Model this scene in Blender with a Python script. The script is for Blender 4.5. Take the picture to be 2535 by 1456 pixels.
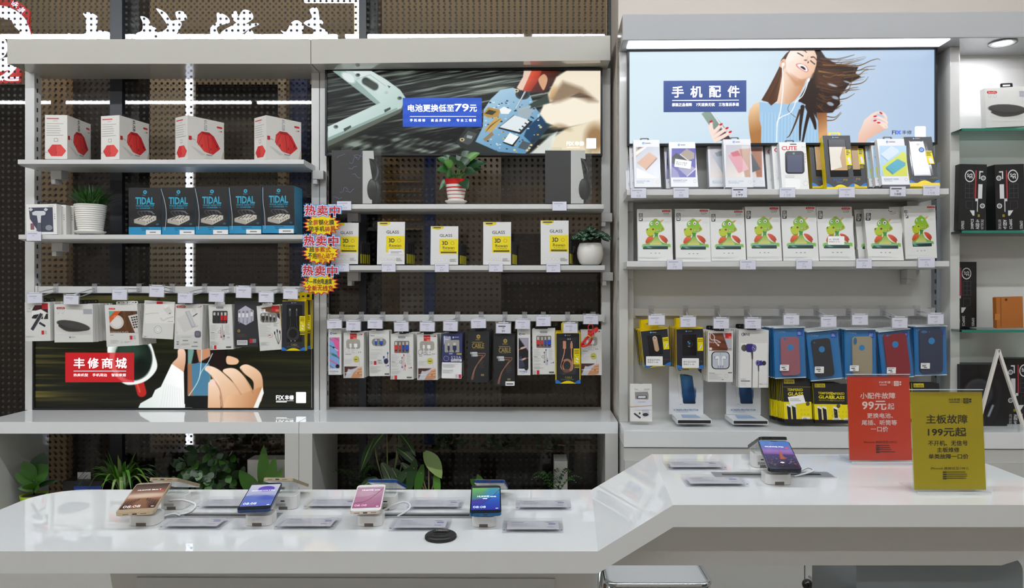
import bpy, math, random
import numpy as np
from mathutils import Vector, Matrix, Euler
random.seed(7)
SC = bpy.context.scene
COL = SC.collection
for _o in list(bpy.data.objects):
 bpy.data.objects.remove(_o)
# ---------------------------------------------------------------- camera, world, exposure
F, CX, CY, CZ = 1777.0, 1325.0, 715.0, 1.31      # focal length in px, principal point, eye height
IW, IH = 2535, 1456
_cd = bpy.data.cameras.new('camera')
_cd.sensor_fit = 'HORIZONTAL'
_cd.sensor_width = 36.0
_cd.lens = F / IW * 36.0
_cd.shift_x = -(CX - IW / 2) / IW
_cd.shift_y = (CY - IH / 2) / IW
_cd.clip_start = 0.05
_cam = bpy.data.objects.new('camera', _cd)
_cam.location = (0, 0, CZ)
_cam.rotation_euler = (math.pi / 2, 0, 0)
COL.objects.link(_cam)
SC.camera = _cam
_w = bpy.data.worlds.new('night')
_w.use_nodes = True
_w.node_tree.nodes['Background'].inputs[0].default_value = (0.05, 0.055, 0.07, 1)
_w.node_tree.nodes['Background'].inputs[1].default_value = 0.1
SC.world = _w
SC.view_settings.view_transform = 'Standard'
SC.view_settings.look = 'None'
SC.view_settings.exposure = 0.0
SC.view_settings.gamma = 1.0
SC.view_settings.use_curve_mapping = False
CEIL_LIGHT = 68.0      # brightness of the ceiling tubes
SC.cycles.max_bounces = 8
SC.cycles.diffuse_bounces = 4
SC.cycles.glossy_bounces = 4
SC.cycles.transmission_bounces = 6
SC.cycles.transparent_max_bounces = 24
SC.cycles.caustics_reflective = False
SC.cycles.caustics_refractive = False
SC.cycles.sample_clamp_indirect = 4.0
def P(px, py, Y):
 """the point at depth Y that the photograph shows at pixel px, py"""
 return Vector(((px - CX) * Y / F, Y, CZ - (py - CY) * Y / F))
def PX(px, Y): return (px - CX) * Y / F
def PZ(py, Y): return CZ - (py - CY) * Y / F
YAW = 0.022          # the right-hand unit stands turned by a little over a degree
def RY(px, yl):
 """depth of the right-hand unit's plane yl where the ray of column px meets it"""
 return (yl + YAW * 0.32) / (1 + YAW * (px - CX) / F)
# ---------------------------------------------------------------- materials
def lin(c):
 c = np.asarray(c, float)
 return np.where(c <= 0.04045, c / 12.92, ((c + 0.055) / 1.055) ** 2.4)
def hexc(h):
 h = h.lstrip('#')
 h = h if len(h) == 6 else ''.join(c + c for c in h)
 return np.array([int(h[i:i + 2], 16) / 255 for i in (0, 2, 4)])
_mats = {}
def M(h, rough=0.45, metal=0.0, em=0.0, coat=0.0, vary=0.0, spec=0.5, name=None):
 """a plain material from an sRGB hex colour; a noise drives roughness (and a little colour with vary)"""
 key = (h, rough, metal, em, coat, vary, spec)
 if key in _mats:
  return _mats[key]
 m = bpy.data.materials.new(name or 'mat_' + h.strip('#'))
 m.use_nodes = True
 nt = m.node_tree
 b = nt.nodes['Principled BSDF']
 col = list(lin(hexc(h))) + [1]
 b.inputs['Base Color'].default_value = col
 b.inputs['Roughness'].default_value = rough
 b.inputs['Metallic'].default_value = metal
 b.inputs['Specular IOR Level'].default_value = spec
 if coat:
  b.inputs['Coat Weight'].default_value = coat
  b.inputs['Coat Roughness'].default_value = 0.03
 if em:
  b.inputs['Emission Color'].default_value = col
  b.inputs['Emission Strength'].default_value = em
 if vary:
  tc = nt.nodes.new('ShaderNodeTexCoord')
  n = nt.nodes.new('ShaderNodeTexNoise')
  n.inputs['Scale'].default_value = 6
  n.inputs['Detail'].default_value = 4
  nt.links.new(tc.outputs['Object'], n.inputs['Vector'])
  r = nt.nodes.new('ShaderNodeMapRange')
  dr = min(0.06, rough * 0.25)
  r.inputs['To Min'].default_value = rough - dr
  r.inputs['To Max'].default_value = rough + dr
  nt.links.new(n.outputs['Fac'], r.inputs['Value'])
  nt.links.new(r.outputs[0], b.inputs['Roughness'])
  mx = nt.nodes.new('ShaderNodeMix')
  mx.data_type = 'RGBA'
  mx.inputs[6].default_value = [x * (1 - vary) for x in col[:3]] + [1]
  mx.inputs[7].default_value = [min(1, x * (1 + vary)) for x in col[:3]] + [1]
  nt.links.new(n.outputs['Fac'], mx.inputs[0])
  nt.links.new(mx.outputs[2], b.inputs['Base Color'])
 _mats[key] = m
 return m
def clear_mat(name, tint=(0.96, 0.97, 0.97), rough=0.02, ior=1.45, fog=0.0, fogcol=(.8, .8, .8), flat=None):
 """thin clear plastic or glass: transparent with a Fresnel gloss, optionally a little milky"""
 m = bpy.data.materials.new(name)
 m.use_nodes = True
 nt = m.node_tree
 nt.nodes.remove(nt.nodes['Principled BSDF'])
 out = nt.nodes['Material Output']
 t = nt.nodes.new('ShaderNodeBsdfTransparent')
 t.inputs[0].default_value = (*tint, 1)
 g = nt.nodes.new('ShaderNodeBsdfGlossy')
 g.inputs['Roughness'].default_value = rough
 fr = nt.nodes.new('ShaderNodeFresnel')
 fr.inputs[0].default_value = ior
 src = t.outputs[0]
 if fog:
  d = nt.nodes.new('ShaderNodeBsdfDiffuse')
  d.inputs[0].default_value = (*fogcol, 1)
  mx0 = nt.nodes.new('ShaderNodeMixShader')
  mx0.inputs[0].default_value = fog
  nt.links.new(t.outputs[0], mx0.inputs[1])
  nt.links.new(d.outputs[0], mx0.inputs[2])
  src = mx0.outputs[0]
 mx = nt.nodes.new('ShaderNodeMixShader')
 if flat is None:
  nt.links.new(fr.outputs[0], mx.inputs[0])
 else:
  mx.inputs[0].default_value = flat       # crinkled film: the gloss does not rise at grazing angles
 nt.links.new(src, mx.inputs[1])
 nt.links.new(g.outputs[0], mx.inputs[2])
 nt.links.new(mx.outputs[0], out.inputs[0])
 return m
def attr_mat(name, em=0.0, rough=0.35, coat=0.0):
 """a printed (or, with em, back-lit) picture: colours come from the mesh's Col attribute"""
 m = bpy.data.materials.new(name)
 m.use_nodes = True
 nt = m.node_tree
 b = nt.nodes['Principled BSDF']
 a = nt.nodes.new('ShaderNodeAttribute')
 a.attribute_name = 'Col'
 b.inputs['Roughness'].default_value = rough
 b.inputs['Coat Weight'].default_value = coat
 if em:
  b.inputs['Base Color'].default_value = (0.01, 0.01, 0.01, 1)
  b.inputs['Specular IOR Level'].default_value = 0.15
  nt.links.new(a.outputs['Color'], b.inputs['Emission Color'])
  b.inputs['Emission Strength'].default_value = em
 else:
  nt.links.new(a.outputs['Color'], b.inputs['Base Color'])
 return m
PRINT = attr_mat('printed_card', rough=0.3)
PRINT_LIT = attr_mat('backlit_print', em=1.0, rough=0.25)
SCREEN = attr_mat('lit_screen', em=0.72, rough=0.08)
CLEAR = clear_mat('clear_acrylic', fog=0.02, flat=0.03)
FILM = clear_mat('clear_film', tint=(0.985, 0.985, 0.985), rough=0.12, flat=0.025)
HOLDER = clear_mat('clear_tag_holder', tint=(.93, .93, .95), rough=0.1, fog=0.15, flat=0.05)
# ---------------------------------------------------------------- mesh builder
class MB:
 def __init__(s):
  s.v, s.f, s.mi, s.sm, s.c, s.mats, s.n = [], [], [], [], [], [], 0
 def slot(s, m):
  if m not in s.mats:
   s.mats.append(m)
  return s.mats.index(m)
 def add(s, verts, faces, mat, smooth=False, cols=None):
  verts = np.asarray(verts, float).reshape(-1, 3)
  k = s.slot(mat)
  s.v.append(verts)
  o = s.n
  s.f.extend([[i + o for i in f] for f in faces])
  s.mi.extend([k] * len(faces))
  s.sm.extend([smooth] * len(faces))
  s.c.append(cols if cols is not None else None)
  s.n += len(verts)
  return s
 def box(s, x0, x1, y0, y1, z0, z1, mat, front=None):
  v = [(x0, y0, z0), (x1, y0, z0), (x1, y1, z0), (x0, y1, z0), (x0, y0, z1), (x1, y0, z1), (x1, y1, z1), (x0, y1, z1)]
  f = [(0, 3, 2, 1), (4, 5, 6, 7), (1, 2, 6, 5), (2, 3, 7, 6), (3, 0, 4, 7)]
  s.add(v, f + ([(0, 1, 5, 4)] if front is None else []), mat)
  if front is not None:
   s.add([v[0], v[1], v[5], v[4]], [(0, 1, 2, 3)], front)
  return s
 def prism(s, pts, y0, y1, mat, axis='y', smooth=False, caps=True):
  """a closed outline pts extruded from y0 to y1 along axis (outline in the other two axes)"""
  n = len(pts)
  mk = {'y': lambda a, b, t: (a, t, b), 'x': lambda a, b, t: (t, a, b), 'z': lambda a, b, t: (a, b, t)}[axis]
  v = [mk(a, b, y0) for a, b in pts] + [mk(a, b, y1) for a, b in pts]
  side = [(i, (i + 1) % n, n + (i + 1) % n, n + i) for i in range(n)]
  if axis in 'yz' and False:
   side = [f[::-1] for f in side]
  s.add(v, side, mat, smooth)
  if caps:
   s.add(v[:n], [tuple(range(n))], mat)
   s.add(v[n:], [tuple(range(n))[::-1]], mat)
  return s
 def lathe(s, prof, mat, seg=28, c=(0, 0, 0), smooth=True, sx=1.0, sy=1.0):
  """profile of (radius, z) turned about z"""
  v, f = [], []
  for r, z in prof:
   for k in range(seg):
    a = 2 * math.pi * k / seg
    v.append((c[0] + r * sx * math.cos(a), c[1] + r * sy * math.sin(a), c[2] + z))
  for i in range(len(prof) - 1):
   for k in range(seg):
    k2 = (k + 1) % seg
    f.append((i * seg + k, i * seg + k2, (i + 1) * seg + k2, (i + 1) * seg + k))
  return s.add(v, f, mat, smooth)
 def tube(s, pts, r, mat, seg=8, closed=False, taper=None):
  pts = [Vector(p) for p in pts]
  n = len(pts)
  v, f = [], []
  up0 = None
  for i, p in enumerate(pts):
   a = pts[(i - 1) % n] if (closed or i) else p
   b = pts[(i + 1) % n] if (closed or i < n - 1) else p
   t = (b - a)
   t = t.normalized() if t.length > 1e-9 else Vector((0, 0, 1))
   if up0 is None:
    up0 = Vector((0, 0, 1)) if abs(t.z) < 0.9 else Vector((1, 0, 0))
   sd = t.cross(up0)
   sd = sd.normalized() if sd.length > 1e-6 else Vector((1, 0, 0))
   up = sd.cross(t).normalized()
   up0 = up
   rr = r if taper is None else r * (1 + (taper - 1) * i / (n - 1))
   for k in range(seg):
    an = 2 * math.pi * k / seg
    v.append(p + sd * (rr * math.cos(an)) + up * (rr * math.sin(an)))
  m = n if closed else n - 1
  for i in range(m):
   j = (i + 1) % n
   for k in range(seg):
    k2 = (k + 1) % seg
    f.append((i * seg + k, i * seg + k2, j * seg + k2, j * seg + k))
  if not closed:
   f.append(tuple(range(seg))[::-1])
   f.append(tuple(range((n - 1) * seg, n * seg)))
  return s.add(v, f, mat, True)
 def ball(s, c, r, mat, sx=1, sy=1, sz=1, seg=16, rings=8):
  prof = [(r * math.sin(math.pi * i / rings), 0) for i in range(rings + 1)]
  v, f = [], []
  for i in range(rings + 1):
   th = math.pi * i / rings
   for k in range(seg):
    a = 2 * math.pi * k / seg
    v.append((c[0] + sx * r * math.sin(th) * math.cos(a), c[1] + sy * r * math.sin(th) * math.sin(a), c[2] + sz * r * math.cos(th)))
  for i in range(rings):
   for k in range(seg):
    k2 = (k + 1) % seg
    f.append((i * seg + k, (i + 1) * seg + k, (i + 1) * seg + k2, i * seg + k2))
  return s.add(v, f, mat, True)
 def build(s, name, parent=None, loc=(0, 0, 0), rot=(0, 0, 0), bevel=0.0, seg=2, off=None):
  me = bpy.data.meshes.new(name)
  V = np.concatenate(s.v) if s.v else np.zeros((0, 3))
  if off is not None:
   V = V - np.asarray(off, float)
  me.from_pydata(V.tolist(), [], s.f)
  for m in s.mats:
   me.materials.append(m)
  me.polygons.foreach_set('material_index', s.mi)
  me.polygons.foreach_set('use_smooth', s.sm)
  if any(c is not None for c in s.c):
   A = np.ones((s.n, 4), np.float32)
   o = 0
   for vv, c in zip(s.v, s.c):
    if c is not None:
     A[o:o + len(vv), :3] = c
    o += len(vv)
   at = me.color_attributes.new('Col', 'FLOAT_COLOR', 'POINT')
   at.data.foreach_set('color', A.ravel())
  me.update()
  ob = bpy.data.objects.new(name, me)
  COL.objects.link(ob)
  ob.location = loc
  ob.rotation_euler = rot
  if parent is not None:
   ob.parent = parent
  if bevel:
   b = ob.modifiers.new('bevel', 'BEVEL')
   b.width = bevel
   b.segments = seg
   b.limit_method = 'ANGLE'
   b.angle_limit = math.radians(40)
  return ob
def tag(o, label=None, cat=None, group=None, kind=None):
 if label: o['label'] = label
 if cat: o['category'] = cat
 if group: o['group'] = group
 if kind: o['kind'] = kind
 return o
def thing(name, label, cat, loc=(0, 0, 0), rot=(0, 0, 0), group=None):
 o = bpy.data.objects.new(name, None)
 o.empty_display_size = 0.05
 COL.objects.link(o)
 o.location = loc
 o.rotation_euler = rot
 return tag(o, label, cat, group)
def kids(o):
 return [c for c in o.children]
def dup(root, loc, rot, label=None, group=None, drop=()):
 """a copy of a thing together with its parts and their sub-parts"""
 def rec(o, par):
  c = o.copy()
  COL.objects.link(c)
  if par is not None:
   c.parent = par
   c.matrix_parent_inverse = o.matrix_parent_inverse.copy()
  for ch in kids(o):
   if ch.name.split('.')[0] not in drop:
    rec(ch, c)
  return c
 r = rec(root, None)
 r.location = loc
 r.rotation_euler = rot
 if label: r['label'] = label
 if group: r['group'] = group
 return r
# ---------------------------------------------------------------- 2D artwork
def spl(pts, closed=True, k=6):
 """Catmull-Rom through pts"""
 pts = [np.array(p, float) for p in pts]
 n = len(pts)
 out = []
 for i in range(n if closed else n - 1):
  p0, p1, p2, p3 = (pts[(i - 1) % n] if closed or i else pts[0]), pts[i], pts[(i + 1) % n], (pts[(i + 2) % n] if closed or i < n - 2 else pts[-1])
  for j in range(k):
   t = j / k
   out.append(0.5 * ((2 * p1) + (-p0 + p2) * t + (2 * p0 - 5 * p1 + 4 * p2 - p3) * t * t + (-p0 + 3 * p1 - 3 * p2 + p3) * t ** 3))
 if not closed:
  out.append(pts[-1])
 return out
class Cv:
 """a small painter: colours on a grid of points, one point per px*ss; everything in px"""
 def __init__(s, x0, y0, x1, y1, bg, ss=1.0):
  w, h = x1 - x0, y1 - y0
  nx, ny = max(2, int(round(w * ss)) + 1), max(2, int(round(h * ss)) + 1)
  s.X, s.Y = np.meshgrid(np.linspace(x0, x1, nx), np.linspace(y0, y1, ny))
  s.c = np.empty((ny, nx, 3))
  s.c[:] = hexc(bg)
  s.cell = w / (nx - 1)
 def _col(s, col, X, Y):
  if isinstance(col, str):
   return hexc(col)
  if callable(col):
   return col(X, Y)
  c0, c1, a, b = col           # gradient between two points
  a, b = np.array(a, float), np.array(b, float)
  d = b - a
  t = np.clip(((X - a[0]) * d[0] + (Y - a[1]) * d[1]) / (d @ d), 0, 1)[..., None]
  return hexc(c0) * (1 - t) + hexc(c1) * t
 def _put(s, sl, m, col, a):
  m = np.clip(m, 0, 1)[..., None] * a
  s.c[sl] = s.c[sl] * (1 - m) + s._col(col, s.X[sl], s.Y[sl]) * m
 def _sl(s, x0, y0, x1, y1, pad):
  ix = np.where((s.X[0] >= x0 - pad) & (s.X[0] <= x1 + pad))[0]
  iy = np.where((s.Y[:, 0] >= y0 - pad) & (s.Y[:, 0] <= y1 + pad))[0]
  if len(ix) == 0 or len(iy) == 0:
   return None
  return (slice(iy[0], iy[-1] + 1), slice(ix[0], ix[-1] + 1))
 def fill(s, col, a=1.0):
  s._put((slice(None), slice(None)), np.ones(s.X.shape), col, a)
  return s
 def poly(s, pts, col, soft=0, a=1.0, smooth=False):
  if smooth:
   pts = spl(pts)
  p = np.array(pts, float)
  soft = max(soft, s.cell)
  sl = s._sl(p[:, 0].min(), p[:, 1].min(), p[:, 0].max(), p[:, 1].max(), soft + s.cell)
  if sl is None:
   return s
  X, Y = s.X[sl], s.Y[sl]
  ins = np.zeros(X.shape, bool)
  d2 = np.full(X.shape, 1e18)
  n = len(p)
  for i in range(n):
   (x1, y1), (x2, y2) = p[i], p[(i + 1) % n]
   if y1 != y2:
    ins ^= ((y1 > Y) != (y2 > Y)) & (X < (x2 - x1) * (Y - y1) / (y2 - y1) + x1)
   dx, dy = x2 - x1, y2 - y1
   L = dx * dx + dy * dy + 1e-12
   t = np.clip(((X - x1) * dx + (Y - y1) * dy) / L, 0, 1)
   d2 = np.minimum(d2, (X - x1 - t * dx) ** 2 + (Y - y1 - t * dy) ** 2)
  d = np.sqrt(d2) * np.where(ins, 1, -1)
  s._put(sl, d / soft + 0.5, col, a)
  return s
 def rect(s, x0, y0, x1, y1, col, soft=0, a=1.0):
  return s.poly([(x0, y0), (x1, y0), (x1, y1), (x0, y1)], col, soft, a)
 def ell(s, cx, cy, rx, ry, col, soft=0, a=1.0, rot=0.0):
  soft = max(soft, s.cell)
  R = max(rx, ry)
  sl = s._sl(cx - R, cy - R, cx + R, cy + R, soft + s.cell)
  if sl is None:
   return s
  X, Y = s.X[sl] - cx, s.Y[sl] - cy
  ca, sa = math.cos(math.radians(rot)), math.sin(math.radians(rot))
  U, V = X * ca + Y * sa, -X * sa + Y * ca
  q = np.sqrt((U / rx) ** 2 + (V / ry) ** 2)
  s._put(sl, (1 - q) * min(rx, ry) / soft + 0.5, col, a)
  return s
 def line(s, pts, w, col, soft=0, a=1.0, w1=None, smooth=True):
  if smooth and len(pts) > 2:
   pts = spl(pts, False, 5)
  p = np.array(pts, float)
  n = len(p)
  soft = max(soft, s.cell)
  w1 = w if w1 is None else w1
  sl = s._sl(p[:, 0].min(), p[:, 1].min(), p[:, 0].max(), p[:, 1].max(), soft + max(w, w1))
  if sl is None:
   return s
  X, Y = s.X[sl], s.Y[sl]
  best = np.full(X.shape, -1e9)
  for i in range(n - 1):
   (x1, y1), (x2, y2) = p[i], p[i + 1]
   dx, dy = x2 - x1, y2 - y1
   t = np.clip(((X - x1) * dx + (Y - y1) * dy) / (dx * dx + dy * dy + 1e-12), 0, 1)
   r = 0.5 * (w + (w1 - w) * (i + t) / (n - 1))
   best = np.maximum(best, r - np.hypot(X - x1 - t * dx, Y - y1 - t * dy))
  s._put(sl, best / soft + 0.5, col, a)
  return s
 def noise(s, sx, sy, seed=0, rot=0.0):
  """smooth value noise 0..1 with cells of sx by sy px"""
  rng = np.random.default_rng(seed)
  ca, sa = math.cos(math.radians(rot)), math.sin(math.radians(rot))
  U, V = (s.X * ca + s.Y * sa) / sx, (-s.X * sa + s.Y * ca) / sy
  U, V = U - U.min(), V - V.min()
  g = rng.random((int(V.max()) + 3, int(U.max()) + 3))
  i, j = U.astype(int), V.astype(int)
  fu, fv = U - i, V - j
  fu, fv = fu * fu * (3 - 2 * fu), fv * fv * (3 - 2 * fv)
  return (g[j, i] * (1 - fu) + g[j, i + 1] * fu) * (1 - fv) + (g[j + 1, i] * (1 - fu) + g[j + 1, i + 1] * fu) * fv
_txt = {}
def text_geo(body, bold=0.0):
 key = (body, bold)
 if key not in _txt:
  cu = bpy.data.curves.new('t', 'FONT')
  cu.body = body
  cu.offset = bold
  cu.resolution_u = 2
  o = bpy.data.objects.new('t', cu)
  me = bpy.data.meshes.new_from_object(o)
  V = np.array([v.co[:2] for v in me.vertices]) if len(me.vertices) else np.zeros((1, 2))
  Fc = [list(p.vertices) for p in me.polygons]
  bpy.data.objects.remove(o)
  bpy.data.curves.remove(cu)
  bpy.data.meshes.remove(me)
  lo, hi = V.min(0), V.max(0)
  _txt[key] = ((V - lo) / np.maximum(hi - lo, 1e-6), Fc)
 return _txt[key]
class Art:
 """flat printed shapes laid layer on layer over a face whose bottom centre is the local origin.
 Coordinates are those of a picture (y down); aff turns them into metres (across from the left edge, up from the bottom)."""
 def __init__(s, mb, w, aff, y=0.0, eps=0.00006, tf=None):
  s.mb, s.w, s.aff, s.y, s.eps, s.k, s.tf = mb, w, aff, y, eps, 0, tf
 def _v(s, pts):
  pts = np.asarray(pts, float)
  q = np.c_[pts, np.ones(len(pts))] @ s.aff
  out = np.empty((len(pts), 3))
  out[:, 0] = q[:, 0] - s.w / 2
  out[:, 1] = s.y - s.eps * s.k
  out[:, 2] = q[:, 1]
  return out if s.tf is None else s.tf(out)
 def poly(s, pts, mat, smooth=False):
  if smooth:
   pts = spl(pts)
  s.k += 1
  a = np.asarray(pts, float)
  ar = np.sum(a[:, 0] * np.roll(a[:, 1], -1) - np.roll(a[:, 0], -1) * a[:, 1])
  if ar > 0:
   a = a[::-1]
  s.mb.add(s._v(a), [tuple(range(len(a)))], mat)
  return s
 def rect(s, x0, y0, x1, y1, mat): return s.poly([(x0, y0), (x1, y0), (x1, y1), (x0, y1)], mat)
 def ell(s, cx, cy, rx, ry, mat, n=20):
  return s.poly([(cx + rx * math.cos(2 * math.pi * i / n), cy + ry * math.sin(2 * math.pi * i / n)) for i in range(n)], mat)
 def rr(s, x0, y0, x1, y1, r, mat):
  pts = []
  for cx, cy, a0 in ((x1 - r, y0 + r, -90), (x1 - r, y1 - r, 0), (x0 + r, y1 - r, 90), (x0 + r, y0 + r, 180)):
   for i in range(5):
    a = math.radians(a0 + 22.5 * i)
    pts.append((cx + r * math.cos(a), cy + r * math.sin(a)))
  return s.poly(pts, mat)
 def line(s, pts, w, mat, smooth=False):
  if smooth and len(pts) > 2:
   pts = spl(pts, False, 5)
  p = [np.array(q, float) for q in pts]
  L, R = [], []
  for i in range(len(p)):
   d = p[min(i + 1, len(p) - 1)] - p[max(i - 1, 0)]
   d = d / (np.hypot(*d) + 1e-9)
   nn = np.array((-d[1], d[0])) * w / 2
   L.append(p[i] + nn)
   R.append(p[i] - nn)
  s.k += 1
  n = len(p)
  s.mb.add(s._v(L + R), [(i, i + 1, n + i + 1, n + i) for i in range(n - 1)], mat)
  return s
 def txt(s, body, x0, y0, x1, y1, mat, bold=0.015, rot=0.0):
  cjk = any(ord(ch) > 0x2e80 for ch in body)
  V, Fc = text_geo(body, 0.0 if cjk else bold)
  s.k += 1
  d = bold * (y1 - y0) * 1.15 if cjk and bold > 0 else 0
  for ex, ey in (((-d, -d), (d, -d), (-d, d), (d, d)) if d else ((0, 0),)):      # heavier strokes: the same glyphs laid a hair apart
   p = np.empty_like(V)
   p[:, 0] = x0 + ex + V[:, 0] * (x1 - x0)
   p[:, 1] = y1 + ey - V[:, 1] * (y1 - y0)
   if rot:
    cx, cy, a = (x0 + x1) / 2, (y0 + y1) / 2, math.radians(rot)
    q = p - (cx, cy)
    p = np.stack([cx + q[:, 0] * math.cos(a) - q[:, 1] * math.sin(a), cy + q[:, 0] * math.sin(a) + q[:, 1] * math.cos(a)], 1)
   s.mb.add(s._v(p), Fc, mat)
   s.k += .1
  return s
 def greek(s, x0, y0, x1, y1, n, mat, th=0.32, seed=1):
  """fine print too small to read: n thin grey lines"""
  rng = random.Random(seed + int(x0 * 7 + y0))
  g = (y1 - y0) / n
  s.k += 1
  for i in range(n):
   xe = x0 + (x1 - x0) * (0.55 + 0.45 * rng.random())
   s.k -= 1
   s.rect(x0, y0 + g * i, xe, y0 + g * (i + th), mat)
  return s
 def cv(s, c, mat=None):
  s.k += 1
  ny, nx = c.X.shape
  p = np.stack([c.X.ravel(), c.Y.ravel()], 1)
  i = np.arange(nx * ny).reshape(ny, nx)
  f = np.stack([i[1:, :-1], i[1:, 1:], i[:-1, 1:], i[:-1, :-1]], -1).reshape(-1, 4)
  s.mb.add(s._v(p), f.tolist(), mat or PRINT, False, lin(np.clip(c.c, 0, 1)).reshape(-1, 3))
  return s
# ================================================================ the room
WALLW = M('#cbc2b9', 0.6, vary=0.02, name='warm_white_paint')
LACQ = M('#c8c8c5', 0.16, coat=0.35, vary=0.012, name='white_lacquer')
LACQ2 = M('#eceff1', 0.012, spec=0.95, vary=0.01, name='white_gloss_lacquer')
FASC = M('#bbb8b0', 0.12, coat=0.3, vary=.01, name='grey_white_lacquer')
FASC2 = M('#b0b1b3', 0.08, coat=0.3, vary=.01, name='cool_grey_lacquer')
STEELW = M('#d2d2d1', 0.38, vary=0.015, name='white_coated_steel')
GREYST = M('#9aa3aa', 0.42, metal=0.2, vary=0.02, name='grey_slotted_steel')
BLACKP = M('#101114', 0.35)
DARKFR = M('#20242c', 0.4, vary=0.05, name='dark_window_frame')
YB = 3.10               # the window glass
WX = 0.327              # where the window ends and the plastered wall begins
def room(name, *boxes, mat=WALLW):
 mb = MB()
 for b in boxes:
  mb.box(*b, mat)
 return tag(mb.build(name), kind='structure')
room('floor', (-5.6, 3.2, -2.6, 3.3, -0.1, 0), mat=M('#b9b4ab', 0.25, vary=0.06, name='floor_tile'))
room('ceiling', (-5.6, 3.2, -2.6, 3.3, 3.1, 3.2), mat=M('#e8e6e2', 0.7, vary=0.01, name='ceiling_paint'))
room('wall_left', (-5.7, -5.6, -2.6, 3.3, 0, 3.1))
room('wall_right', (3.2, 3.3, -2.6, 3.3, 0, 3.1))
room('wall_front', (-5.6, 3.2, -2.7, -2.6, 0, 3.1))
room('wall_back', (WX, 3.2, 2.825, 3.3, 0, 3.1))
def dot_glass(name, p=0.0254, r=0.0056, ox=0.0, oz=0.0, dark=(0.045, 0.043, 0.04), gloss=True, alpha=1.0):
 """clear glass printed with a square grid of dots"""
 m = bpy.data.materials.new(name)
 m.use_nodes = True
 nt = m.node_tree
 N, Lk = nt.nodes, nt.links
 N.remove(N['Principled BSDF'])
 tc = N.new('ShaderNodeTexCoord')
 sx = N.new('ShaderNodeSeparateXYZ')
 Lk.new(tc.outputs['Object'], sx.inputs[0])
 def mth(op, a, b=None, c=None):
  n = N.new('ShaderNodeMath')
  n.operation = op
  for i, q in enumerate((a, b, c)):
   if q is None: continue
   if isinstance(q, (int, float)): n.inputs[i].default_value = q
   else: Lk.new(q, n.inputs[i])
  return n.outputs[0]
 u = mth('SUBTRACT', mth('FRACT', mth('MULTIPLY_ADD', sx.outputs[0], 1 / p, 100.0 + ox)), 0.5)
 v = mth('SUBTRACT', mth('FRACT', mth('MULTIPLY_ADD', sx.outputs[2], 1 / p, 100.0 + oz)), 0.5)
 d = mth('SQRT', mth('ADD', mth('MULTIPLY', u, u), mth('MULTIPLY', v, v)))
 dot = mth('MULTIPLY', mth('LESS_THAN', d, r / p), alpha)
 t = N.new('ShaderNodeBsdfTransparent')
 t.inputs[0].default_value = (0.93, 0.94, 0.94, 1)
 g = N.new('ShaderNodeBsdfGlossy')
 g.inputs['Roughness'].default_value = 0.015
 fr = N.new('ShaderNodeFresnel')
 fr.inputs[0].default_value = 1.52
 df = N.new('ShaderNodeBsdfDiffuse')
 df.inputs[0].default_value = (*dark, 1)
 a = N.new('ShaderNodeMixShader')
 Lk.new(dot, a.inputs[0])
 Lk.new(t.outputs[0], a.inputs[1])
 Lk.new(df.outputs[0], a.inputs[2])
 b = N.new('ShaderNodeMixShader')
 if gloss:
  Lk.new(fr.outputs[0], b.inputs[0])
 else:
  b.inputs[0].default_value = 0.0
 Lk.new(a.outputs[0], b.inputs[1])
 Lk.new(g.outputs[0], b.inputs[2])
 Lk.new(b.outputs[0], N['Material Output'].inputs[0])
 return m
# shop window: dotted glass backed by a layer of painted dot shadows, in dark frames
G1 = dot_glass('dotted_glass')
G2 = dot_glass('dot_shadow_layer', gloss=False, dark=(0.02, 0.02, 0.02), r=.0052, alpha=.55)
xl = PX(281, YB), PX(318, YB)
xm = PX(895, YB), PX(926, YB)
mb = MB()
mb.add([(-5.6, YB, 0), (WX, YB, 0), (WX, YB, 3.1), (-5.6, YB, 3.1)], [(0, 1, 2, 3)], G1)
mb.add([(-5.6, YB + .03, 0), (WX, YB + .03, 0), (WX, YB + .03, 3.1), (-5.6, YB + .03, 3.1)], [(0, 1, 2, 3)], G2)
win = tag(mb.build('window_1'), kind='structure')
mb = MB()
mb.box(PX(276, YB), PX(306, YB), YB - .012, YB + .05, 0, 3.1, DARKFR)
mb.box(PX(306, YB), PX(334, YB), YB + .03, YB + .12, 0, 3.1, BLACKP)
mb.build('frame', win)
mb = MB()
mb.box(PX(890, YB), PX(908, YB), YB - .012, YB + .05, 0, 3.1, DARKFR)
mb.box(PX(908, YB), PX(931, YB), YB + .03, YB + .12, 0, 3.1, BLACKP)
mb.build('frame', win)
mb = MB()
mb.box(PX(1506, YB), WX, YB - .01, YB + .06, 0, 3.1, DARKFR)
mb.build('frame', win)
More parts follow.
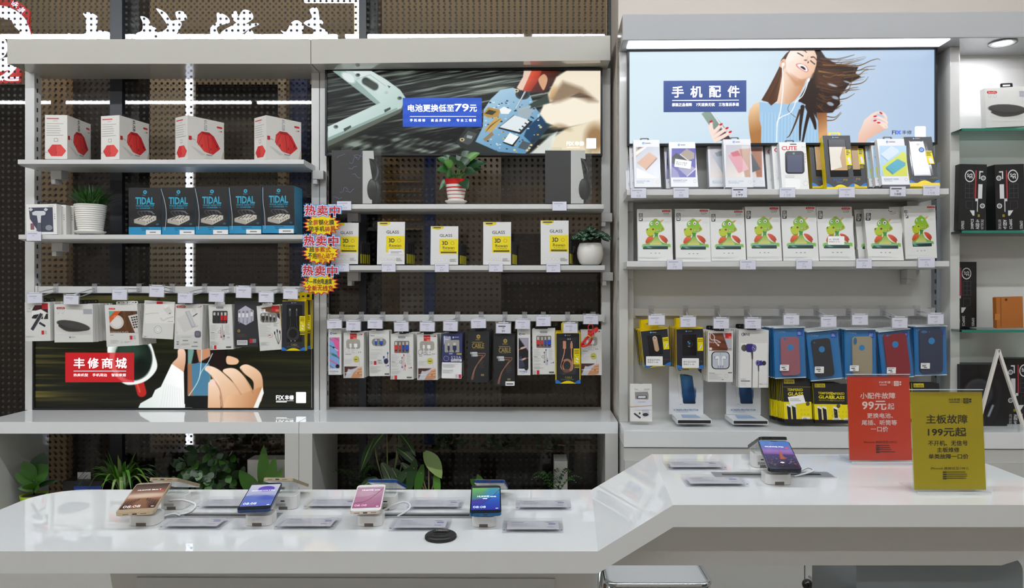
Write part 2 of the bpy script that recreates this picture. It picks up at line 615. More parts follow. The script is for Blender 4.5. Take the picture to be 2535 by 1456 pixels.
# ---------------------------------------------------------------- ceiling lamps
LAMPS = [M('#f6fbff', 0.5, em=CEIL_LIGHT * .5, name='lamp_diffuser'), M('#f6fbff', 0.5, em=CEIL_LIGHT * 1.32, name='lamp_diffuser')]
ORD = ['front', 'second', 'third', 'fourth', 'fifth', 'sixth', 'seventh', 'eighth', 'ninth', 'tenth', 'eleventh', 'twelfth']
for row, (y, wd, where) in enumerate(((-0.57, .03, 'row over the shop floor'), (1.2, .03, 'added row over the table'))):  # the row over the table is unseen, added for its light
 for k in range(6):
  x = -4.6 + 1.3 * k
  t = thing('linear_lamp', 'white ceiling tube lamp, %s from the left in the %s' % (ORD[k].replace('front', 'first'), where), 'lamp', (x, y, 3.10), group='ceiling tube lamps')
  mb = MB()
  mb.box(-.64, .64, -.035, .035, -.022, 0, LACQ)
  mb.build('housing', t, bevel=.003)
  mb = MB()
  mb.prism([(-wd / 2, -.022), (-wd / 2, -.036), (-wd / 3, -.046), (wd / 3, -.046), (wd / 2, -.036), (wd / 2, -.022)], -.62, .62, LAMPS[row], axis='x')
  mb.build('diffuser', t)
# ================================================================ wall shelving, left and middle units
YF, YU, YC = 2.876, 3.00, 2.73       # fascia front, upright fronts, base cabinet front
ZC = PZ(1045, YC)                    # counter top, 0.80 m
ZA = PZ(1074, YC)                    # underside of its apron
ZT, ZS = PZ(97, YF), PZ(158, YF)     # top and underside of the fascia
UNIT = {}
def wbuild(mb, name, root, **k):
 return mb.build(name, root, off=root.location, **k)
def unit(key, label, fx0, fx1, lift, up):
 t = thing('shelving_unit', label, 'shelving', (PX((fx0 + fx1) / 2, YF), YU, ZC))
 UNIT[key] = t
 x0, x1 = PX(fx0, YF), PX(fx1, YF)
 mb = MB()
 mb.prism([(x0, ZS), (x1, ZS + lift), (x1, ZT + lift), (x0, ZT)], YF, YU + .085, FASC)
 wbuild(mb, 'fascia', t, bevel=.003)
 for (u0, u1, s0) in up:
  mb = MB()
  mb.box(PX(u0, YU), PX(u1, YU), YU, YU + .04, ZC, ZS + .02, STEELW)
  # slotted face on the side that looks into the bay
  xs = PX(u1, YU) if s0 > 0 else PX(u0, YU)
  for k in range(34):
   z = ZC + .06 + k * .041
   mb.box(xs - .0006, xs + .0006, YU + .014, YU + .022, z, z + .018, BLACKP)
  wbuild(mb, 'upright', t)
 return t
unit('left', 'white lacquered shelving unit with the coffee cup lightbox, before the window', 18, 768.6, 0, ((62, 85, 1), (771, 790, -1)))
unit('mid', 'white lacquered shelving unit with the circuit board repair lightbox', 770.2, 1511, PZ(88, YF) - ZT, ((792, 808, 1), (1489, 1511, -1)))
def base(label, x0, x1, pl, pr, zl):
 """low open cabinet: glossy top, apron, side panels, floor and doors under it"""
 t = thing('base_cabinet', label, 'cabinet', ((x0 + x1) / 2, YC, 0))
 mb = MB()
 mb.box(x0, x1, YC, YB - .02, ZA, ZC, LACQ2)
 wbuild(mb, 'top', t, bevel=.0006, seg=1)
 for (a, b) in ((x0, pl), (pr, x1)):
  mb = MB()
  mb.box(a, b, YC, YB - .02, 0, ZA, LACQ)
  wbuild(mb, 'side_panel', t)
 mb = MB()
 mb.box(pl, pr, YC + .004, YB - .02, .40, .42, LACQ)
 wbuild(mb, 'bottom_panel', t)
 xm_ = (pl + pr) / 2
 for (a, b) in ((pl, xm_ - .002), (xm_ + .002, pr)):
  mb = MB()
  mb.box(a + .001, b - .001, YC, YC + .018, .06, .398, LACQ)
  d = wbuild(mb, 'door', t)
 return t
base('white open base cabinet of leafy plants under the left shelving', -2.12, PX(739.3, YC), -2.087, PX(705, YC), 0)
base('white open base cabinet of dark plants under the middle shelving', PX(740.3, YC), PX(1530, YC), PX(773, YC), PX(1498, YC), 0)
def shelf(label, x0, x1, yf, ztop, th, yb=YU + .02, br=None, root_rot=None):
 """steel shelf: folded front lip with a chamfer under it and two brackets"""
 t = thing('shelf', label, 'shelf', ((x0 + x1) / 2, yf, ztop))
 mb = MB()
 mb.prism([(yf, ztop), (yf, ztop - th), (yf + .03, ztop - th - .006), (yb, ztop - th - .006), (yb, ztop)], x0, x1, STEELW, axis='x')
 wbuild(mb, 'board', t, bevel=.0015)
 for xb in (x0 + .052, x1 - .001):
  mb = MB()
  zz = ztop - th - .006
  mb.box(xb, xb + .045, YU - .035, YU + .012, zz - .036, zz, STEELW)
  mb.box(xb, xb + .018, YU - .032, YU + .012, zz - .056, zz - .036, STEELW)
  wbuild(mb, 'bracket', t, bevel=.002)
 return t
YS = 2.85
shelf('white steel shelf of red charger cartons, top of the left unit', PX(44, YS), PX(752, YS), YS, PZ(395, YS), .018)
shelf('white steel shelf of blue desktop charger cartons and a grass pot', PX(46, YS), PX(753, YS), YS, PZ(581, YS), .018)
YM = 2.87
shelf('white steel shelf of boxed headphones and a striped flower pot', PX(812, YM), PX(1495, YM), YM, PZ(505.5, YM), .019)
shelf('white steel shelf of upright white and yellow glass film cartons', PX(812, YM), PX(1497, YM), YM, PZ(657, YM), .019)
def rail(label, x0, x1, y, z0, z1):
 t = thing('hook_rail', label, 'rail', ((x0 + x1) / 2, y, z0))
 mb = MB()
 mb.box(x0, x1, y, y + .012, z0, z1, STEELW)
 wbuild(mb, 'bar', t, bevel=.002)
 for xe in (x0, x1):
  mb = MB()
  mb.box(xe - .004, xe + .004, y - .006, y + .014, z0 - .003, z1 + .002, STEELW)
  wbuild(mb, 'end_bracket', t)
 return t
rail('white hook rail under the blue desktop charger shelf', PX(92, 2.985), PX(770, 2.985), 2.985, PZ(726, 2.985), PZ(709, 2.985))
rail('white hook rail of cable packs in the middle unit', PX(814, 2.985), PX(1494, 2.985), 2.985, PZ(796, 2.985), PZ(779, 2.985))
# ================================================================ right-hand unit (stands a little turned)
RO = (0.32, 2.6, 0.0)
RR = (0, 0, -YAW)
def LX(px, yl): return PX(px, RY(px, yl)) - 0.32
def LZ(px, py, yl): return PZ(py, RY(px, yl))
def rthing(name, label, cat, x=0, yl=2.6, z=0):
 """a thing whose parts are built in the right unit's own axes"""
 M4 = Matrix.Translation(RO) @ Matrix.Rotation(-YAW, 4, 'Z')
 p = M4 @ Vector((x, yl - 2.6, z))
 t = thing(name, label, cat, p, RR)
 t['_o'] = (x, yl - 2.6, z)
 return t
def rbuild(mb, name, t, **k):
 return mb.build(name, t, off=tuple(t['_o']), **k)
RXE = 2.65
ru = rthing('shelving_unit', 'white shelving unit with the blue sky lightbox, standing on cabinets at the plastered wall', 'shelving', 0.9, 2.73, .8)
zs, zt = LZ(1541, 100, 2.605), LZ(1541, 35, 2.605)
mb = MB()
mb.box(LX(1541, 2.605), RXE, 0.005, .215, zs, zt, FASC2)
rbuild(mb, 'fascia', ru, bevel=.004)
mb = MB()
mb.box(LX(1531, 2.73), LX(1553, 2.73), .13, .215, .803, zs, LACQ)
rbuild(mb, 'side_panel', ru, bevel=.002)
mb = MB()
mb.box(LX(2351, 2.70), LX(2375, 2.70), .10, .215, .803, zs, LACQ)
rbuild(mb, 'side_panel', ru, bevel=.002)
mb = MB()
mb.box(LX(1553, 2.73), RXE, .205, .215, .803, zs, M('#d9d9d6', 0.35, vary=0.015, name='grey_white_panel'))
rbuild(mb, 'back_panel', ru)
mb = MB()
mb.box(LX(1556, 2.615), LX(2351, 2.615), .012, .085, zs - .004, zs, M('#f6f8ff', 0.4, em=4.5))
tag(rbuild(mb, 'light_strip', ru), 'glowing white light strip')
for (px, s) in ((2316, -1), (1556, 1)):
 mb = MB()
 x = LX(px, 2.79)
 mb.box(x - .012, x + .012, .165, .205, .803, zs - .42, GREYST if s < 0 else STEELW)
 for k in range(22):
  z = .85 + k * .04
  mb.box(x - .0125, x + .0125, .17, .18, z, z + .016, BLACKP)
 rbuild(mb, 'upright', ru)
rb = rthing('base_cabinet', 'white glossy base cabinet with doors below the blue sky lightbox', 'cabinet', 0.9, 2.56, 0)
x0 = LX(1545, 2.56)
mb = MB()
mb.box(x0, RXE, -.04, .215, .745, .803, LACQ2)
rbuild(mb, 'top', rb, bevel=.0006, seg=1)
mb = MB()
mb.box(x0, RXE, -.036, .215, .06, .742, LACQ)
rbuild(mb, 'body', rb)
xs_ = [x0, LX(1657, 2.56), LX(1990, 2.56), 1.15, 1.55, 1.95, 2.35, RXE]
for a, b in zip(xs_, xs_[1:]):
 mb = MB()
 mb.box(a + .002, b - .002, -.052, -.037, .09, .70, LACQ)
 rbuild(mb, 'door', rb)
mb = MB()
mb.box(x0 + .02, RXE, -.01, .215, 0, .059, BLACKP)
rbuild(mb, 'plinth', rb)
def rshelf(label, p0, p1, yl, pyl, th):
 x0, x1 = LX(p0, yl), LX(p1, yl)
 z = LZ(p0, pyl, yl)
 t = rthing('shelf', label, 'shelf', (x0 + x1) / 2, yl, z)
 mb = MB()
 y = yl - 2.6
 mb.prism([(y, z), (y, z - th), (y + .03, z - th - .006), (.20, z - th - .006), (.20, z)], x0, x1, STEELW, axis='x')
 rbuild(mb, 'board', t, bevel=.0015)
 for xb in (x0 + .004, x1 - .075):
  mb = MB()
  zz = z - th - .006
  mb.box(xb, xb + .036, .15, .20, zz - .036, zz, STEELW)
  mb.box(xb, xb + .016, .155, .20, zz - .056, zz - .036, STEELW)
  rbuild(mb, 'bracket', t, bevel=.002)
 return t
rshelf('white steel shelf of upright power bank cartons', 1552, 2349, 2.60, 469, .021)
rshelf('white steel shelf of green dragon cartons', 1552, 2350, 2.60, 647, .020)
rl = rthing('hook_rail', 'white hook rail of earphones and blue phone case packs', 'rail', LX(1950, 2.78), 2.78, LZ(1950, 783, 2.78))
mb = MB()
mb.box(LX(1560, 2.78), LX(2312, 2.78), .18, .192, LZ(1950, 783, 2.78), LZ(1950, 764, 2.78), STEELW)
rbuild(mb, 'bar', rl, bevel=.002)
for px in (1562, 2310):
 mb = MB()
 x = LX(px, 2.78)
 mb.box(x - .012, x + .012, .176, .204, LZ(1950, 788, 2.78), LZ(1950, 762, 2.78), STEELW)
 rbuild(mb, 'end_bracket', rl)
GLASS = clear_mat('shelf_glass', tint=(0.80, 0.92, 0.87), fog=0.03, fogcol=(.1, .45, .35))
GEDGE = M('#1d7a66', 0.1, coat=0.4)
for i, (py, lab) in enumerate(((318, 'glass shelf with green edge, topmost, under the wireless charger carton'),
       (571, 'glass shelf with green edge under the two upright black toy brick cartons'),
       (817, 'glass shelf with green edge, lowest, under the orange leather case'))):
 z = LZ(2450, py, 2.63)
 x0 = LX(2375, 2.64) + .002
 t = rthing('glass_shelf', lab, 'shelf', x0 + .4, 2.63, z)
 mb = MB()
 mb.box(x0, RXE, .03, .205, z - .008, z, GLASS)
 rbuild(mb, 'pane', t)
 mb = MB()
 mb.box(x0, RXE, .0285, .0302, z - .0085, z + .0004, GEDGE)
 rbuild(mb, 'polished_edge', t)
 mb = MB()
 mb.tube([(x0 - .001, .14, z - .014), (x0 + .022, .14, z - .014)], .006, M('#b9b2a2', .25, metal=1))
 rbuild(mb, 'shelf_pin', t)
x, z = LX(2490, 2.64), zs
t = rthing('downlight', 'round recessed downlight over the glass shelves', 'lamp', x, 2.64, z)
mb = MB()
mb.lathe([(.040, 0.0), (.046, -.002), (.047, -.0045), (.038, -.005), (.030, -.001)], M('#c9cccf', .25, metal=.6), c=(x, .06, z))
rbuild(mb, 'trim_ring', t)
mb = MB()
mb.lathe([(0, -.003), (.029, -.003)], M('#f7f7ff', .4, em=140.0), c=(x, .06, z))
rbuild(mb, 'lens', t)
# ================================================================ display table in the foreground
ZL, ZR, TH = .80, .89, .043
Y0, Y1 = 1.394, 1.822
tb = thing('display_table', 'long white glossy display table that steps up to its right half', 'table', (0, 1.6, 0))
top = MB()
XL, XRE = -1.235, 1.085
r = .10
def corner(cx, cy, r, a0, n=8):
 return [(cx + r * math.cos(math.radians(a0 + 90 * i / n)), cy + r * math.sin(math.radians(a0 + 90 * i / n))) for i in range(n + 1)]
def xs_at(y):      # the two fold lines of the ramp run slightly askew
 t_ = (y - Y0) / (Y1 - Y0)
 return .1216 + t_ * .0215, .268 + t_ * .028
lft = [(xs_at(Y1)[0], Y1)] + corner(XL + r, Y1 - r, r, 90) + [(XL, Y0), (xs_at(Y0)[0], Y0)]
rgt = [(xs_at(Y0)[1], Y0), (XRE, Y0)] + corner(XRE - .12, Y1 - .12, .12, 0) + [(xs_at(Y1)[1], Y1)]
rmp = [(xs_at(Y0)[0], Y0), (xs_at(Y0)[1], Y0), (xs_at(Y1)[1], Y1), (xs_at(Y1)[0], Y1)]
for pts, zf in ((lft, lambda x, y: ZL), (rgt, lambda x, y: ZR),
    (rmp, lambda x, y: ZL + (ZR - ZL) * (x - xs_at(y)[0]) / (xs_at(y)[1] - xs_at(y)[0]))):
 n = len(pts)
 v = [(x, y, zf(x, y)) for x, y in pts] + [(x, y, zf(x, y) - TH) for x, y in pts]
 f = [tuple(range(n)), tuple(range(n, 2 * n))[::-1]]
 for i in range(n):
  j = (i + 1) % n
  inner = pts is rmp and i in (1, 3) or pts is lft and i == n - 1 or pts is rgt and i == n - 1
  if not inner:
   f.append((i, n + i, n + j, j))
 top.add(v, f, LACQ2)
wbuild(top, 'tabletop', tb)
mb = MB()
# under the right half: a deep rounded body that follows the ramp
YBd = 1.455
zb = PZ(1400, YBd)
out = [(.112, zb), (xs_at(YBd)[0], ZL - TH - .001), (xs_at(YBd)[1], ZR - TH - .001)] + [(XRE - .05, ZR - TH), (XRE - .055, .80), (XRE - .09, .765), (XRE - .14, zb)]
mb.prism(out, YBd, 1.78, LACQ)
wbuild(mb, 'apron', tb, bevel=.004)
mb = MB()
mb.prism([(PX(268, 1.45), ZL - TH), (PX(1480, 1.45), ZL - TH), (PX(1380, 1.45), 0.35), (PX(1320, 1.45), 0.0), (PX(420, 1.45), 0.0)], 1.45, 1.75, LACQ)
mb.prism([(PX(336, 1.445), PZ(1431, 1.445)), (PX(1374, 1.445), PZ(1434, 1.445)), (PX(1300, 1.445), .1), (PX(420, 1.445), .1)], 1.446, 1.449, M('#c2c5c4', .3))
wbuild(mb, 'pedestal', tb)
mb = MB()
gx0, gx1 = PX(2120, 1.5), PX(2532, 1.5)
mb.prism([(gx0, 0), (gx1, 0), (gx1, zb - .03)] + corner(gx1 - .03, zb - .03, .03, 0)[1:] + [(gx0, zb)], 1.50, 1.74, M('#7c868c', .25, coat=.3))
tag(wbuild(mb, 'pedestal', tb, bevel=.006, seg=3), 'grey pedestal')
# ================================================================ lightboxes
def m_(h, r=.4): return M(h, r)
def E_(h): return M(h, .4, em=1.0)
def aff_of(quad, w, h):
 """affine from picture coordinates to metres: quad = corners tl, tr, br, bl"""
 q = np.array(quad, float)
 src = np.c_[q, np.ones(4)]
 dst = np.array([(0, h), (w, h), (w, 0), (0, 0)])
 A, *_ = np.linalg.lstsq(src, dst, rcond=None)
 return A
def lightbox(label, Z, box, Y, draw, right=False, th=.035):
 """back-lit picture in a thin dark frame; box = picture edges in Z coordinates"""
 ox, oy, sc = Z
 x0, y0, x1, y1 = (ox + box[0] / sc, oy + box[1] / sc, ox + box[2] / sc, oy + box[3] / sc)
 xc = (x0 + x1) / 2
 Yc = RY(xc, Y) if right else Y
 if right:
  w = (LX(x1, Y) - LX(x0, Y))
 else:
  w = (x1 - x0) * Yc / F
 h = (y1 - y0) * Yc / F
 t = thing('lightbox_sign', label, 'sign', P(xc, y1, Yc), RR if right else (0, 0, 0))
 mb = MB()
 b = .008
 for q in ((-w / 2 - b, -w / 2, -b, h + b), (w / 2, w / 2 + b, -b, h + b), (-w / 2, w / 2, -b, 0), (-w / 2, w / 2, h, h + b)):
  mb.box(q[0], q[1], -.006, th, q[2], q[3], M('#26282c', .3, metal=.4))
 mb.box(-w / 2, w / 2, .004, th, 0, h, BLACKP)
 mb.build('frame', t)
 mb = MB()
 a = Art(mb, w, aff_of([(box[0], box[1]), (box[2], box[1]), (box[2], box[3]), (box[0], box[3])], w, h), y=.002)
 draw(a)
 mb.build('picture', t)
 return t
def shade(c0, c1, a, b): return (c0, c1, a, b)
# ---- left: coffee cup and phone on dark wood
def pic_cup(a):
 c = Cv(276, 165, 2450, 1045, '#16180e', .31)
 n1 = c.noise(900, 26, 1) * .6 + c.noise(300, 9, 2) * .4
 n2 = c.noise(700, 130, 5)
 lft = np.clip(1 - (c.X - 276) / 1400, 0, 1)
 g = np.clip(n1 - .42, 0, 1)[..., None] * (0.25 + 1.0 * lft[..., None] * n2[..., None])
 c.c += g * np.array([.62, .52, .22])
 c.c *= (0.55 + .9 * n2)[..., None] * np.clip(1.15 - .35 * (c.Y - 165) / 880, 0, 1)[..., None]
 c.ell(1400, 380, 900, 160, '#3c4a1c', 200, .35)
 # cup
 c.line([(1085, 835), (1110, 925)], 74, '#b8241c', 6, smooth=False)
 c.line([(1070, 850), (1095, 920)], 14, '#e0685a', 10, .6, smooth=False)
 c.poly([(840, 600), (870, 520), (1020, 430), (1160, 510), (1215, 640), (1228, 740), (1150, 830), (1040, 865), (960, 850), (880, 760)], '#f1f7f4', 8, smooth=True)
 c.ell(1045, 660, 148, 172, '#16231d', 14)
 c.ell(1010, 610, 105, 90, '#2c4a3a', 70, .8)
 c.ell(1100, 720, 60, 70, '#0d1512', 50, .9)
 # left hand in a white cuff
 c.poly([(1395, 590), (1440, 585), (1458, 640), (1448, 720), (1430, 765), (1350, 705), (1390, 650)], shade('#f3cdb4', '#d09a78', (1400, 590), (1440, 760)), 5, smooth=True)
 c.poly([(1085, 1040), (1100, 1010), (1190, 960), (1215, 905), (1260, 880), (1345, 700), (1440, 765), (1445, 1015), (1510, 1030), (1500, 1060), (1085, 1060)], shade('#dfe9e4', '#ffffff', (1100, 1000), (1400, 800)), 5)
 for k in range(9):
  c.line([(1290 + k * 16, 850 + k * 6), (1260 + k * 22, 1040)], 3, '#c3d2cd', 3, .6)
 # phone
 c.poly([(1458, 400), (1780, 400), (1775, 760), (1640, 1045), (1450, 1045)], '#0b0c0e', 4)
 c.rect(1472, 420, 1660, 950, '#6f9a92', 4)
 c.poly([(1480, 420), (1760, 420), (1770, 740), (1660, 850), (1630, 700), (1500, 700), (1520, 600)], '#1b1210', 8)
 c.poly([(1560, 400), (1670, 400), (1640, 520), (1650, 640), (1560, 690), (1540, 600)], '#c48e6c', 8)
 c.ell(1620, 520, 46, 60, '#d9a482', 10)
 c.rect(1470, 700, 1520, 950, '#a36d4c', 10)
 c.poly([(1500, 705), (1560, 690), (1640, 700), (1645, 950), (1510, 950)], '#4b7e9c', 6)
 c.line([(1580, 590), (1575, 700), (1555, 830), (1480, 950)], 7, '#b9d6da', 3)
 c.line([(1665, 620), (1630, 690), (1580, 760), (1560, 820)], 6, '#b9d6da', 3)
 # right hand
 sk = '#e9bd97'
 c.poly([(1780, 640), (1850, 655), (1872, 680), (1850, 705), (1780, 700)], sk, 5, smooth=True)
 c.poly([(1880, 728), (1940, 706), (2040, 770), (2062, 880), (2045, 1000), (1990, 940), (1985, 840), (1920, 780)], shade('#f6d3b4', '#c58e62', (1900, 720), (2030, 980)), 5, smooth=True)
 c.poly([(1745, 755), (1830, 735), (1905, 790), (1985, 920), (1980, 1045), (1880, 1045), (1830, 850)], shade('#f8d9bd', '#cf9a70', (1800, 740), (1950, 1000)), 5, smooth=True)
 c.poly([(1605, 745), (1635, 716), (1720, 750), (1830, 850), (1930, 950), (1910, 1060), (1750, 1060), (1720, 930), (1650, 790)], shade('#fbe0c6', '#d6a47c', (1640, 720), (1880, 1040)), 5, smooth=True)
 c.poly([(1740, 1060), (1780, 950), (1920, 930), (2050, 880), (2066, 930), (2010, 1060)], shade('#eec39c', '#b97f54', (1760, 940), (2020, 1050)), 10)
 c.poly([(1632, 850), (1680, 808), (1716, 850), (1732, 1060), (1628, 1060)], shade('#fadfc6', '#dfb08a', (1660, 810), (1690, 1050)), 5, smooth=False)
 c.line([(1745, 1045), (1722, 900), (1650, 790)], 9, '#8a5c3c', 8, .6)
 c.line([(1890, 940), (1830, 850), (1750, 770)], 7, '#9a6a48', 8, .5)
 c.line([(1985, 930), (1920, 800), (1890, 740)], 7, '#9a6a48', 8, .5)
 c.ell(1635, 735, 24, 14, '#f7d0c0', 6, .9, 35)
 c.ell(1665, 850, 24, 30, '#f7d4c4', 6, .9)
 c.poly([(2058, 880), (2068, 930), (2022, 1050), (1985, 1050)], '#f4f4ee', 4)
 a.cv(c, PRINT_LIT)
 c = Cv(510, 613, 1050, 845, '#c22127', .2)
 cup = Cv(510, 613, 1050, 845, '#c22127', .2)
 c.ell(1045, 660, 190, 200, '#e0686a', 10, .75)
 c.ell(1045, 660, 148, 172, '#b21d24', 10, .85)
 a.cv(c, PRINT_LIT)
 W = E_('#ffffff')
 for i, ch in enumerate('丰修商城'):
  x = 577 + 110 * i
  a.txt(ch, x, 655, x + 84, 735, W, .016)
 a.rect(575, 755, 988, 759, W)
 for i, ch in enumerate(('热卖机型', '手机周边', '智能家居')):
  x = 575 + 149 * i
  a.txt(ch, x, 777, x + 114, 799, W, .006)
 a.txt('FIX', 2165, 948, 2228, 982, W, .016)
 a.txt('丰修', 2234, 947, 2304, 983, W, .016)
 a.rect(2165, 989, 2304, 991, W)
 a.greek(2165, 996, 2304, 1004, 1, W, .7)
 a.rr(2322, 922, 2400, 1008, 5, E_('#e8ecee'))
lightbox('backlit sign with a coffee cup, a hand and a phone on dark wood, left unit', (0, 680, 3.169), (276, 165, 2450, 1045), 3.004, pic_cup)
# ---- middle: circuit board repair on dark planks
def pic_board(a):
 c = Cv(37, 55, 2486, 800, '#1d201d', .28)
 n = c.noise(520, 15, 3, -11) * .6 + c.noise(160, 7, 4, -9) * .4
 sw = c.noise(240, 30, 8, 8) * .5 + c.noise(90, 16, 9, -20) * .5
 low = np.clip((c.Y - 520 - .04 * c.X) / 120, 0, 1)
 v = n * (1 - low) + sw * low
 v = np.clip((v - .40) * 2.6, 0, 1) ** 1.3
 c.c = hexc('#131513') * (1 - v[..., None]) + hexc('#8d9a90') * v[..., None]
 c.c *= (.62 + .5 * c.noise(700, 260, 11))[..., None]
 # phone shell
 c.poly([(40, 700), (720, 400), (740, 330), (700, 470), (40, 790)], '#20221c', 30, .8)
 c.poly([(40, 640), (700, 345), (742, 300), (735, 360), (690, 430), (40, 735)], '#5d645a', 6)
 c.poly([(85, 55), (430, 55), (560, 130), (690, 225), (740, 300), (700, 390), (40, 680), (40, 555), (478, 355)], shade('#dfeae8', '#b9cfca', (300, 60), (600, 400)), 5)
 c.poly([(85, 55), (215, 55), (515, 340), (478, 358)], '#93aca6', 5)
 c.poly([(200, 55), (260, 55), (560, 330), (515, 345)], '#c4d6d2', 5)
 c.ell(225, 115, 70, 34, '#e6f0ee', 14, .9, 35)
 c.poly([(40, 655), (660, 385), (668, 400), (40, 685)], '#8fa7a0', 4)
 c.line([(300, 128), (420, 90), (560, 190)], 4, '#92a8a2', 3, smooth=False)
 c.line([(380, 147), (460, 195)], 78, '#8b9b95', 4, smooth=False)
 c.line([(380, 147), (460, 195)], 62, '#3c443f', 4, smooth=False)
 for x, y in ((310, 93), (685, 300), (113, 557)):
  c.ell(x, y, 22, 17, '#6f817b', 4)
  c.ell(x + 3, y - 3, 12, 9, '#39423e', 4)
 c.ell(566, 250, 17, 13, '#b2c3be', 4)
 for p in ([(545, 405), (600, 380), (606, 398), (552, 430)], [(180, 575), (245, 543), (252, 560), (190, 600)], [(575, 185), (605, 195), (590, 210)]):
  c.poly(p, '#454d48', 3)
 # board
 c.poly([(1190, 690), (1290, 555), (1430, 600), (1400, 680), (1560, 760), (1850, 780), (1820, 815), (1400, 815), (1230, 740)], '#2b302f', 5)
 c.poly([(1225, 690), (1300, 590), (1380, 620), (1330, 700), (1300, 720)], '#4a5150', 6)
 c.ell(1245, 672, 22, 16, '#c9b98c', 4)
 c.ell(1245, 672, 10, 8, '#2b2b28', 3)
 c.poly([(1290, 630), (1340, 640), (1330, 665), (1285, 655)], '#9aa3a2', 3)
 c.poly([(1505, 305), (1590, 225), (1700, 205), (1850, 260), (1900, 380), (1960, 460), (2040, 540), (1810, 800), (1570, 780), (1365, 690), (1430, 560), (1440, 400)], shade('#a9cbe0', '#5d93b8', (1500, 250), (1800, 760)), 5)
 c.poly([(1830, 560), (1950, 455), (2045, 535), (1880, 720), (1800, 640)], '#123f63', 10)
 c.poly([(1880, 640), (2010, 500), (2045, 535), (1830, 790)], '#20384a', 6)
 c.ell(1790, 265, 66, 48, '#39424a', 4)
 c.ell(1790, 265, 46, 34, '#22282e', 4)
 c.ell(1733, 232, 22, 16, '#cfc7a8', 3)
 c.ell(1733, 232, 9, 7, '#4a4636', 3)
 rng = random.Random(4)
 for k in range(150):
  x, y = rng.uniform(1400, 1980), rng.uniform(250, 780)
  if 60 < y - 240 + (x - 1700) * .1 and abs(x - 1690) < 290 - abs(y - 500) * .25:
   q = rng.uniform(6, 16)
   c.rect(x, y, x + q * 1.3, y + q * .8, rng.choice(['#24323d', '#1d2a36', '#dfe9ee', '#314a5c', '#b9d3df', '#c3a765']), 2)
 c.poly([(1430, 445), (1480, 380), (1590, 405), (1570, 465), (1480, 478)], '#b58e43', 4)
 c.poly([(1448, 438), (1488, 402), (1555, 420), (1515, 452)], '#3a3a2a', 4)
 c.poly([(1442, 585), (1545, 470), (1605, 488), (1505, 610)], '#c6a45e', 4)
 for k in range(8):
  c.line([(1455 + k * 9, 585 - k * 10 + 20), (1500 + k * 13, 540 - k * 8)], 3, '#6a5228', 2)
 c.poly([(1580, 400), (1620, 375), (1690, 405), (1660, 442), (1595, 440)], '#eef4f6', 4)
 c.poly([(1710, 450), (1880, 510), (1770, 625), (1565, 570)], '#16202a', 4)
 c.poly([(1715, 452), (1860, 500), (1760, 605), (1580, 560)], '#dfe8ec', 5)
 c.poly([(1760, 400), (1900, 400), (1830, 490), (1740, 450)], '#9fb0ba', 8)
 for k in range(5):
  c.line([(1760 + k * 26, 580 - k * 28), (1790 + k * 24, 600 - k * 30)], 12, '#2b3238', 3)
 c.poly([(1610, 700), (1672, 610), (1765, 648), (1700, 735)], '#10161c', 4)
 c.poly([(1615, 690), (1672, 608), (1755, 645), (1695, 718)], '#f0f4f6', 4)
 c.poly([(1432, 668), (1512, 600), (1532, 628), (1455, 690)], '#8f7f63', 4)
 c.poly([(1745, 745), (1790, 680), (1860, 705), (1820, 765)], '#4d5a60', 4)
 for x, y in ((1828, 768), (1865, 720), (1715, 765), (1848, 748), (1950, 560)):
  c.ell(x, y, 12, 10, '#d9c58b', 4)
 # hand with the screwdriver
 c.poly([(1735, 205), (1790, 110), (1800, 50), (1880, 50), (1850, 240), (1760, 225)], '#e9c9b6', 8)
 c.poly([(1880, 50), (2130, 50), (2080, 150), (1980, 255), (1850, 240)], shade('#7a2a1c', '#2a1410', (1900, 60), (2080, 200)), 8)
 c.poly([(1870, 50), (1960, 50), (1935, 130), (1860, 242), (1788, 232)], shade('#d8573a', '#9c2f1e', (1860, 100), (1930, 160)), 6)
 c.poly([(1930, 130), (1978, 84), (2012, 130), (1980, 226), (1950, 195)], '#d3a07a', 6, smooth=True)
 c.line([(1810, 242), (1732, 390)], 18, '#8d959a', 4, w1=9, smooth=False)
 c.line([(1806, 245), (1728, 390)], 5, '#e8edf0', 3, smooth=False)
 # tweezers and blurred fingers
 c.line([(2030, 300), (1860, 372)], 74, '#33403a', 8, w1=40, smooth=False)
 c.line([(1850, 376), (1735, 408)], 26, '#aab6b4', 6, w1=6, smooth=False)
 cr = '#f2e6cf'
 c.poly([(2500, 40), (2200, 40), (2090, 110), (2015, 265), (2030, 335), (2110, 330), (2300, 250), (2500, 330)], cr, 16)
 c.poly([(2500, 300), (2200, 290), (1975, 360), (1942, 440), (2000, 520), (2110, 565), (2200, 560), (2500, 500)], '#f6ecd8', 16)
 c.poly([(2500, 480), (2200, 560), (2060, 650), (2020, 810), (2500, 810)], '#ece0c4', 22)
 c.poly([(2150, 150), (2320, 210), (2460, 330), (2380, 330), (2250, 280), (2120, 330), (2060, 340), (2030, 300)], '#70553a', 46, .75)
 c.ell(2060, 250, 30, 60, '#c9a06a', 30, .7, 20)
 c.ell(2160, 560, 60, 22, '#9a7d58', 30, .6, 20)
 c.ell(2440, 660, 90, 120, '#8a6238', 70, .8)
 c.ell(2080, 560, 50, 22, '#a58a62', 26, .6)
 c.poly([(1850, 800), (2030, 640), (2100, 600), (2060, 700), (2030, 800)], '#e9efe6', 20, .9)
 a.cv(c, PRINT_LIT)
 c = Cv(713, 297, 1422, 557, '#2c58ca', .14)
 c.fill(lambda X, Y: hexc('#2c58ca') + (np.sin((Y + X * .12) / 13)[..., None] * .018))
 a.cv(c, PRINT_LIT)
 W = E_('#ffffff')
 a.txt('电池更换低至', 760, 357, 1172, 420, W, .014)
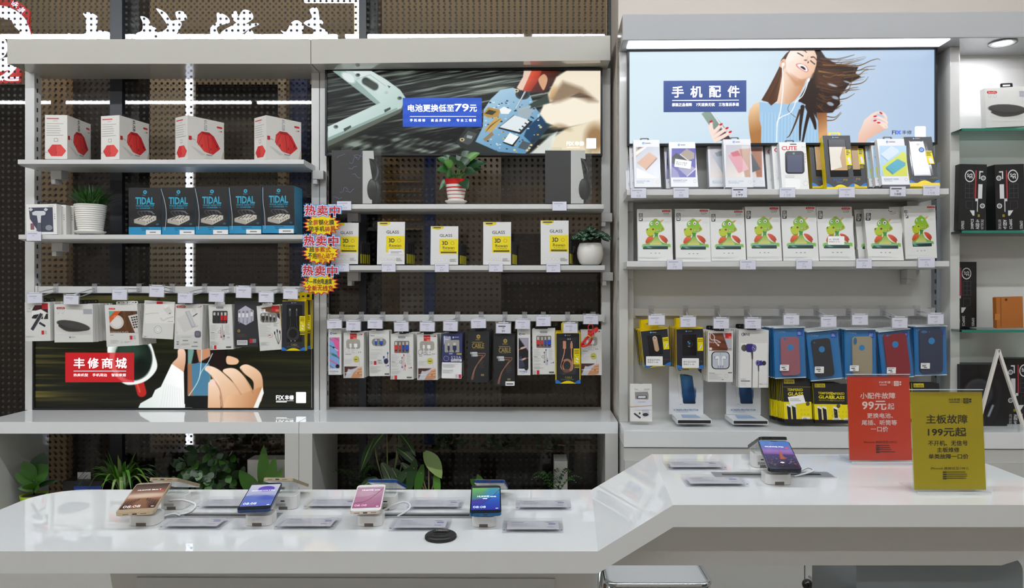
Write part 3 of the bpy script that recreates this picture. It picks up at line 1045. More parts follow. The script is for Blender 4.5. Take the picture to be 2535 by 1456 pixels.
 a.txt('79', 1178, 350, 1306, 419, W, .016)
 a.txt('元', 1314, 360, 1376, 420, W, .016)
 a.rect(777, 462, 1370, 466, W)
 for s_, x0, x1 in (('手 机 维 修', 777, 915), ('高 品 质 配 件', 966, 1143), ('专 业 工 程 师', 1195, 1370)):
  a.txt(s_, x0, 486, x1, 511, W, .008)
 a.txt('FIX', 2182, 690, 2248, 724, W, .016)
 a.txt('丰修', 2256, 688, 2340, 726, W, .016)
 a.rect(2182, 732, 2340, 734, E_('#d2a58a'))
 a.greek(2182, 740, 2340, 748, 1, E_('#e8d8c8'), .7)
 a.rr(2360, 660, 2447, 752, 5, E_('#f2f2ee'))
lightbox('backlit sign of a phone circuit board under repair with a blue panel, middle unit', (800, 160, 3.6214), (37, 52, 2486, 800), 2.962, pic_board)
# ---- right: laughing woman with earphones on pale blue
def pic_woman(a):
 c = Cv(-1722, 92, 2700, 1425, '#cfe2ee', .15)
 c.fill(shade('#d8ebf5', '#b5cbe6', (-1400, 200), (2500, 900)))
 c.ell(-300, 400, 1100, 700, '#dff0f7', 900, .6)
 H, H2, H3 = '#2b1a12', '#54331e', '#a2763f'
 # hair behind, right
 c.poly([(940, 60), (1040, 60), (1130, 190), (1280, 285), (1440, 320), (1600, 330), (1560, 420), (1640, 470), (1480, 560), (1420, 640), (1330, 760), (1340, 860), (1230, 985), (1060, 1000), (1010, 1210), (960, 1215), (900, 1040), (760, 1000), (740, 800), (900, 520), (1000, 300)], H, 14)
 c.poly([(1000, 250), (1200, 330), (1420, 420), (1330, 600), (1150, 640), (980, 560)], H2, 60, .8)
 rng = random.Random(3)
 for k in range(60):
  y0 = 130 + 12 * k
  x0, x1 = 1040 + rng.uniform(-40, 60), 1420 + rng.uniform(-120, 330) - max(0, k - 26) * 12
  y1 = y0 + rng.uniform(40, 140) - (90 if k < 26 else 0) * rng.random()
  c.line([(x0, y0 + 60), ((x0 + x1) / 2, (y0 + y1) / 2 + 70), (x1, y1)], rng.uniform(10, 22), rng.choice([H, H2, H2, '#6b4526', H3 if 8 < k < 26 else H2]), 8, .8, w1=2)
 for pts in ([(1300, 300), (1600, 310), (1780, 240), (1880, 215), (1915, 232)], [(1380, 400), (1600, 380), (1720, 330), (1855, 315)], [(1400, 480), (1600, 450), (1700, 380), (1840, 362)],
    [(1450, 590), (1620, 570), (1700, 530), (1745, 470)], [(1350, 700), (1480, 640), (1600, 620)], [(1300, 800), (1430, 780), (1550, 710)], [(1150, 1040), (1270, 1050), (1350, 975)],
    [(1150, 1100), (1260, 1085), (1360, 990)], [(1420, 700), (1480, 620), (1560, 300)], [(1280, 930), (1340, 890), (1370, 870)], [(1500, 540), (1590, 500), (1690, 470)]):
  c.line(pts, 16, H2, 5, .95, w1=3)
  c.line([(x, y + 6) for x, y in pts], 7, H3, 4, .6, w1=2)
 for (x, y, rx, ry) in ((1230, 590, 70, 16), (1270, 770, 50, 22), (1200, 860, 50, 26), (1440, 545, 50, 12)):
  c.ell(x, y, rx, ry, '#b9cadb', 10, .8, 18)
 # arms and dress
 c.poly([(180, 825), (90, 860), (35, 940), (15, 1050), (30, 1250), (60, 1430), (205, 1430), (210, 1180), (185, 1060)], shade('#f3cfa4', '#b27a45', (60, 900), (190, 1250)), 8, smooth=False)
 c.poly([(1010, 985), (1150, 985), (1156, 1430), (990, 1430)], shade('#8a5430', '#dca670', (1010, 1000), (1150, 1250)), 8)
 c.poly([(175, 825), (320, 845), (600, 850), (765, 830), (900, 900), (1020, 1100), (1030, 1430), (200, 1430), (205, 1190), (178, 1080)], '#a7cdec', 7)
 for k in range(34):
  c.line([(215 + k * 24, 980 + (k % 3) * 12), (210 + k * 24, 1430)], 6, '#8ab6dd' if k % 2 else '#c6e0f4', 5, .6, smooth=False)
 for k in range(6):
  c.line([(190, 850 + 22 * k), (760, 856 + 22 * k)], 5, '#93bde2', 5, .6, smooth=False)
 # neck
 c.poly([(500, 400), (560, 330), (850, 480), (830, 560), (770, 700), (690, 800), (620, 855), (430, 850), (455, 640)], shade('#f7dcc4', '#c98d66', (500, 600), (780, 720)), 7)
 c.poly([(560, 400), (720, 520), (860, 480), (820, 600), (700, 600)], '#c98f68', 40, .7)
 c.line([(565, 760), (570, 845)], 10, '#d6a580', 12, .7)
 # hair left
 c.poly([(650, 60), (560, 130), (490, 220), (460, 330), (390, 470), (300, 640), (205, 800), (300, 830), (345, 880), (430, 815), (465, 640), (490, 480), (520, 330), (590, 200), (640, 120)], H2, 8)
 for k in range(14):
  c.line([(500 + 3 * k, 240), (430 + 5 * k, 480), (230 + 16 * k, 820 - 2 * k)], 9, rng.choice([H, '#6e4526', '#8f5f33', H2]), 6, .8, w1=3)
 c.line([(760, 950), (700, 1120), (620, 1300), (570, 1345)], 34, H2, 8, w1=6)
 c.line([(800, 900), (770, 1150), (760, 1380)], 60, H, 10, w1=20)
 c.line([(900, 950), (850, 1150), (800, 1400)], 60, H, 10, w1=26)
 c.line([(880, 900), (960, 1100), (985, 1215)], 90, H, 10, w1=30)
 c.line([(610, 860), (590, 950), (700, 1050)], 6, H2, 4)
 # face
 c.poly([(640, 60), (960, 60), (1004, 170), (1000, 270), (965, 400), (890, 480), (800, 508), (700, 480), (600, 410), (552, 330), (548, 230), (590, 140)], shade('#fff0e6', '#eebf9f', (640, 200), (960, 420)), 6)
 c.poly([(620, 410), (760, 500), (900, 470), (980, 360), (940, 480), (820, 530), (700, 500)], '#d79c78', 30, .6)
 c.ell(660, 300, 70, 60, '#ffe4d6', 60, .8)
 c.poly([(500, 222), (548, 215), (560, 330), (520, 345), (475, 320), (463, 290)], '#efc3a6', 6, smooth=True)
 c.ell(512, 250, 20, 22, '#d3946f', 12, .6)
 c.poly([(705, 285), (770, 272), (850, 310), (886, 375), (850, 402), (770, 360), (720, 325)], '#e08c84', 6, smooth=True)
 c.poly([(722, 293), (790, 285), (850, 325), (870, 375), (845, 388), (770, 345)], '#ffffff', 4, smooth=True)
 c.poly([(765, 322), (800, 315), (838, 345), (838, 372), (800, 352)], '#2a0f0e', 5, smooth=True)
 c.ell(845, 228, 22, 9, '#3d211a', 8, .85)
 c.ell(880, 258, 9, 14, '#3d211a', 7, .9, 20)
 c.line([(880, 180), (850, 225)], 14, '#e2b093', 14, .6)
 c.line([(735, 125), (770, 145), (806, 168)], 15, '#2a1a18', 6)
 c.line([(720, 120), (735, 128)], 6, '#2a1a18', 4)
 c.line([(915, 235), (945, 262), (975, 285)], 15, '#2a1a18', 6)
 c.line([(925, 185), (965, 185), (1002, 228)], 20, '#3a211a', 8, w1=10)
 c.line([(800, 80), (830, 92), (858, 118)], 18, '#3a211a', 8, w1=8)
 # earphones
 Wh = '#fbfdff'
 c.ell(520, 285, 22, 27, Wh, 5)
 c.line([(508, 290), (512, 450), (518, 600), (508, 740), (480, 960), (435, 1150), (425, 1400)], 15, Wh, 4)
 c.ell(884, 515, 18, 30, Wh, 5, 1, 25)
 c.line([(880, 530), (845, 640), (790, 750), (705, 820), (680, 890), (620, 985), (500, 1040), (440, 1100), (428, 1180)], 13, Wh, 4)
 # raised hand, right
 sk = '#fbe3d8'
 c.poly([(1590, 1430), (1605, 1285), (1650, 1190), (1690, 1090), (1790, 1008), (1865, 968), (1890, 985), (1830, 1050), (1785, 1110), (1870, 1140), (1960, 1180), (2008, 1190), (1990, 1230), (1860, 1300), (1740, 1370), (1700, 1430)], shade(sk, '#e9b79f', (1700, 1050), (1900, 1330)), 7, smooth=False)
 for p in ([(1900, 985), (1960, 1010), (1995, 1060), (1985, 1110)], [(1830, 1045), (1920, 1070), (2000, 1120), (2000, 1150)], [(1825, 1105), (1900, 1120), (1990, 1165), (2005, 1200)], [(1880, 1135), (1940, 1170), (1970, 1200)]):
  c.line(p, 42, sk, 7)
  c.line([(x, y + 22) for x, y in p], 5, '#dba48e', 5, .7)
 for x, y, r in ((1925, 995, 35), (1842, 1042, -8), (1840, 1104, -8), (1893, 1134, 0)):
  c.ell(x, y, 26, 12, '#d1253a', 4, 1, r)
 # phone hand, lower left (coordinates of a coarser enlargement)
 def q(pts): return [((x / 2.449 - 350) * 5.823, (y / 2.449 - 110) * 5.823) for x, y in pts]
 c.poly(q([(578, 686), (612, 668), (640, 674), (720, 770), (768, 850), (690, 850), (655, 800)]), shade('#93a99c', '#7a8c84', q([(600, 690)])[0], q([(720, 820)])[0]), 5)
 c.poly(q([(632, 672), (642, 674), (770, 845), (756, 850)]), '#e8edf0', 4)
 c.poly(q([(690, 775), (730, 800), (765, 850), (690, 850)]), '#3d3340', 10)
 c.poly(q([(620, 770), (632, 740), (645, 738), (650, 775), (665, 800), (655, 850), (650, 850), (630, 800)]), sk, 6)
 for p in ([(648, 810), (680, 775), (698, 755)], [(655, 830), (705, 795), (735, 776)], [(665, 850), (720, 820), (755, 799)]):
  c.line(q(p), 60, sk, 7, w1=44)
  c.line([(x, y + 28) for x, y in q(p)], 6, '#d9a38c', 6, .7)
 for x, y in ((637, 734), (698, 752), (734, 775), (754, 798)):
  X, Yy = q([(x, y)])[0]
  c.ell(X, Yy, 26, 15, '#d1253a', 4, 1, -25)
 a.cv(c, PRINT_LIT)
 def r(x, y): return q([(x, y)])[0]
 (x0, y0), (x1, y1) = r(347, 485), r(852, 676)
 a.rect(x0, y0, x1, y1, E_('#1e3264'))
 W = E_('#ffffff')
 for i, ch in enumerate('手机配件'):
  (x0, y0), (x1, y1) = r(399 + 113.5 * i, 519), r(399 + 113.5 * i + 70, 586)
  a.txt(ch, x0, y0, x1, y1, W, .016)
 (x0, y0), (x1, y1) = r(400, 603), r(806, 607)
 a.rect(x0, y0, x1, y1, W)
 for s_, u0, u1 in (('原装正品保障', 399, 520), ('7天退换无忧', 546, 659), ('三包售后承诺', 684, 806)):
  (x0, y0), (x1, y1) = r(u0, 621), r(u1, 641)
  a.txt(s_, x0, y0, x1, y1, W, .006)
 D = E_('#1c2440')
 (x0, y0), (x1, y1) = r(1733, 794), r(1759, 818)
 a.txt('FI', x0, y0, x1, y1, D, .016)
 B = E_('#4a5fd0')
 a.line([r(1763, 795), r(1784, 817)], 22, B)
 a.line([r(1784, 795), r(1763, 817)], 22, B)
 (x0, y0), (x1, y1) = r(1793, 794), r(1852, 818)
 a.txt('丰修', x0, y0, x1, y1, D, .012)
 (x0, y0), (x1, y1) = r(1871, 770), r(1936, 838)
 a.rr(x0, y0, x1, y1, 20, E_('#f3f5f4'))
lightbox('backlit sign of a laughing woman with white earphones on pale blue, right unit', (1850, 110, 5.823), (-1712, 92, 2690, 1425), 2.715, pic_woman, right=True)
# ================================================================ boxed and hanging goods
WHITE = '#e0dfdc'
INK, GREY, LGREY, RED = m_('#26272b'), m_('#8e9094'), m_('#b9babc'), m_('#c5262c')
NAVY, YEL, GOLD, BLUE = m_('#23262f'), m_('#e9d400'), m_('#b39a4e'), m_('#1f6fc2')
WHT = m_('#f4f4f2')
BTAB = M('#141416', .3)
class Pack:
 """a carton or blister card read off the photograph.
 Z = (ox, oy, scale) of the enlargement its coordinates were read in; quad = front corners tl, tr, br, bl there."""
 def __init__(s, name, label, cat, Z, quad, Y, th, body=WHITE, lean=0.0, R=False, group=None, side=None, yaw=0.0, bev=0.0):
  s.Z, s.quad, s.th = Z, [np.array(p, float) for p in quad], th
  ox, oy, sc = Z
  px = [np.array((ox, oy)) + p / sc for p in s.quad]
  tl, tr, br, bl = px
  c = (tl + tr + br + bl) / 4
  Yc = RY(c[0], Y) if R else Y
  k = Yc / F
  rt = ((tr - tl) + (br - bl)) / 2
  dn = ((bl - tl) + (br - tr)) / 2
  if lean:
   bot = (bl + br) / 2
   w = np.hypot(*(br - bl)) * k
   th_ = math.radians(lean)
   zb = CZ - (bot[1] - CY) * k
   r = (CY - (tl[1] + tr[1]) / 2) / F
   h = (r * Yc - (zb - CZ)) / (math.cos(th_) - r * math.sin(th_))
   roll = 0.0
   loc = P(bot[0], bot[1], Yc)
  else:
   w, h = np.hypot(*rt) * k, np.hypot(*dn) * k
   roll = math.atan2(rt[1], rt[0]) if abs(rt[1]) > 1e-6 else 0.0
   loc = P(c[0], c[1], Yc) - Vector((-math.sin(roll) * -h / 2 * -1, 0, math.cos(roll) * h / 2))
   loc = P(c[0], c[1], Yc) - Vector((math.sin(roll), 0, math.cos(roll))) * (h / 2)
  s.w, s.h, s.lean, s.roll = w, h, lean, roll
  s.A = aff_of(s.quad, w, h)
  e = Euler((0, 0, 0))
  mt = Matrix.Rotation((-YAW if R else 0.0) + math.radians(yaw), 4, 'Z') @ Matrix.Rotation(-math.radians(lean), 4, 'X') @ Matrix.Rotation(roll, 4, 'Y')
  s.rot = mt.to_euler()
  s.loc = loc
  s.root = thing(name, label, cat, loc, s.rot, group)
  s.mb = MB()
  bm = m_(body) if isinstance(body, str) else body
  sm = bm if side is None else (m_(side) if isinstance(side, str) else side)
  s.mb.box(-w / 2, w / 2, 0, th, 0, h, sm, front=bm)
  s.art = Art(s.mb, w, s.A, y=0.0)
  s.bev = bev
 def done(s, name='carton'):
  s.body = s.mb.build(name, s.root, bevel=s.bev)
  return s
 def sub(s, name, draw, y=-.0012, label=None, parent=None):
  """a printed or stuck-on piece of its own in front of the face"""
  mb = MB()
  draw(Art(mb, s.w, s.A, y=y))
  o = mb.build(name, parent or s.root)
  if label: o['label'] = label
  return o
 def tab(s, cx=0.5, wd=.03, up=.018, mat=None, hole=True):
  mb = MB()
  x, m = (cx - .5) * s.w, mat or BTAB
  y0, y1 = s.th * .45, s.th * .45 + .0012
  z = s.h
  hw = wd / 2
  out = [(x - hw, z - .004), (x + hw, z - .004), (x + hw, z + up - .004), (x + hw - .004, z + up), (x - hw + .004, z + up), (x - hw, z + up - .004)]
  if not hole:
   mb.prism(out, y0, y1, m)
  else:
   a, b = hw * .62, up * .36
   mb.prism([(x - hw, z - .004), (x + hw, z - .004), (x + hw, z + b), (x - hw, z + b)], y0, y1, m)
   mb.prism([(x - hw, z + b), (x - a, z + b), (x - a, z + up * .72), (x - hw, z + up * .72)], y0, y1, m)
   mb.prism([(x + a, z + b), (x + hw, z + b), (x + hw, z + up * .72), (x + a, z + up * .72)], y0, y1, m)
   mb.prism([(x - hw, z + up * .72), (x + hw, z + up * .72), (x + hw, z + up - .003), (x + hw - .003, z + up), (x - hw + .003, z + up), (x - hw, z + up - .003)], y0, y1, m)
  return mb.build('hang_tab', s.root)
 def behind(s, n, what, group, dy=None, dx=0.0, dz=0.0, jit=.0015, drop=()):
  """n more of the same kind queued behind the front one"""
  dy = dy or s.th + .003
  rng = random.Random(int(s.loc.x * 1e4))
  s.root['group'] = group
  for i in range(1, n + 1):
   off = Vector((dx * i + rng.uniform(-jit, jit), dy * i, dz * i + rng.uniform(-jit, jit) * .5))
   e = s.rot.copy()
   if not s.lean:
    e.y += rng.uniform(-.012, .012)
   dup(s.root, s.loc + off, e, '%s, %s in line' % (what, ORD[i]), group, drop)
def pill(a, x0, y0, x1, y1, mat=RED, tx=None):
 a.rr(x0, y0, x1, y1, (y1 - y0) * .48, mat)
 if tx:
  a.txt(tx, x0 + (x1 - x0) * .14, y0 + (y1 - y0) * .25, x1 - (x1 - x0) * .14, y1 - (y1 - y0) * .25, WHT, .0)
def logo_round(a, cx, cy, r, x1, mat=BLUE, tx='BIAZE'):
 a.ell(cx, cy, r, r, mat)
 a.ell(cx + r * .1, cy + r * .1, r * .45, r * .45, WHT)
 a.greek(cx + r * 1.5, cy - r * .45, x1, cy + r * .55, 1, GREY, .9)
def codes(a, x, y, s_, gap=None):
 pass      # the square codes of the packs are left out
# ---------------------------------------------------------------- hooks with price tags
WIRE = M('#c9ced2', .3, metal=.5)
CARD = M('#dcdcea', .5)
TXT = m_('#aeb0c2')
def hook(i, px0, py0, tag_, yr, yt, num, R, where, dark=False):
 xa, ya, xb, yb = tag_
 xc = (xa + xb) / 2
 Yr, Yt = (RY(px0, yr), RY(xc, yt)) if R else (yr, yt)
 base, tip = P(px0, py0, Yr), P(xc, ya + 1, Yt)
 t = thing('display_hook', 'wire price tag hook %s' % where, 'hook', base, group='price tag hooks on the rails')
 mb = MB()
 q = [Vector((0, -.004, 0)), Vector((0, -.012, 0)) + (tip - base) * .03, (tip - base) * .98]
 mb.tube(q, .0021, WIRE, 6)
 mb.tube([(0, -.004, -.012), Vector((0, -.012, -.014)) + (tip - base) * .03, (tip - base) * .55 + Vector((0, 0, -.016)), (tip - base) * .86 + Vector((0, 0, -.013)), (tip - base) * .9 + Vector((0, 0, -.004))], .0023, WIRE, 6)
 mb.build('wire', t)
 mb = MB()
 mb.box(-.010, .010, -.004, -.0005, -.016, .020, HOLDER)
 mb.box(-.010, .010, -.004, .013, .0195, .0215, HOLDER)
 mb.build('rail_clip', t)
 k = Yt / F
 w, h = (xb - xa) * k, (yb - ya) * k
 d = tip - base
 ro = random.Random(i * 31 + int(px0)).uniform(-.03, .03)
 mb = MB()
 mb.box(-w / 2 - .002, w / 2 + .002, -.0016, .0016, -h, .004, HOLDER)
 mb.box(-w * .33, w * .33, -.003, .003, -.001, .002, M('#dfe3ea', .15))
 ho = mb.build('tag_holder', t, loc=d + Vector((0, -.004, 0)), rot=(0, ro, 0))
 mb = MB()
 mb.box(-w / 2 + .001, w / 2 - .001, -.0026, -.0018, -h + .001, -.003, CARD)
 a = Art(mb, w, aff_of([(0, 0), (100, 0), (100, 64), (0, 64)], w, h), y=-.0027, tf=lambda v: v + np.array([0, 0, -h]))
 T = INK if dark else TXT
 a.greek(16, 18, 86, 25, 1, T, .8)
 a.greek(42, 30, 60, 34, 1, T, .7)
 if num:
  a.txt(num, 50 - 5 * len(num), 42, 50 + 5 * len(num), 55, T, .0)
 mb.build('price_card', ho)
 return t
def nth(i, n):
 return ORD[i].replace('front', 'first') if i < n else 'last'
SIDE = ['left', 'middle', 'right']
_L = [(139, (69, 724, 107, 750), ''), (235, (160, 729, 198, 753), ''), (345, (280, 714, 317, 742), ''), (427, (372, 706, 409, 735), ''), (507, (442, 723, 479, 750), ''), (573, (519, 719, 557, 747), ''), (627, (586, 708, 624, 737), ''), (693, (642, 721, 679, 748), ''), (748, (703, 713, 739, 740), '')]
_Mh = [(846, (810, 790, 847, 813), '39'), (895, (858, 793, 894, 818), '29'), (948, (911, 789, 948, 813), '39'), (1005, (976, 795, 1012, 820), '49'), (1068, (1040, 795, 1077, 820), '39'), (1133, (1098, 793, 1134, 819), '39'), (1191, (1166, 787, 1203, 812), '89'), (1250, (1228, 798, 1265, 825), '89'), (1299, (1276, 789, 1313, 814), '39'), (1345, (1327, 781, 1363, 807), '49'), (1405, (1394, 798, 1430, 824), '49'), (1468, (1444, 778, 1481, 802), '39')]
_Rh = [(1612, (1604, 778, 1645, 804), '88'), (1697, (1683, 782, 1722, 809), '98'), (1775, (1765, 786, 1804, 813), '79'), (1848, (1842, 786, 1883, 813), '159'), (1935, (1938, 777, 1977, 804), '49'), (2020, (2030, 781, 2069, 809), '49'), (2100, (2107, 777, 2147, 804), '49'), (2185, (2206, 784, 2245, 811), '49'), (2270, (2294, 775, 2334, 802), '49')]
_wL = ['car holder cards', 'wireless charging disc packs', 'charging plate packs', 'flat white charger card', 'white phone holder packs', 'red and black cable packs', 'black four plug cable packs', 'three headed cable packs', 'yellow edged black cable packs of the left unit']
_wM = ['pink and blue cable packs', 'first white cable packs with a hand photo', 'packs with an oval blue plug window', 'first red and blue plug packs', 'second white cable packs with a hand photo', 'navy blue cable packs', 'higher black cable packs with a copper 7', 'lower black cable packs with a copper 7', 'narrow black and pink picture packs', 'second red and blue plug packs', 'yellow edged rose gold cable packs', 'bundled red cord']
_wR = ['gold earpiece packs', 'round black earpiece packs', 'earphone packs with a wood photo', 'white packs of blue earbuds', 'rose pink phone case packs', 'black phone case packs', 'gold phone case packs', 'red phone case packs', 'navy phone case packs']
for (lst, wh, ry, py, yt, R) in ((_L, _wL, 2.985, 715, 2.845, False), (_Mh, _wM, 2.985, 785, 2.845, False), (_Rh, _wR, 2.78, 771, 2.655, True)):
 for i, (px0, tg, num) in enumerate(lst):
  hook(i, px0, py, tg, ry, yt, num, R, 'holding the ' + wh[i], dark=(num == '89' and i == 7))
def shelf_tag(box, Y, R, num, lab, dark=False, lip=0.0):
 xa, ya, xb, yb = box
 xc = (xa + xb) / 2
 Yc = RY(xc, Y) if R else Y
 k = Yc / F
 w, h = (xb - xa) * k, (yb - ya) * k
 t = thing('price_tag', lab, 'price tag', P(xc, yb, Yc), (0, 0, -YAW if R else 0), group='price tags on the shelf edges')
 mb = MB()
 mb.box(-w / 2, w / 2, -.0012, 0, 0, h, HOLDER)
 mb.box(-w / 2, w / 2, 0, .004, 0, .0016, HOLDER)
 mb.build('tag_holder', t)
 mb = MB()
 mb.box(-w / 2 + .0012, w / 2 - .0012, -.0022, -.0013, .001, h - .001, CARD)
 a = Art(mb, w, aff_of([(0, 0), (100, 0), (100, 64), (0, 64)], w, h), y=-.0023)
 T = INK if dark else TXT
 a.greek(10, 12, 92, 20, 1, T, .8)
 a.greek(40, 27, 62, 33, 1, T, .7)
 if num:
  a.txt(num, 50 - 6.5 * len(num), 40, 50 + 6.5 * len(num), 56, T, .0)
 mb.build('price_card', t)
_ZT = YS - .0045
shelf_tag((66, 573, 103, 597), _ZT, False, '', 'clear price tag under the small white phone holder cartons')
for b, n_, l in (((834, 498, 870, 521), '299', 'price tag 299 under the boxed headphones with the wrinkled film'), ((1367, 499, 1403, 522), '', 'price tag under the right boxed headphones')):
 shelf_tag(b, YM - .005, False, n_, l)
for i, b in enumerate(((829.5, 651, 865, 673), (944.7, 651, 980, 673.5), (1076, 652, 1111.6, 674), (1209.8, 651, 1245.4, 673.5), (1352, 652.5, 1387.5, 674.5))):
 shelf_tag(b, YM - .005, False, '69', 'pale price tag under the %s glass film carton from the left' % ORD[i].replace('front', 'first'))
for b, n_, l in (((1561, 466, 1600, 491), '68', 'the carton with a pale gold power bank photo'), ((1666.5, 465, 1705.4, 490.5), '88', 'the purple photo carton'), ((1811, 464, 1849.6, 489.5), '199', 'the film wrapped cartons'), ((1929, 464, 1968.6, 489.5), '128', 'the white carton with red capitals'), ((2076, 464, 2116, 489.5), '99', 'the black and yellow cartons'), ((2202.4, 461.6, 2242, 487), '188', 'the yellow and teal photo carton'), ((2284.5, 459, 2325.8, 484.5), '158', 'the carton of a white power bank')):
 shelf_tag(b, 2.595, True, n_, 'price tag %s below %s' % (n_, l), dark=n_ in ('199', '188'))
for i, b in enumerate(((1650.7, 642.7, 1689.3, 668), (1831, 642.7, 1871, 668), (1970.3, 642, 2010, 667), (2118.5, 640, 2158, 665), (2272, 637, 2314, 663))):
 shelf_tag(b, 2.595, True, '79', 'price tag 79 on the dragon carton shelf, %s from the left' % ORD[i].replace('front', 'first'))
# ================================================================ packs on the hooks, left unit
ZA_, ZB_, ZC_, ZD_, ZE_, ZG_ = (50, 690, 6.3375), (420, 690, 6.851), (800, 770, 7.042), (1140, 770, 7.042), (1560, 760, 6.933), (1890, 740, 5.281)
YH = 2.858
p = Pack('blister_pack', 'white card with a black T shaped car holder, first on the left hook rail', 'package', ZA_, [(88, 372), (462, 368), (478, 975), (66, 985)], YH, .022)
a = p.art
a.txt('CAR', 112, 460, 168, 486, GREY, .0)
a.txt('FRAGRANCE', 110, 502, 275, 528, GREY, .0)
c = Cv(185, 385, 442, 635, '#efeeea', .18)
c.poly([(185, 500), (235, 420), (345, 415), (350, 385), (440, 385), (440, 545), (330, 480), (250, 500)], '#2a1a20', 8)
c.poly([(240, 425), (340, 425), (300, 470), (230, 475)], '#6e1e26', 6)
c.rect(345, 388, 440, 478, '#c0262e', 4)
c.poly([(170, 625), (215, 570), (360, 545), (360, 635)], '#23252c', 6)
c.poly([(370, 635), (410, 550), (440, 548), (440, 635)], '#2a2c33', 6)
a.cv(c)
a.line([(182, 800), (345, 545)], 62, m_('#cfcfd0'))
a.line([(182, 805), (340, 550)], 50, m_('#2f323a'))
a.line([(196, 815), (356, 560)], 10, m_('#555b66'))
a.line([(300, 690), (385, 742)], 34, m_('#33363e'))
a.ell(380, 740, 17, 17, m_('#24262c'))
a.rect(332, 815, 372, 876, RED)
a.greek(385, 820, 425, 876, 5, GREY)
a.greek(90, 900, 240, 930, 3, LGREY)
p.done('card')
p.tab(.5, .03, .016)
p.behind(3, 'white car holder card behind the T shaped holder card', 'car holder cards on the first left hook')
p = Pack('blister_pack', 'wide white pack with a black wireless charging disc, second on the left hook rail', 'package', ZA_, [(546, 402), (1142, 398), (1138, 996), (528, 1000)], YH, .018)
a = p.art
pill(a, 576, 447, 708, 480, RED, 'SooPii')
for x in (603, 675):
 a.ell(x, 512, 24, 22, LGREY)
 a.ell(x, 512, 20, 18, m_(WHITE))
 a.greek(x - 20, 545, x + 20, 556, 1, LGREY, .6)
a.rect(995, 478, 1132, 556, m_('#a9acb2'))
c = Cv(560, 620, 1110, 880, WHITE, .16)
c.ell(860, 815, 230, 50, '#bdbab5', 60, .8, 8)
c.poly([(600, 730), (760, 720), (1070, 790), (960, 825), (760, 830), (660, 790)], '#3a3a3b', 8, smooth=True)
c.ell(835, 735, 262, 68, '#2d2d2e', 6, 1, 11)
c.ell(835, 728, 250, 60, '#454443', 10, 1, 11)
c.ell(800, 722, 130, 28, '#4c4b4a', 30, .7, 11)
a.cv(c)
a.ell(778, 920, 13, 13, m_('#6f7175'))
a.greek(798, 910, 885, 930, 1, LGREY, .7)
a.greek(765, 940, 915, 950, 1, m_('#d3d3d0'), .7)
p.done()
p.tab(.55, .03, .016)
p.behind(5, 'wide white disc pack behind the wireless charging disc pack', 'charging disc packs on the second left hook', dy=.023)
p = Pack('blister_pack', 'white pack with a charging plate and laptop photo, third on the left hook rail', 'package', ZA_, [(1345, 420), (1852, 385), (1848, 1052), (1338, 1066)], YH, .022)
a = p.art
pill(a, 1403, 460, 1504, 488, RED, 'SooPii')
c = Cv(1404, 508, 1846, 853, '#5b3a22', .18)
n_ = c.noise(40, 200, 1, 0)
c.c *= (.75 + .5 * n_)[..., None]
c.poly([(1404, 508), (1520, 508), (1404, 610)], '#4fb3a0', 6)
c.poly([(1450, 508), (1600, 508), (1404, 700), (1404, 600)], '#e0561f', 6)
c.line([(1404, 705), (1600, 512)], 14, '#26180f', 3, smooth=False)
c.ell(1512, 680, 116, 112, '#d9d3cd', 5)
c.ell(1512, 680, 84, 80, '#e8e4df', 20)
c.poly([(1404, 508), (1600, 508), (1404, 700)], '#d9541f', 4, .85)
c.poly([(1404, 508), (1500, 508), (1404, 600)], '#57b5a4', 6)
c.poly([(1700, 585), (1846, 555), (1846, 853), (1795, 853)], '#dcd9d6', 4)
for i in range(5):
 for j in range(3):
  x, y = 1745 + j * 36 + i * 8, 600 + i * 38 - j * 7
  c.rect(x, y, x + 26, y + 24, '#26201d', 4)
a.cv(c)
a.txt('V2', 1465, 580, 1515, 610, m_('#ffb08a'), .0, -40)
a.txt('CHARGING PLATE', 1408, 828, 1690, 852, m_('#d8d0c8'), .0)
a.rect(1404, 880, 1458, 888, GREY)
a.rect(1708, 895, 1750, 957, RED)
a.greek(1762, 897, 1810, 955, 5, GREY)
a.greek(1404, 965, 1560, 1025, 5, LGREY)
a.ell(1580, 998, 18, 18, LGREY)
a.ell(1580, 998, 15, 15, m_(WHITE))
a.greek(1622, 985, 1730, 1015, 2, LGREY)
p.done()
p.tab(.42, .028, .012, m_('#d9d9d6'))
p.behind(4, 'white pack behind the charging plate pack', 'charging plate packs on the third left hook', dx=.001)
p = Pack('blister_pack', 'flat white charger card with a grey ring and a red square, tilted', 'package', ZA_, [(1955, 335), (2432, 370), (2390, 950), (1915, 930)], YH + .004, .004)
a = p.art
a.poly([(1972, 370), (2418, 402), (2400, 480), (2300, 420), (1968, 436)], m_('#c3c6c6'))
a.rect(2143, 358, 2241, 430, RED)
a.txt('SooPii', 2152, 402, 2232, 418, m_('#e88'), .0)
c = Cv(1960, 400, 2420, 700, '#eceae6', .15)
c.poly([(2250, 430), (2310, 405), (2395, 530), (2330, 575), (2262, 500)], '#dcdad6', 6)
c.poly([(2250, 430), (2310, 405), (2330, 440), (2262, 470)], '#f6f4f1', 6)
c.line([(1965, 560), (2050, 545), (2170, 540)], 16, '#d4d2cf', 6)
c.line([(2205, 620), (2240, 655), (2320, 620), (2400, 600)], 22, '#d6d4d1', 8)
c.ell(2350, 545, 14, 8, '#6e4a46', 6)
a.cv(c)
a.ell(2160, 800, 64, 64, m_('#bfc1c1'))
a.ell(2160, 800, 52, 52, m_('#ecebe8'))
a.ell(2160, 800, 38, 38, m_('#c9cbca'))
a.ell(2160, 800, 30, 30, m_('#ecebe8'))
a.greek(2320, 668, 2400, 676, 1, GREY, .8)
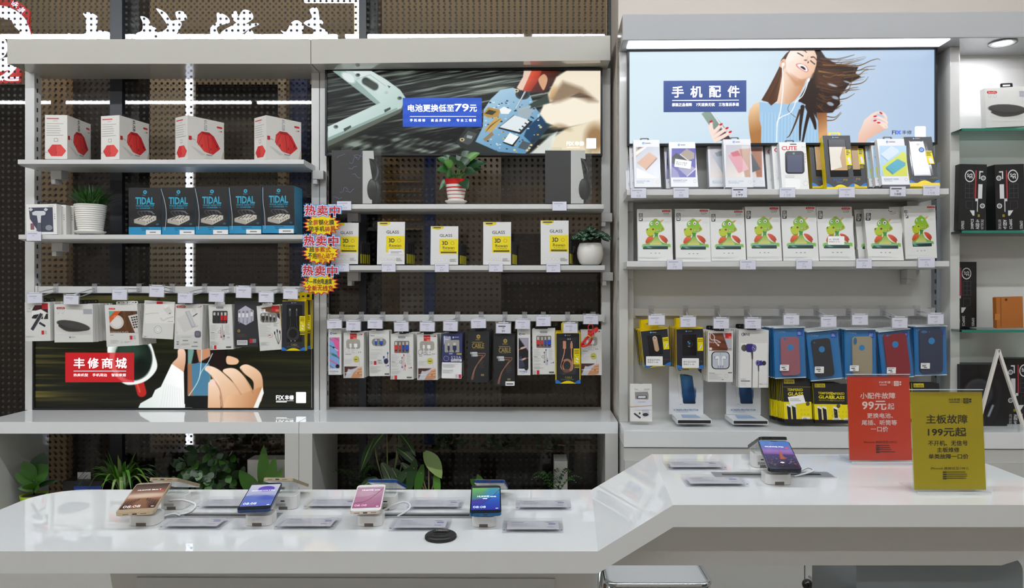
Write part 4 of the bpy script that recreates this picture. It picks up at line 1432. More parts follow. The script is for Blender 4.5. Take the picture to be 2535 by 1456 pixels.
a.greek(1935, 900, 1995, 922, 2, GREY, .4)
p.done('card')
p.tab(.45, .014, .012, m_('#2a2b2e'), False)
p = Pack('blister_pack', 'white wrapped pack with a grey phone holder drawing and a dark badge', 'package', ZB_, [(106, 432), (578, 445), (528, 1206), (66, 1190)], YH, .022)
a = p.art
pill(a, 124, 460, 282, 497, RED, 'SooPii')
c = Cv(120, 500, 520, 950, '#eae8e5', .16)
c.poly([(120, 680), (280, 590), (480, 800), (240, 915)], '#e0dedb', 20)
c.poly([(268, 560), (340, 540), (440, 800), (375, 835)], '#b9babd', 8)
c.poly([(290, 560), (330, 548), (425, 790), (390, 810)], '#d3d4d6', 8)
c.line([(375, 830), (480, 805)], 6, '#9a9a9c', 4)
c.ell(425, 545, 30, 30, '#cfcfd0', 5)
c.ell(425, 548, 22, 22, '#eae8e5', 5)
c.line([(405, 640), (470, 595)], 16, '#4a4b50', 4)
a.cv(c)
a.ell(515, 482, 30, 14, LGREY)
a.ell(543, 468, 10, 10, RED)
a.rr(418, 885, 528, 1000, 34, m_('#63666f'))
a.greek(440, 915, 508, 975, 4, m_('#9a9da6'))
a.ell(122, 915, 18, 18, LGREY)
a.ell(122, 915, 15, 15, m_(WHITE))
a.greek(215, 1040, 345, 1062, 1, GREY, .8)
a.greek(190, 985, 370, 998, 1, LGREY, .7)
a.rr(106, 975, 168, 1165, 10, m_('#d9d9db'))
a.rect(112, 1066, 152, 1080, m_('#5c5560'))
a.rect(112, 1102, 148, 1116, m_('#3f3b52'))
a.greek(400, 1070, 515, 1090, 1, GREY, .8)
a.greek(190, 1095, 360, 1130, 3, LGREY)
a.greek(362, 1140, 500, 1160, 1, GREY, .7)
p.sub('film', lambda a: a.poly([(104, 430), (580, 443), (530, 1208), (64, 1192)], FILM), -.002)
p.done()
p.tab(.4, .022, .014, m_('#2a2b2e'), False)
p.behind(5, 'white wrapped pack behind the phone holder drawing pack', 'phone holder packs on the fifth left hook', drop=('film',))
def plugs(a, x, y, w, h, col, tip='#c9c6bf'):
 """a plug seen from the front: metal tip, moulded grip, strain relief and cord"""
 a.rect(x - w * .34, y, x + w * .34, y + h * .32, m_(tip))
 a.rr(x - w / 2, y + h * .28, x + w / 2, y + h * .72, w * .12, m_(col))
 a.poly([(x - w * .34, y + h * .72), (x + w * .34, y + h * .72), (x + w * .16, y + h * .86), (x - w * .16, y + h * .86)], m_('#26252c'))
 a.rect(x - w * .14, y + h * .84, x + w * .14, y + h, m_(col))
def window_pack(p, a, wbox, holes, back, r=16, pillbox=None):
 x0, y0, x1, y1 = wbox
 if pillbox:
  a.rr(*pillbox, (pillbox[3] - pillbox[1]) * .46, m_('#8f9094'))
 p.sub('window', lambda b: b.rr(x0, y0, x1, y1, r, m_(back, .25)), -.0004)
 def cords(b):
  for (x, y, w, h, col) in holes:
   plugs(b, x, y, w, h, col)
 p.sub('cable', cords, -.0014)
p = Pack('blister_pack', 'white cable pack with black and red plugs in its window, left unit', 'package', ZB_, [(655, 450), (1048, 435), (1084, 1196), (690, 1210)], YH, .018)
a = p.art
window_pack(p, a, (726, 546, 980, 758), [(760, 572, 52, 180, '#2a2a2c'), (824, 574, 32, 180, '#2a2a2c'), (884, 572, 40, 184, '#c8222c'), (946, 572, 56, 184, '#c8222c')], '#3b3b3c', 16, (783, 474, 911, 511))
a.greek(755, 530, 930, 540, 1, LGREY, .7)
a.greek(690, 790, 830, 890, 7, LGREY)
a.greek(940, 780, 1035, 960, 12, LGREY)
a.txt('Telbow', 695, 902, 762, 922, INK, .01)
a.greek(695, 930, 830, 1040, 7, LGREY)
a.ell(852, 904, 24, 24, m_('#6c6d72'))
a.ell(852, 904, 18, 18, m_(WHITE))
a.line([(868, 820), (876, 1005)], 6, m_('#b23a3a'))
a.rect(869, 975, 886, 1005, m_('#c8222c'))
a.line([(893, 775), (903, 1045)], 5, m_('#4a4a50'))
a.line([(920, 880), (928, 1040)], 5, m_('#4a4a50'))
a.rect(915, 955, 935, 990, INK)
a.ell(1000, 995, 26, 13, LGREY)
a.rect(758, 1132, 797, 1194, RED)
a.greek(697, 1138, 750, 1196, 6, GREY)
a.greek(695, 1062, 840, 1130, 5, LGREY)
a.rect(962, 1148, 1046, 1174, m_('#55565a'))
p.done()
p.tab(.3, .012, .012, m_('#d9d9d6'), False)
p.behind(3, 'white cable pack behind the black and red plug pack', 'cable packs on the sixth left hook', drop=('window', 'cable'))
p = Pack('blister_pack', 'black pack with four white plugs in a hexagon window', 'package', ZB_, [(1100, 388), (1500, 390), (1504, 1155), (1112, 1160)], YH + .006, .02, body='#2b2b33')
a = p.art
hx = [(1285, 458), (1425, 540), (1425, 712), (1292, 790), (1160, 722), (1160, 540)]
p.sub('window', lambda b: b.poly(hx, m_('#c4c3d6', .25)), -.0004)
def four(b):
 for k, x in enumerate((1184, 1250, 1316, 1392)):
  y = 545 - (20 if k == 3 else 0)
  b.rect(x - 17, y, x + 17, y + 46, m_('#8e8c8c'))
  b.rr(x - 19, y + 40, x + 19, y + 110, 6, m_('#f2f2f6'))
  b.poly([(x - 15, y + 110), (x + 15, y + 110), (x + 7, y + 170), (x - 7, y + 170)], m_('#aaa8b4'))
  b.rect(x - 7, y + 165, x + 7, y + 215, m_('#8b8998'))
p.sub('cable', four, -.0014)
a.ell(1174, 886, 24, 26, GOLD)
a.ell(1174, 886, 15, 17, m_('#6e6034'))
a.greek(1150, 940, 1330, 1000, 4, m_('#5d563e'))
a.rect(1144, 1044, 1322, 1124, m_('#e6e6e6'))
for k in range(22):
 a.k -= 1 if k else 0
 a.rect(1158 + 7 * k, 1054, 1158 + 7 * k + (2, 4, 3)[k % 3], 1106, m_('#6d6d70'))
a.rect(1356, 1018, 1406, 1092, RED)
a.rect(1408, 1022, 1468, 1088, m_('#85878d'))
p.sub('film', lambda b: b.poly([(1098, 386), (1502, 388), (1506, 1157), (1110, 1162)], FILM), -.0022)
p.done()
p.behind(3, 'black pack behind the hexagon window pack', 'black packs on the seventh left hook', drop=('film', 'window', 'cable'))
p = Pack('blister_pack', 'white pack of a black three headed cable, tilted beside the yellow edged pack', 'package', ZB_, [(1476, 466), (1870, 436), (1912, 1198), (1530, 1228)], YH + .003, .016)
a = p.art
c = Cv(1545, 455, 1872, 700, '#efeeea', .15)
c.poly([(1548, 500), (1870, 450), (1872, 690), (1820, 600), (1640, 560)], '#6d4a30', 8)
c.rect(1735, 455, 1850, 555, '#c4242c', 4)
c.rect(1800, 520, 1860, 560, '#e0705a', 5)
c.poly([(1820, 600), (1872, 590), (1872, 690), (1830, 650)], '#3a2a3c', 8)
a.cv(c)
a.rect(1550, 518, 1628, 574, WHT)
a.greek(1556, 525, 1610, 565, 2, INK, .35)
window_pack(p, a, (1540, 576, 1826, 744), [(1590, 590, 56, 150, '#2a2b2c'), (1655, 588, 34, 150, '#2a2b2c'), (1716, 610, 34, 125, '#2a2b2c'), (1778, 625, 30, 110, '#2a2b2c')], '#8b8a88', 46)
a.greek(1525, 770, 1720, 1000, 14, LGREY)
a.greek(1765, 755, 1860, 820, 3, GREY, .3)
for k, (x, y) in enumerate(((1778, 905), (1822, 870), (1866, 890))):
 a.line([(x, y + 20), (x + 14 + (k == 0) * 10, 1000), (1838 + k * 4, 1110)], 9, m_('#5f5d5a'), True)
 a.line([(x, y - 10), (x + 4, y + 40)], 20, INK)
a.ell(1705, 962, 38, 38, m_('#d98a84'))
a.ell(1705, 962, 33, 33, m_(WHITE))
a.greek(1680, 950, 1730, 972, 1, RED, .7)
a.greek(1545, 1080, 1700, 1140, 4, LGREY)
p.done()
p.tab(.28, .012, .01, m_('#d9d9d6'), False)
p.behind(4, 'white pack behind the three headed cable pack', 'cable packs on the eighth left hook', drop=('window', 'cable'))
def yellow_box(a, Q, x0, y0, x1, y1, arcs=True):
 """navy front with a yellow edge, blue and yellow waves at the foot"""
 w = x1 - x0
 if arcs:
  yb = y1
  n = 14
  a.poly([(x0, yb)] + [(x0 + w * .26 * i / n, yb - w * .15 * (1 - (i / n) ** 2)) for i in range(n + 1)], BLUE)
  a.poly([(x1, yb)] + [(x1 - w * .26 * i / n, yb - w * .15 * (1 - (i / n) ** 2)) for i in range(n + 1)], BLUE)
  a.poly([(x0 + w * (.18 + .64 * i / n), yb - w * .11 * math.sin(math.pi * i / n)) for i in range(n + 1)], YEL)
def side_label(a, x0, y0, x1, y1, pic=True):
 """the yellow flag at the right edge with its small drawing"""
 a.rect(x0, y0, x1, y1, YEL)
 w, h = x1 - x0, y1 - y0
 for i in range(3):
  for j in range(4):
   a.k -= 1 if (i or j) else 0
   a.rect(x0 + w * (.16 + .18 * j), y0 + h * (.08 + .1 * i), x0 + w * (.29 + .18 * j), y0 + h * (.145 + .1 * i), m_('#4b4a1c'))
 a.greek(x0 + w * .5, y0 + h * .42, x0 + w * .9, y0 + h * .47, 1, m_('#9a9320'), .6)
 a.line([(x0, y0 + h * .5), (x0 + w * .5, y0 + h * .62)], w * .04, INK)
 for (cx, cy) in ((.6, .66), (.5, .84)):
  X, Y = x0 + w * cx, y0 + h * cy
  a.line([(X - w * .22, Y - h * .05), (X + w * .22, Y + h * .06)], h * .09, m_('#5a5a30'))
  a.line([(X - w * .2, Y - h * .05), (X + w * .2, Y + h * .055)], h * .075, WHT)
 a.rect(x0 + w * .1, y1 + h * .02, x1 - w * .1, y1 + h * .10, m_('#a89c12'))
 a.rect(x0 + w * .1, y1 + h * .15, x1 - w * .1, y1 + h * .25, m_('#a89c12'))
YB_ = m_('#e0c400', .3)
p = Pack('blister_pack', 'black and yellow carton of a coiled black cable, last on the left hook rail', 'package', ZB_, [(1912, 372), (2308, 382), (2294, 1226), (1896, 1222)], YH - .004, .03, body='#23262f', side=YB_)
a = p.art
yellow_box(a, None, 1898, 372, 2296, 1222)
a.rect(1912, 372, 2308, 384, YB_)
a.rect(2288, 384, 2306, 1150, m_('#8f7f10'))
logo_round(a, 2074, 408, 16, 2175, BLUE)
p.sub('window', lambda b: b.rr(1985, 445, 2248, 1070, 12, m_('#121318', .15)), -.0004)
def blackloop(b):
 for x, w in ((2042, 40), (2156, 26)):
  b.rr(x - w / 2, 505, x + w / 2, 640, 8, m_('#34363c'))
  b.rect(x - w * .3, 510, x + w * .3, 545, m_('#8a8c90'))
 b.line([(2042, 640), (2050, 780), (2010, 900), (2000, 980), (2060, 1050)], 9, m_('#3c3e44', .2), True)
 b.line([(2154, 640), (2158, 780), (2185, 890), (2190, 990), (2130, 1055)], 9, m_('#3c3e44', .2), True)
 for rr_ in (72, 84, 96):
  b.line([(2095 + rr_ * math.cos(t / 12 * 2 * math.pi), 930 + rr_ * 1.15 * math.sin(t / 12 * 2 * math.pi)) for t in range(13)], 7, m_('#45474d', .2), True)
 b.ell(2062, 1056, 8, 8, m_('#d8c27a'))
 b.ell(2128, 1054, 8, 8, m_('#d8c27a'))
p.sub('cable', blackloop, -.0014)
p.sub('side_label', lambda b: side_label(b, 2204, 636, 2302, 890), -.0016, 'yellow label')
a.txt('CABLE', 2062, 1106, 2164, 1138, GOLD, .0)
a.txt('DATA & CHARGE CABLE', 1996, 1146, 2200, 1162, m_('#6e6f75'), .0)
p.done()
p.tab(.72, .05, .03, YB_)
p.behind(1, 'black and yellow carton behind the coiled black cable carton', 'yellow edged cartons on the last left hook', dx=.011, dz=.004)
# ================================================================ packs on the hooks, middle unit
YH2 = 2.858
p = Pack('blister_pack', 'slim white pack with a blue and pink cable photo, first in the middle unit', 'package', ZC_, [(92, 318), (318, 318), (312, 1114), (88, 1114)], YH2, .02, side='#d9d9d8')
a = p.art
logo_round(a, 142, 396, 20, 265)
c = Cv(110, 462, 285, 1000, '#7fa9dc', .16)
c.poly([(150, 462), (285, 462), (285, 880), (215, 640)], '#e2619c', 4)
for y in (480, 850):
 c.line([(110, y), (285, y + 110)], 22, '#e2619c', 5, smooth=False)
c.line([(200, 470), (285, 520)], 10, '#5d6a86', 5, smooth=False)
c.line([(110, 600), (190, 640)], 14, '#2a6f7a', 4, smooth=False)
c.line([(180, 635), (240, 675)], 30, '#1d2730', 4, w1=24, smooth=False)
c.line([(205, 655), (255, 690)], 22, '#c8d3da', 4, smooth=False)
c.line([(130, 735), (200, 775)], 40, '#8f9a94', 4, smooth=False)
c.line([(165, 755), (225, 785)], 36, '#2e7a80', 4, smooth=False)
c.line([(215, 780), (285, 830)], 16, '#2a6f7a', 4, smooth=False)
c.ell(250, 965, 34, 34, '#17161a', 5)
c.line([(110, 950), (180, 1000)], 14, '#6b6f80', 5, smooth=False)
a.cv(c)
a.txt('CUCKOO', 120, 1042, 262, 1066, BLUE, .012)
a.greek(148, 1078, 232, 1090, 1, LGREY, .7)
a.rect(88, 1112, 312, 1124, INK)
p.done()
p.tab(.5, .03, .012)
p.behind(5, 'slim white pack behind the blue and pink cable photo pack', 'slim packs on the first middle hook')
def hand_pack(a, dx, dy, c_txt=True):
 """white cable pack with a hand photo at the foot; dx, dy shift from the first of its kind"""
 X = lambda x: x + dx
 Yv = lambda y: y + dy
 a.rect(X(476), Yv(390), X(594), Yv(492), RED)
 a.txt('SooPii', X(484), Yv(420), X(586), Yv(442), m_('#f0b0a8'), .0)
 a.rect(X(530), Yv(462), X(594), Yv(492), m_('#e87a62'))
 a.ell(X(655), Yv(412), 20, 11, LGREY)
 a.ell(X(680), Yv(410), 12, 12, RED)
 a.txt('CABLE', X(375), Yv(640), X(590), Yv(738), m_('#6f7074' if c_txt else '#c9c9cb'), -.01)
 a.ell(X(622), Yv(718), 7, 7, INK)
 a.ell(X(652), Yv(718), 7, 7, INK)
 a.greek(X(385), Yv(748), X(490), Yv(766), 1, GREY, .6)
 a.greek(X(378), Yv(845), X(525), Yv(930), 4, LGREY, .2)
 a.ell(X(578), Yv(840), 50, 54, m_('#b9b13c', .25))
 a.ell(X(578), Yv(840), 44, 48, m_('#cdc65a', .25))
 a.greek(X(545), Yv(838), X(612), Yv(856), 1, m_('#5c5a20'), .8)
 a.line([(X(628), Yv(860)), (X(630), Yv(980))], 3, m_('#9fa0a4'))
 c = Cv(X(366), Yv(966), X(672), Yv(1166), '#e4cfc2', .16)
 c.poly([(X(366), Yv(966)), (X(600), Yv(966)), (X(520), Yv(1030)), (X(430), Yv(1010)), (X(420), Yv(1090)), (X(366), Yv(1166))], '#4a2f2c', 14)
 c.poly([(X(420), Yv(1040)), (X(600), Yv(980)), (X(560), Yv(1060)), (X(440), Yv(1166)), (X(366), Yv(1166))], '#c9cbd6', 14)
 c.poly([(X(470), Yv(1166)), (X(530), Yv(1070)), (X(610), Yv(1000)), (X(672), Yv(978)), (X(672), Yv(1140)), (X(600), Yv(1166))], '#c98f68', 10)
 for k in range(3):
  c.line([(X(600 - 20 * k), Yv(1010 + 40 * k)), (X(670), Yv(990 + 48 * k))], 26, '#dba882', 8)
  c.line([(X(605 - 20 * k), Yv(1026 + 40 * k)), (X(670), Yv(1010 + 48 * k))], 6, '#8d5a3c', 6, .7)
 c.ell(X(604), Yv(1085), 14, 10, '#6b4030', 6, .7)
 a.cv(c)
 a.greek(X(376), Yv(1072), X(550), Yv(1090), 1, m_('#f0eae6'), .6)
def white_plugs(dx, dy):
 def f(b):
  for x, w in ((484, 36), (572, 60)):
   b.rect(dx + x - w * .3, dy + 540, dx + x + w * .3, dy + 580, m_('#a9a49a'))
   b.rr(dx + x - w / 2, dy + 570, dx + x + w / 2, dy + 634, 6, m_('#f4f4f4'))
   b.rect(dx + x - 9, dy + 630, dx + x + 9, dy + 740, m_('#e4e4e6'))
 return f
p = Pack('blister_pack', 'white cable pack with a hand photo and red square, second in the middle unit', 'package', ZC_, [(366, 382), (716, 372), (704, 1175), (345, 1166)], YH2, .022)
hand_pack(p.art, 0, 0, False)
p.sub('window', lambda b: b.rr(406, 494, 652, 660, 46, m_('#aaa79c', .25)), -.0004)
p.sub('cable', white_plugs(0, 0), -.0014)
p.done()
p.tab(.5, .03, .012)
p.behind(4, 'white hand photo pack behind the one beside the slim pink pack', 'hand photo packs on the second middle hook', dx=.0012, drop=('window', 'cable'))
p = Pack('blister_pack', 'white cable pack with two blue plugs in an oval window', 'package', ZC_, [(802, 346), (1152, 340), (1160, 1134), (806, 1138)], YH2, .018)
a = p.art
a.txt('Telbow', 815, 416, 896, 442, INK, .008)
a.greek(890, 455, 1060, 466, 1, LGREY, .7)
window_pack(p, a, (848, 480, 1102, 610), [(924, 492, 42, 120, '#2456b4'), (1014, 488, 66, 124, '#2456b4')], '#8e8d8a', 62)
a.greek(838, 670, 1110, 692, 1, m_('#cfcdc8'), .7)
a.greek(820, 720, 1030, 850, 9, LGREY)
a.line([(1124, 740), (1124, 830), (1118, 880)], 7, m_('#30406e'))
a.rect(1114, 718, 1134, 756, m_('#2848a0'))
a.line([(1056, 810), (1062, 850), (1090, 880)], 7, m_('#30406e'))
a.rect(1044, 786, 1070, 824, m_('#2848a0'))
a.poly([(1062, 850), (1110, 826), (1136, 870), (1120, 915), (1080, 922), (1060, 890)], m_('#1f2a4e'), True)
a.rect(884, 872, 928, 938, RED)
a.greek(822, 876, 872, 936, 5, GREY)
a.greek(945, 852, 1025, 870, 1, GREY, .8)
a.greek(945, 880, 1045, 930, 4, LGREY)
a.ell(1100, 958, 18, 16, LGREY)
a.ell(1132, 952, 12, 12, m_('#3a4aa8'))
a.greek(822, 965, 1010, 1090, 8, LGREY)
a.rect(1070, 1086, 1148, 1112, m_('#6d6c68'))
p.done()
p.tab(.5, .026, .014)
p.behind(2, 'white pack behind the oval blue plug window pack', 'oval window packs on the third middle hook', drop=('window', 'cable'))
def rb_pack(p, a, dx, dy, second=False):
 X, V = (lambda x: x + dx), (lambda y: y + dy)
 cols = ['#c93a34', '#c93a34', '#3a46a8' if second else '#2a4aa0', '#2456c4']
 window_pack(p, a, (X(1240), V(522), X(1500), V(732)), [(X(1272), V(540), 56, 190, cols[0]), (X(1340), V(545), 34, 185, cols[1]), (X(1398), V(542), 36, 188, cols[2]), (X(1464), V(538), 58, 192, cols[3])], '#77706c', 18, (X(1302), V(442), X(1436), V(480)))
 a.greek(X(1275), V(498), X(1465), V(510), 1, LGREY, .7)
 a.greek(X(1195), V(760), X(1330), V(880), 8, LGREY)
 a.greek(X(1455), V(750), X(1540), V(950), 13, LGREY)
 a.txt('Telbow', X(1192), V(876), X(1262), V(898), INK, .008)
 a.greek(X(1192), V(905), X(1330), V(985), 5, LGREY)
 a.ell(X(1356), V(890), 25, 25, m_('#55565c'))
 a.ell(X(1356), V(890), 18, 18, m_(WHITE))
 c1, c2 = ('#b23a34', '#2b4aa6') if not second else ('#3d4a86', '#303238')
 a.line([(X(1378), V(800)), (X(1378), V(990))], 5, m_(c2))
 a.rect(X(1370), V(800), X(1386), V(828), m_(c2))
 a.rect(X(1369), V(965), X(1388), V(995), m_(c2))
 a.line([(X(1407), V(755)), (X(1408), V(1035))], 5, m_(c1))
 a.rect(X(1400), V(755), X(1416), V(785), m_(c1))
 a.line([(X(1430), V(900)), (X(1431), V(1035))], 5, m_(c1))
 a.rect(X(1422), V(940), X(1441), V(972), m_(c1))
 a.ell(X(1503), V(995), 16, 13, LGREY)
 a.ell(X(1535), V(988), 11, 11, RED if not second else m_('#3a4aa8'))
 a.greek(X(1192), V(1010), X(1325), V(1024), 1, LGREY, .6)
 a.greek(X(1192), V(1045), X(1375), V(1110), 4, LGREY)
 a.rect(X(1246), V(1124), X(1290), V(1192), RED)
 a.greek(X(1185), V(1130), X(1240), V(1192), 6, GREY)
 a.rect(X(1458), V(1146), X(1545), V(1172), m_('#5e5d5a'))
p = Pack('blister_pack', 'white pack with red and blue plugs in its window, near the oval window pack', 'package', ZC_, [(1176, 402), (1568, 402), (1574, 1194), (1172, 1194)], YH2, .02)
rb_pack(p, p.art, 0, 0)
p.done()
p.tab(.5, .024, .012)
p.behind(5, 'white pack behind the plug pack near the oval window pack', 'plug packs on the fourth middle hook', dx=.002, drop=('window', 'cable'))
p = Pack('blister_pack', 'white cable pack with a hand photo and bold capitals, left of the navy pack', 'package', ZC_, [(1648, 414), (1998, 406), (1984, 1206), (1630, 1202)], YH2, .022)
hand_pack(p.art, 1284, 32, True)
p.sub('window', lambda b: b.rr(1690, 526, 1944, 690, 46, m_('#aaa79c', .25)), -.0004)
p.sub('cable', white_plugs(1276, 22), -.0014)
p.done()
p.tab(.5, .03, .012)
p.behind(4, 'white hand photo pack behind the one left of the navy pack', 'hand photo packs on the fifth middle hook', dx=.0012, drop=('window', 'cable'))
p = Pack('blister_pack', 'navy blue and white cable pack with a clear square window', 'package', ZC_, [(2084, 392), (2432, 396), (2406, 1182), (2062, 1172)], YH2, .014, body='#f0f0f0', side='#2c2f45')
a = p.art
a.poly([(2084, 392), (2432, 396), (2418, 900), (2070, 896)], m_('#343a66'))
a.poly([(2105, 432), (2225, 445), (2225, 500), (2190, 500), (2180, 520), (2130, 512), (2105, 600)], m_('#c9cbe0'))
a.greek(2125, 445, 2220, 490, 2, m_('#343a66'), .4)
a.rr(2262, 445, 2280, 476, 5, WHT)
a.greek(2290, 448, 2395, 470, 1, m_('#8f94c4'), .8)
p.sub('window', lambda b: b.rr(2118, 506, 2376, 722, 14, m_('#a3a39c', .2)), -.0004)
def bl(b):
 plugs(b, 2190, 560, 36, 165, '#2b2f58')
 plugs(b, 2294, 555, 66, 170, '#2b2f58')
p.sub('cable', bl, -.0014)
a.greek(2195, 735, 2300, 762, 1, m_('#9aa0cc'), .8)
a.rect(2326, 738, 2414, 762, m_('#b5b24a'))
a.ell(2145, 828, 46, 44, m_('#b9bcd8'))
a.ell(2145, 828, 41, 39, m_('#343a66'))
a.txt('523A', 2232, 786, 2408, 838, m_('#c9cbe4'), .004)
a.rect(2228, 844, 2412, 882, WHT)
a.txt('Pioneer', 2240, 850, 2400, 880, m_('#2c305a'), .012)
a.greek(2085, 928, 2395, 992, 6, LGREY)
a.greek(2080, 1025, 2290, 1090, 5, LGREY)
a.rect(2360, 1106, 2402, 1170, RED)
a.greek(2300, 1108, 2350, 1168, 6, GREY)
p.done()
p.tab(.5, .028, .012)
p.behind(7, 'navy pack behind the navy blue and white cable pack', 'navy packs on the sixth middle hook', drop=('window', 'cable'))
def copper7(a, dx, dy):
 X, V = (lambda x: x + dx), (lambda y: y + dy)
 a.poly([(X(312), V(408)), (X(344), V(426)), (X(344), V(466)), (X(312), V(486)), (X(280), V(466)), (X(280), V(426))], GOLD)
 a.ell(X(312), V(447), 16, 18, m_('#6e6030'))
 a.greek(X(262), V(490), X(356), V(514), 1, m_('#7a6e44'), .8)
 a.greek(X(202), V(540), X(412), V(556), 1, m_('#8d7f50'), .8)
 a.txt('CABLE', X(200), V(564), X(412), V(650), GOLD, .01)
 a.greek(X(202), V(660), X(410), V(668), 1, m_('#7a6e44'), .5)
 cu = m_('#9c6a52', .3)
 for (k, q) in enumerate(([(290, 738), (434, 740), (432, 768), (350, 860), (260, 980), (214, 1100), (192, 1196)], [(300, 774), (396, 776), (380, 800), (300, 920), (244, 1040), (212, 1200)])):
  q = [(X(x), V(y)) for x, y in q]
  a.line(q[:3], 14, cu)
  a.line(q[2:], 14, cu, True)
 for (x0, x1, y) in ((168, 294, 734), (192, 302, 776)):
  a.rr(X(x0), V(y - 20), X(x0 + 62), V(y + 20), 5, m_('#9aa0a4', .25))
  a.rr(X(x0 + 30), V(y - 20), X(x1), V(y + 18), 12, m_('#c4cace', .25))
 a.greek(X(330), V(872), X(430), V(1012), 5, m_('#5c5646'), .25)
 a.rect(X(356), V(1098), X(412), V(1134), m_('#857648'))
def bag(p):
 p.sub('film', lambda b: b.poly([tuple(q) for q in p.quad], FILM), -.0016)
p = Pack('blister_pack', 'black pack with a copper cable shaped as a 7, higher of the two', 'package', ZD_, [(132, 348), (504, 356), (490, 1246), (114, 1240)], YH2, .024, body='#202328', side='#17191c')
copper7(p.art, 0, 0)
bag(p)
p.done()
p.tab(.5, .03, .014)
p.behind(3, 'black pack behind the higher copper 7 pack', 'black packs on the seventh middle hook', dx=.003, drop=('film',))
p = Pack('blister_pack', 'black pack with a copper 7 and a white price sticker, lower of the two', 'package', ZD_, [(584, 410), (938, 420), (956, 1300), (590, 1310)], YH2 - .006, .024, body='#202328', side='#17191c')
copper7(p.art, 464, 76)
def stick7(b):
 b.rr(790, 1226, 948, 1302, 4, WHT)
 b.greek(806, 1262, 936, 1284, 1, INK, .8)
p.sub('price_sticker', stick7, -.0024, 'white price sticker')
bag(p)
p.done()
p.tab(.5, .03, .014)
p.behind(3, 'black pack behind the lower copper 7 pack', 'black packs on the eighth middle hook', dx=.001, drop=('film', 'price_sticker'))
p = Pack('blister_pack', 'slim white pack with a black and rose cable photo, ninth in the middle unit', 'package', ZD_, [(990, 322), (1220, 322), (1218, 1120), (996, 1120)], YH2, .02)
a = p.art
logo_round(a, 1040, 404, 19, 1164)
c = Cv(1014, 470, 1184, 1005, '#1b191e', .16)
c.poly([(1014, 470), (1184, 470), (1184, 700)], '#a8a2b2', 5)
c.line([(1014, 470), (1184, 705)], 10, '#55505c', 5, smooth=False)
c.line([(1014, 680), (1070, 650)], 16, '#b5765c', 5, smooth=False)
c.line([(1062, 652), (1125, 632)], 34, '#e0b5ac', 5, smooth=False)
c.poly([(1014, 800), (1060, 790), (1128, 960), (1100, 980), (1014, 1000)], '#3a3f54', 6)
c.line([(1076, 850), (1130, 828)], 30, '#e2b3aa', 5, smooth=False)
c.line([(1124, 830), (1184, 820)], 12, '#b5765c', 5, smooth=False)
c.line([(1028, 850), (1080, 850)], 18, '#8b8798', 8, .8, smooth=False)
a.cv(c)
a.ell(1148, 1008, 30, 30, INK)
a.txt('PCABLE', 1034, 1044, 1166, 1070, BLUE, .012)
a.greek(1066, 1084, 1138, 1096, 1, LGREY, .7)
p.done()
p.tab(.5, .03, .012)
p.behind(2, 'slim white pack behind the black and rose cable photo pack', 'slim packs on the ninth middle hook')
p = Pack('blister_pack', 'white pack with red and blue plugs in its window, left of the rose gold cable', 'package', ZD_, [(1252, 318), (1646, 312), (1652, 1104), (1256, 1108)], YH2, .018)
rb_pack(p, p.art, 83, -90, True)
p.done()
p.tab(.4, .05, .012)
p.behind(2, 'white pack behind the plug pack left of the rose gold cable', 'plug packs on the tenth middle hook', dx=.002, drop=('window', 'cable'))
p = Pack('blister_pack', 'yellow edged black carton with a coiled rose gold cable, middle unit', 'package', ZD_, [(1660, 376), (2090, 376), (2086, 1266), (1654, 1264)], YH2 - .004, .028, body='#1e2026', side=YB_)
a = p.art
for q in ((1656, 376, 1672, 1265), (2074, 376, 2090, 1265), (1656, 376, 2090, 392)):
 a.rect(*q, YB_)
yellow_box(a, None, 1656, 376, 2090, 1266)
logo_round(a, 1828, 424, 16, 1935)
p.sub('window', lambda b: b.rr(1726, 455, 2014, 1110, 14, m_('#2a2b30', .12)), -.0004)
RG = m_('#c98d72', .25)
def rose(b):
 b.rr(1786, 524, 1840, 660, 12, RG)
 b.rr(1914, 560, 1956, 655, 10, RG)
 b.rect(1922, 528, 1948, 562, m_('#a9a4a0'))
 b.line([(1814, 655), (1806, 740), (1768, 880), (1752, 980), (1795, 1040)], 16, RG, True)
 b.line([(1934, 650), (1934, 780), (1956, 900), (1950, 1010), (1900, 1050)], 16, RG, True)
 for r_ in (0, 14, 28):
  b.line([(1856 - (96 - r_) * math.cos(t / 14 * 2 * math.pi), 950 + (112 - r_) * math.sin(t / 14 * 2 * math.pi)) for t in range(-2, 17 - r_ // 7)], 9, RG, True)
 b.ell(1845, 1045, 60, 34, m_('#6e4a3e', .3))
 for x in (1870, 1890, 1915):
  b.poly([(x - 8, 498), (x + 6, 470), (x + 4, 500)], m_('#e0d6c8', .2))
p.sub('cable', rose, -.0014)
p.sub('side_label', lambda b: side_label(b, 1972, 656, 2078, 926), -.0016, 'yellow label')
a.txt('CABLE', 1820, 1142, 1942, 1176, m_('#b5a83a'), .0)
a.txt('DATA & CHARGE CABLE', 1754, 1186, 1978, 1204, m_('#8a8b8f'), .0)
p.done()
p.tab(.45, .04, .034, YB_)
p.behind(2, 'yellow edged carton behind the rose gold cable carton', 'yellow edged cartons on the eleventh middle hook', dz=.0015, drop=('window', 'cable', 'side_label'))
p = Pack('blister_pack', 'white cable pack with a hand photo behind the bundled red cord', 'package', ZD_, [(2094, 330), (2458, 318), (2466, 1122), (2106, 1118)], YH2 + .006, .02)
hand_pack(p.art, 1740, -52, False)
p.sub('window', lambda b: b.rr(2150, 450, 2386, 608, 46, m_('#aaa79c', .25)), -.0004)
p.sub('cable', white_plugs(1730, -60), -.0014)
p.done()
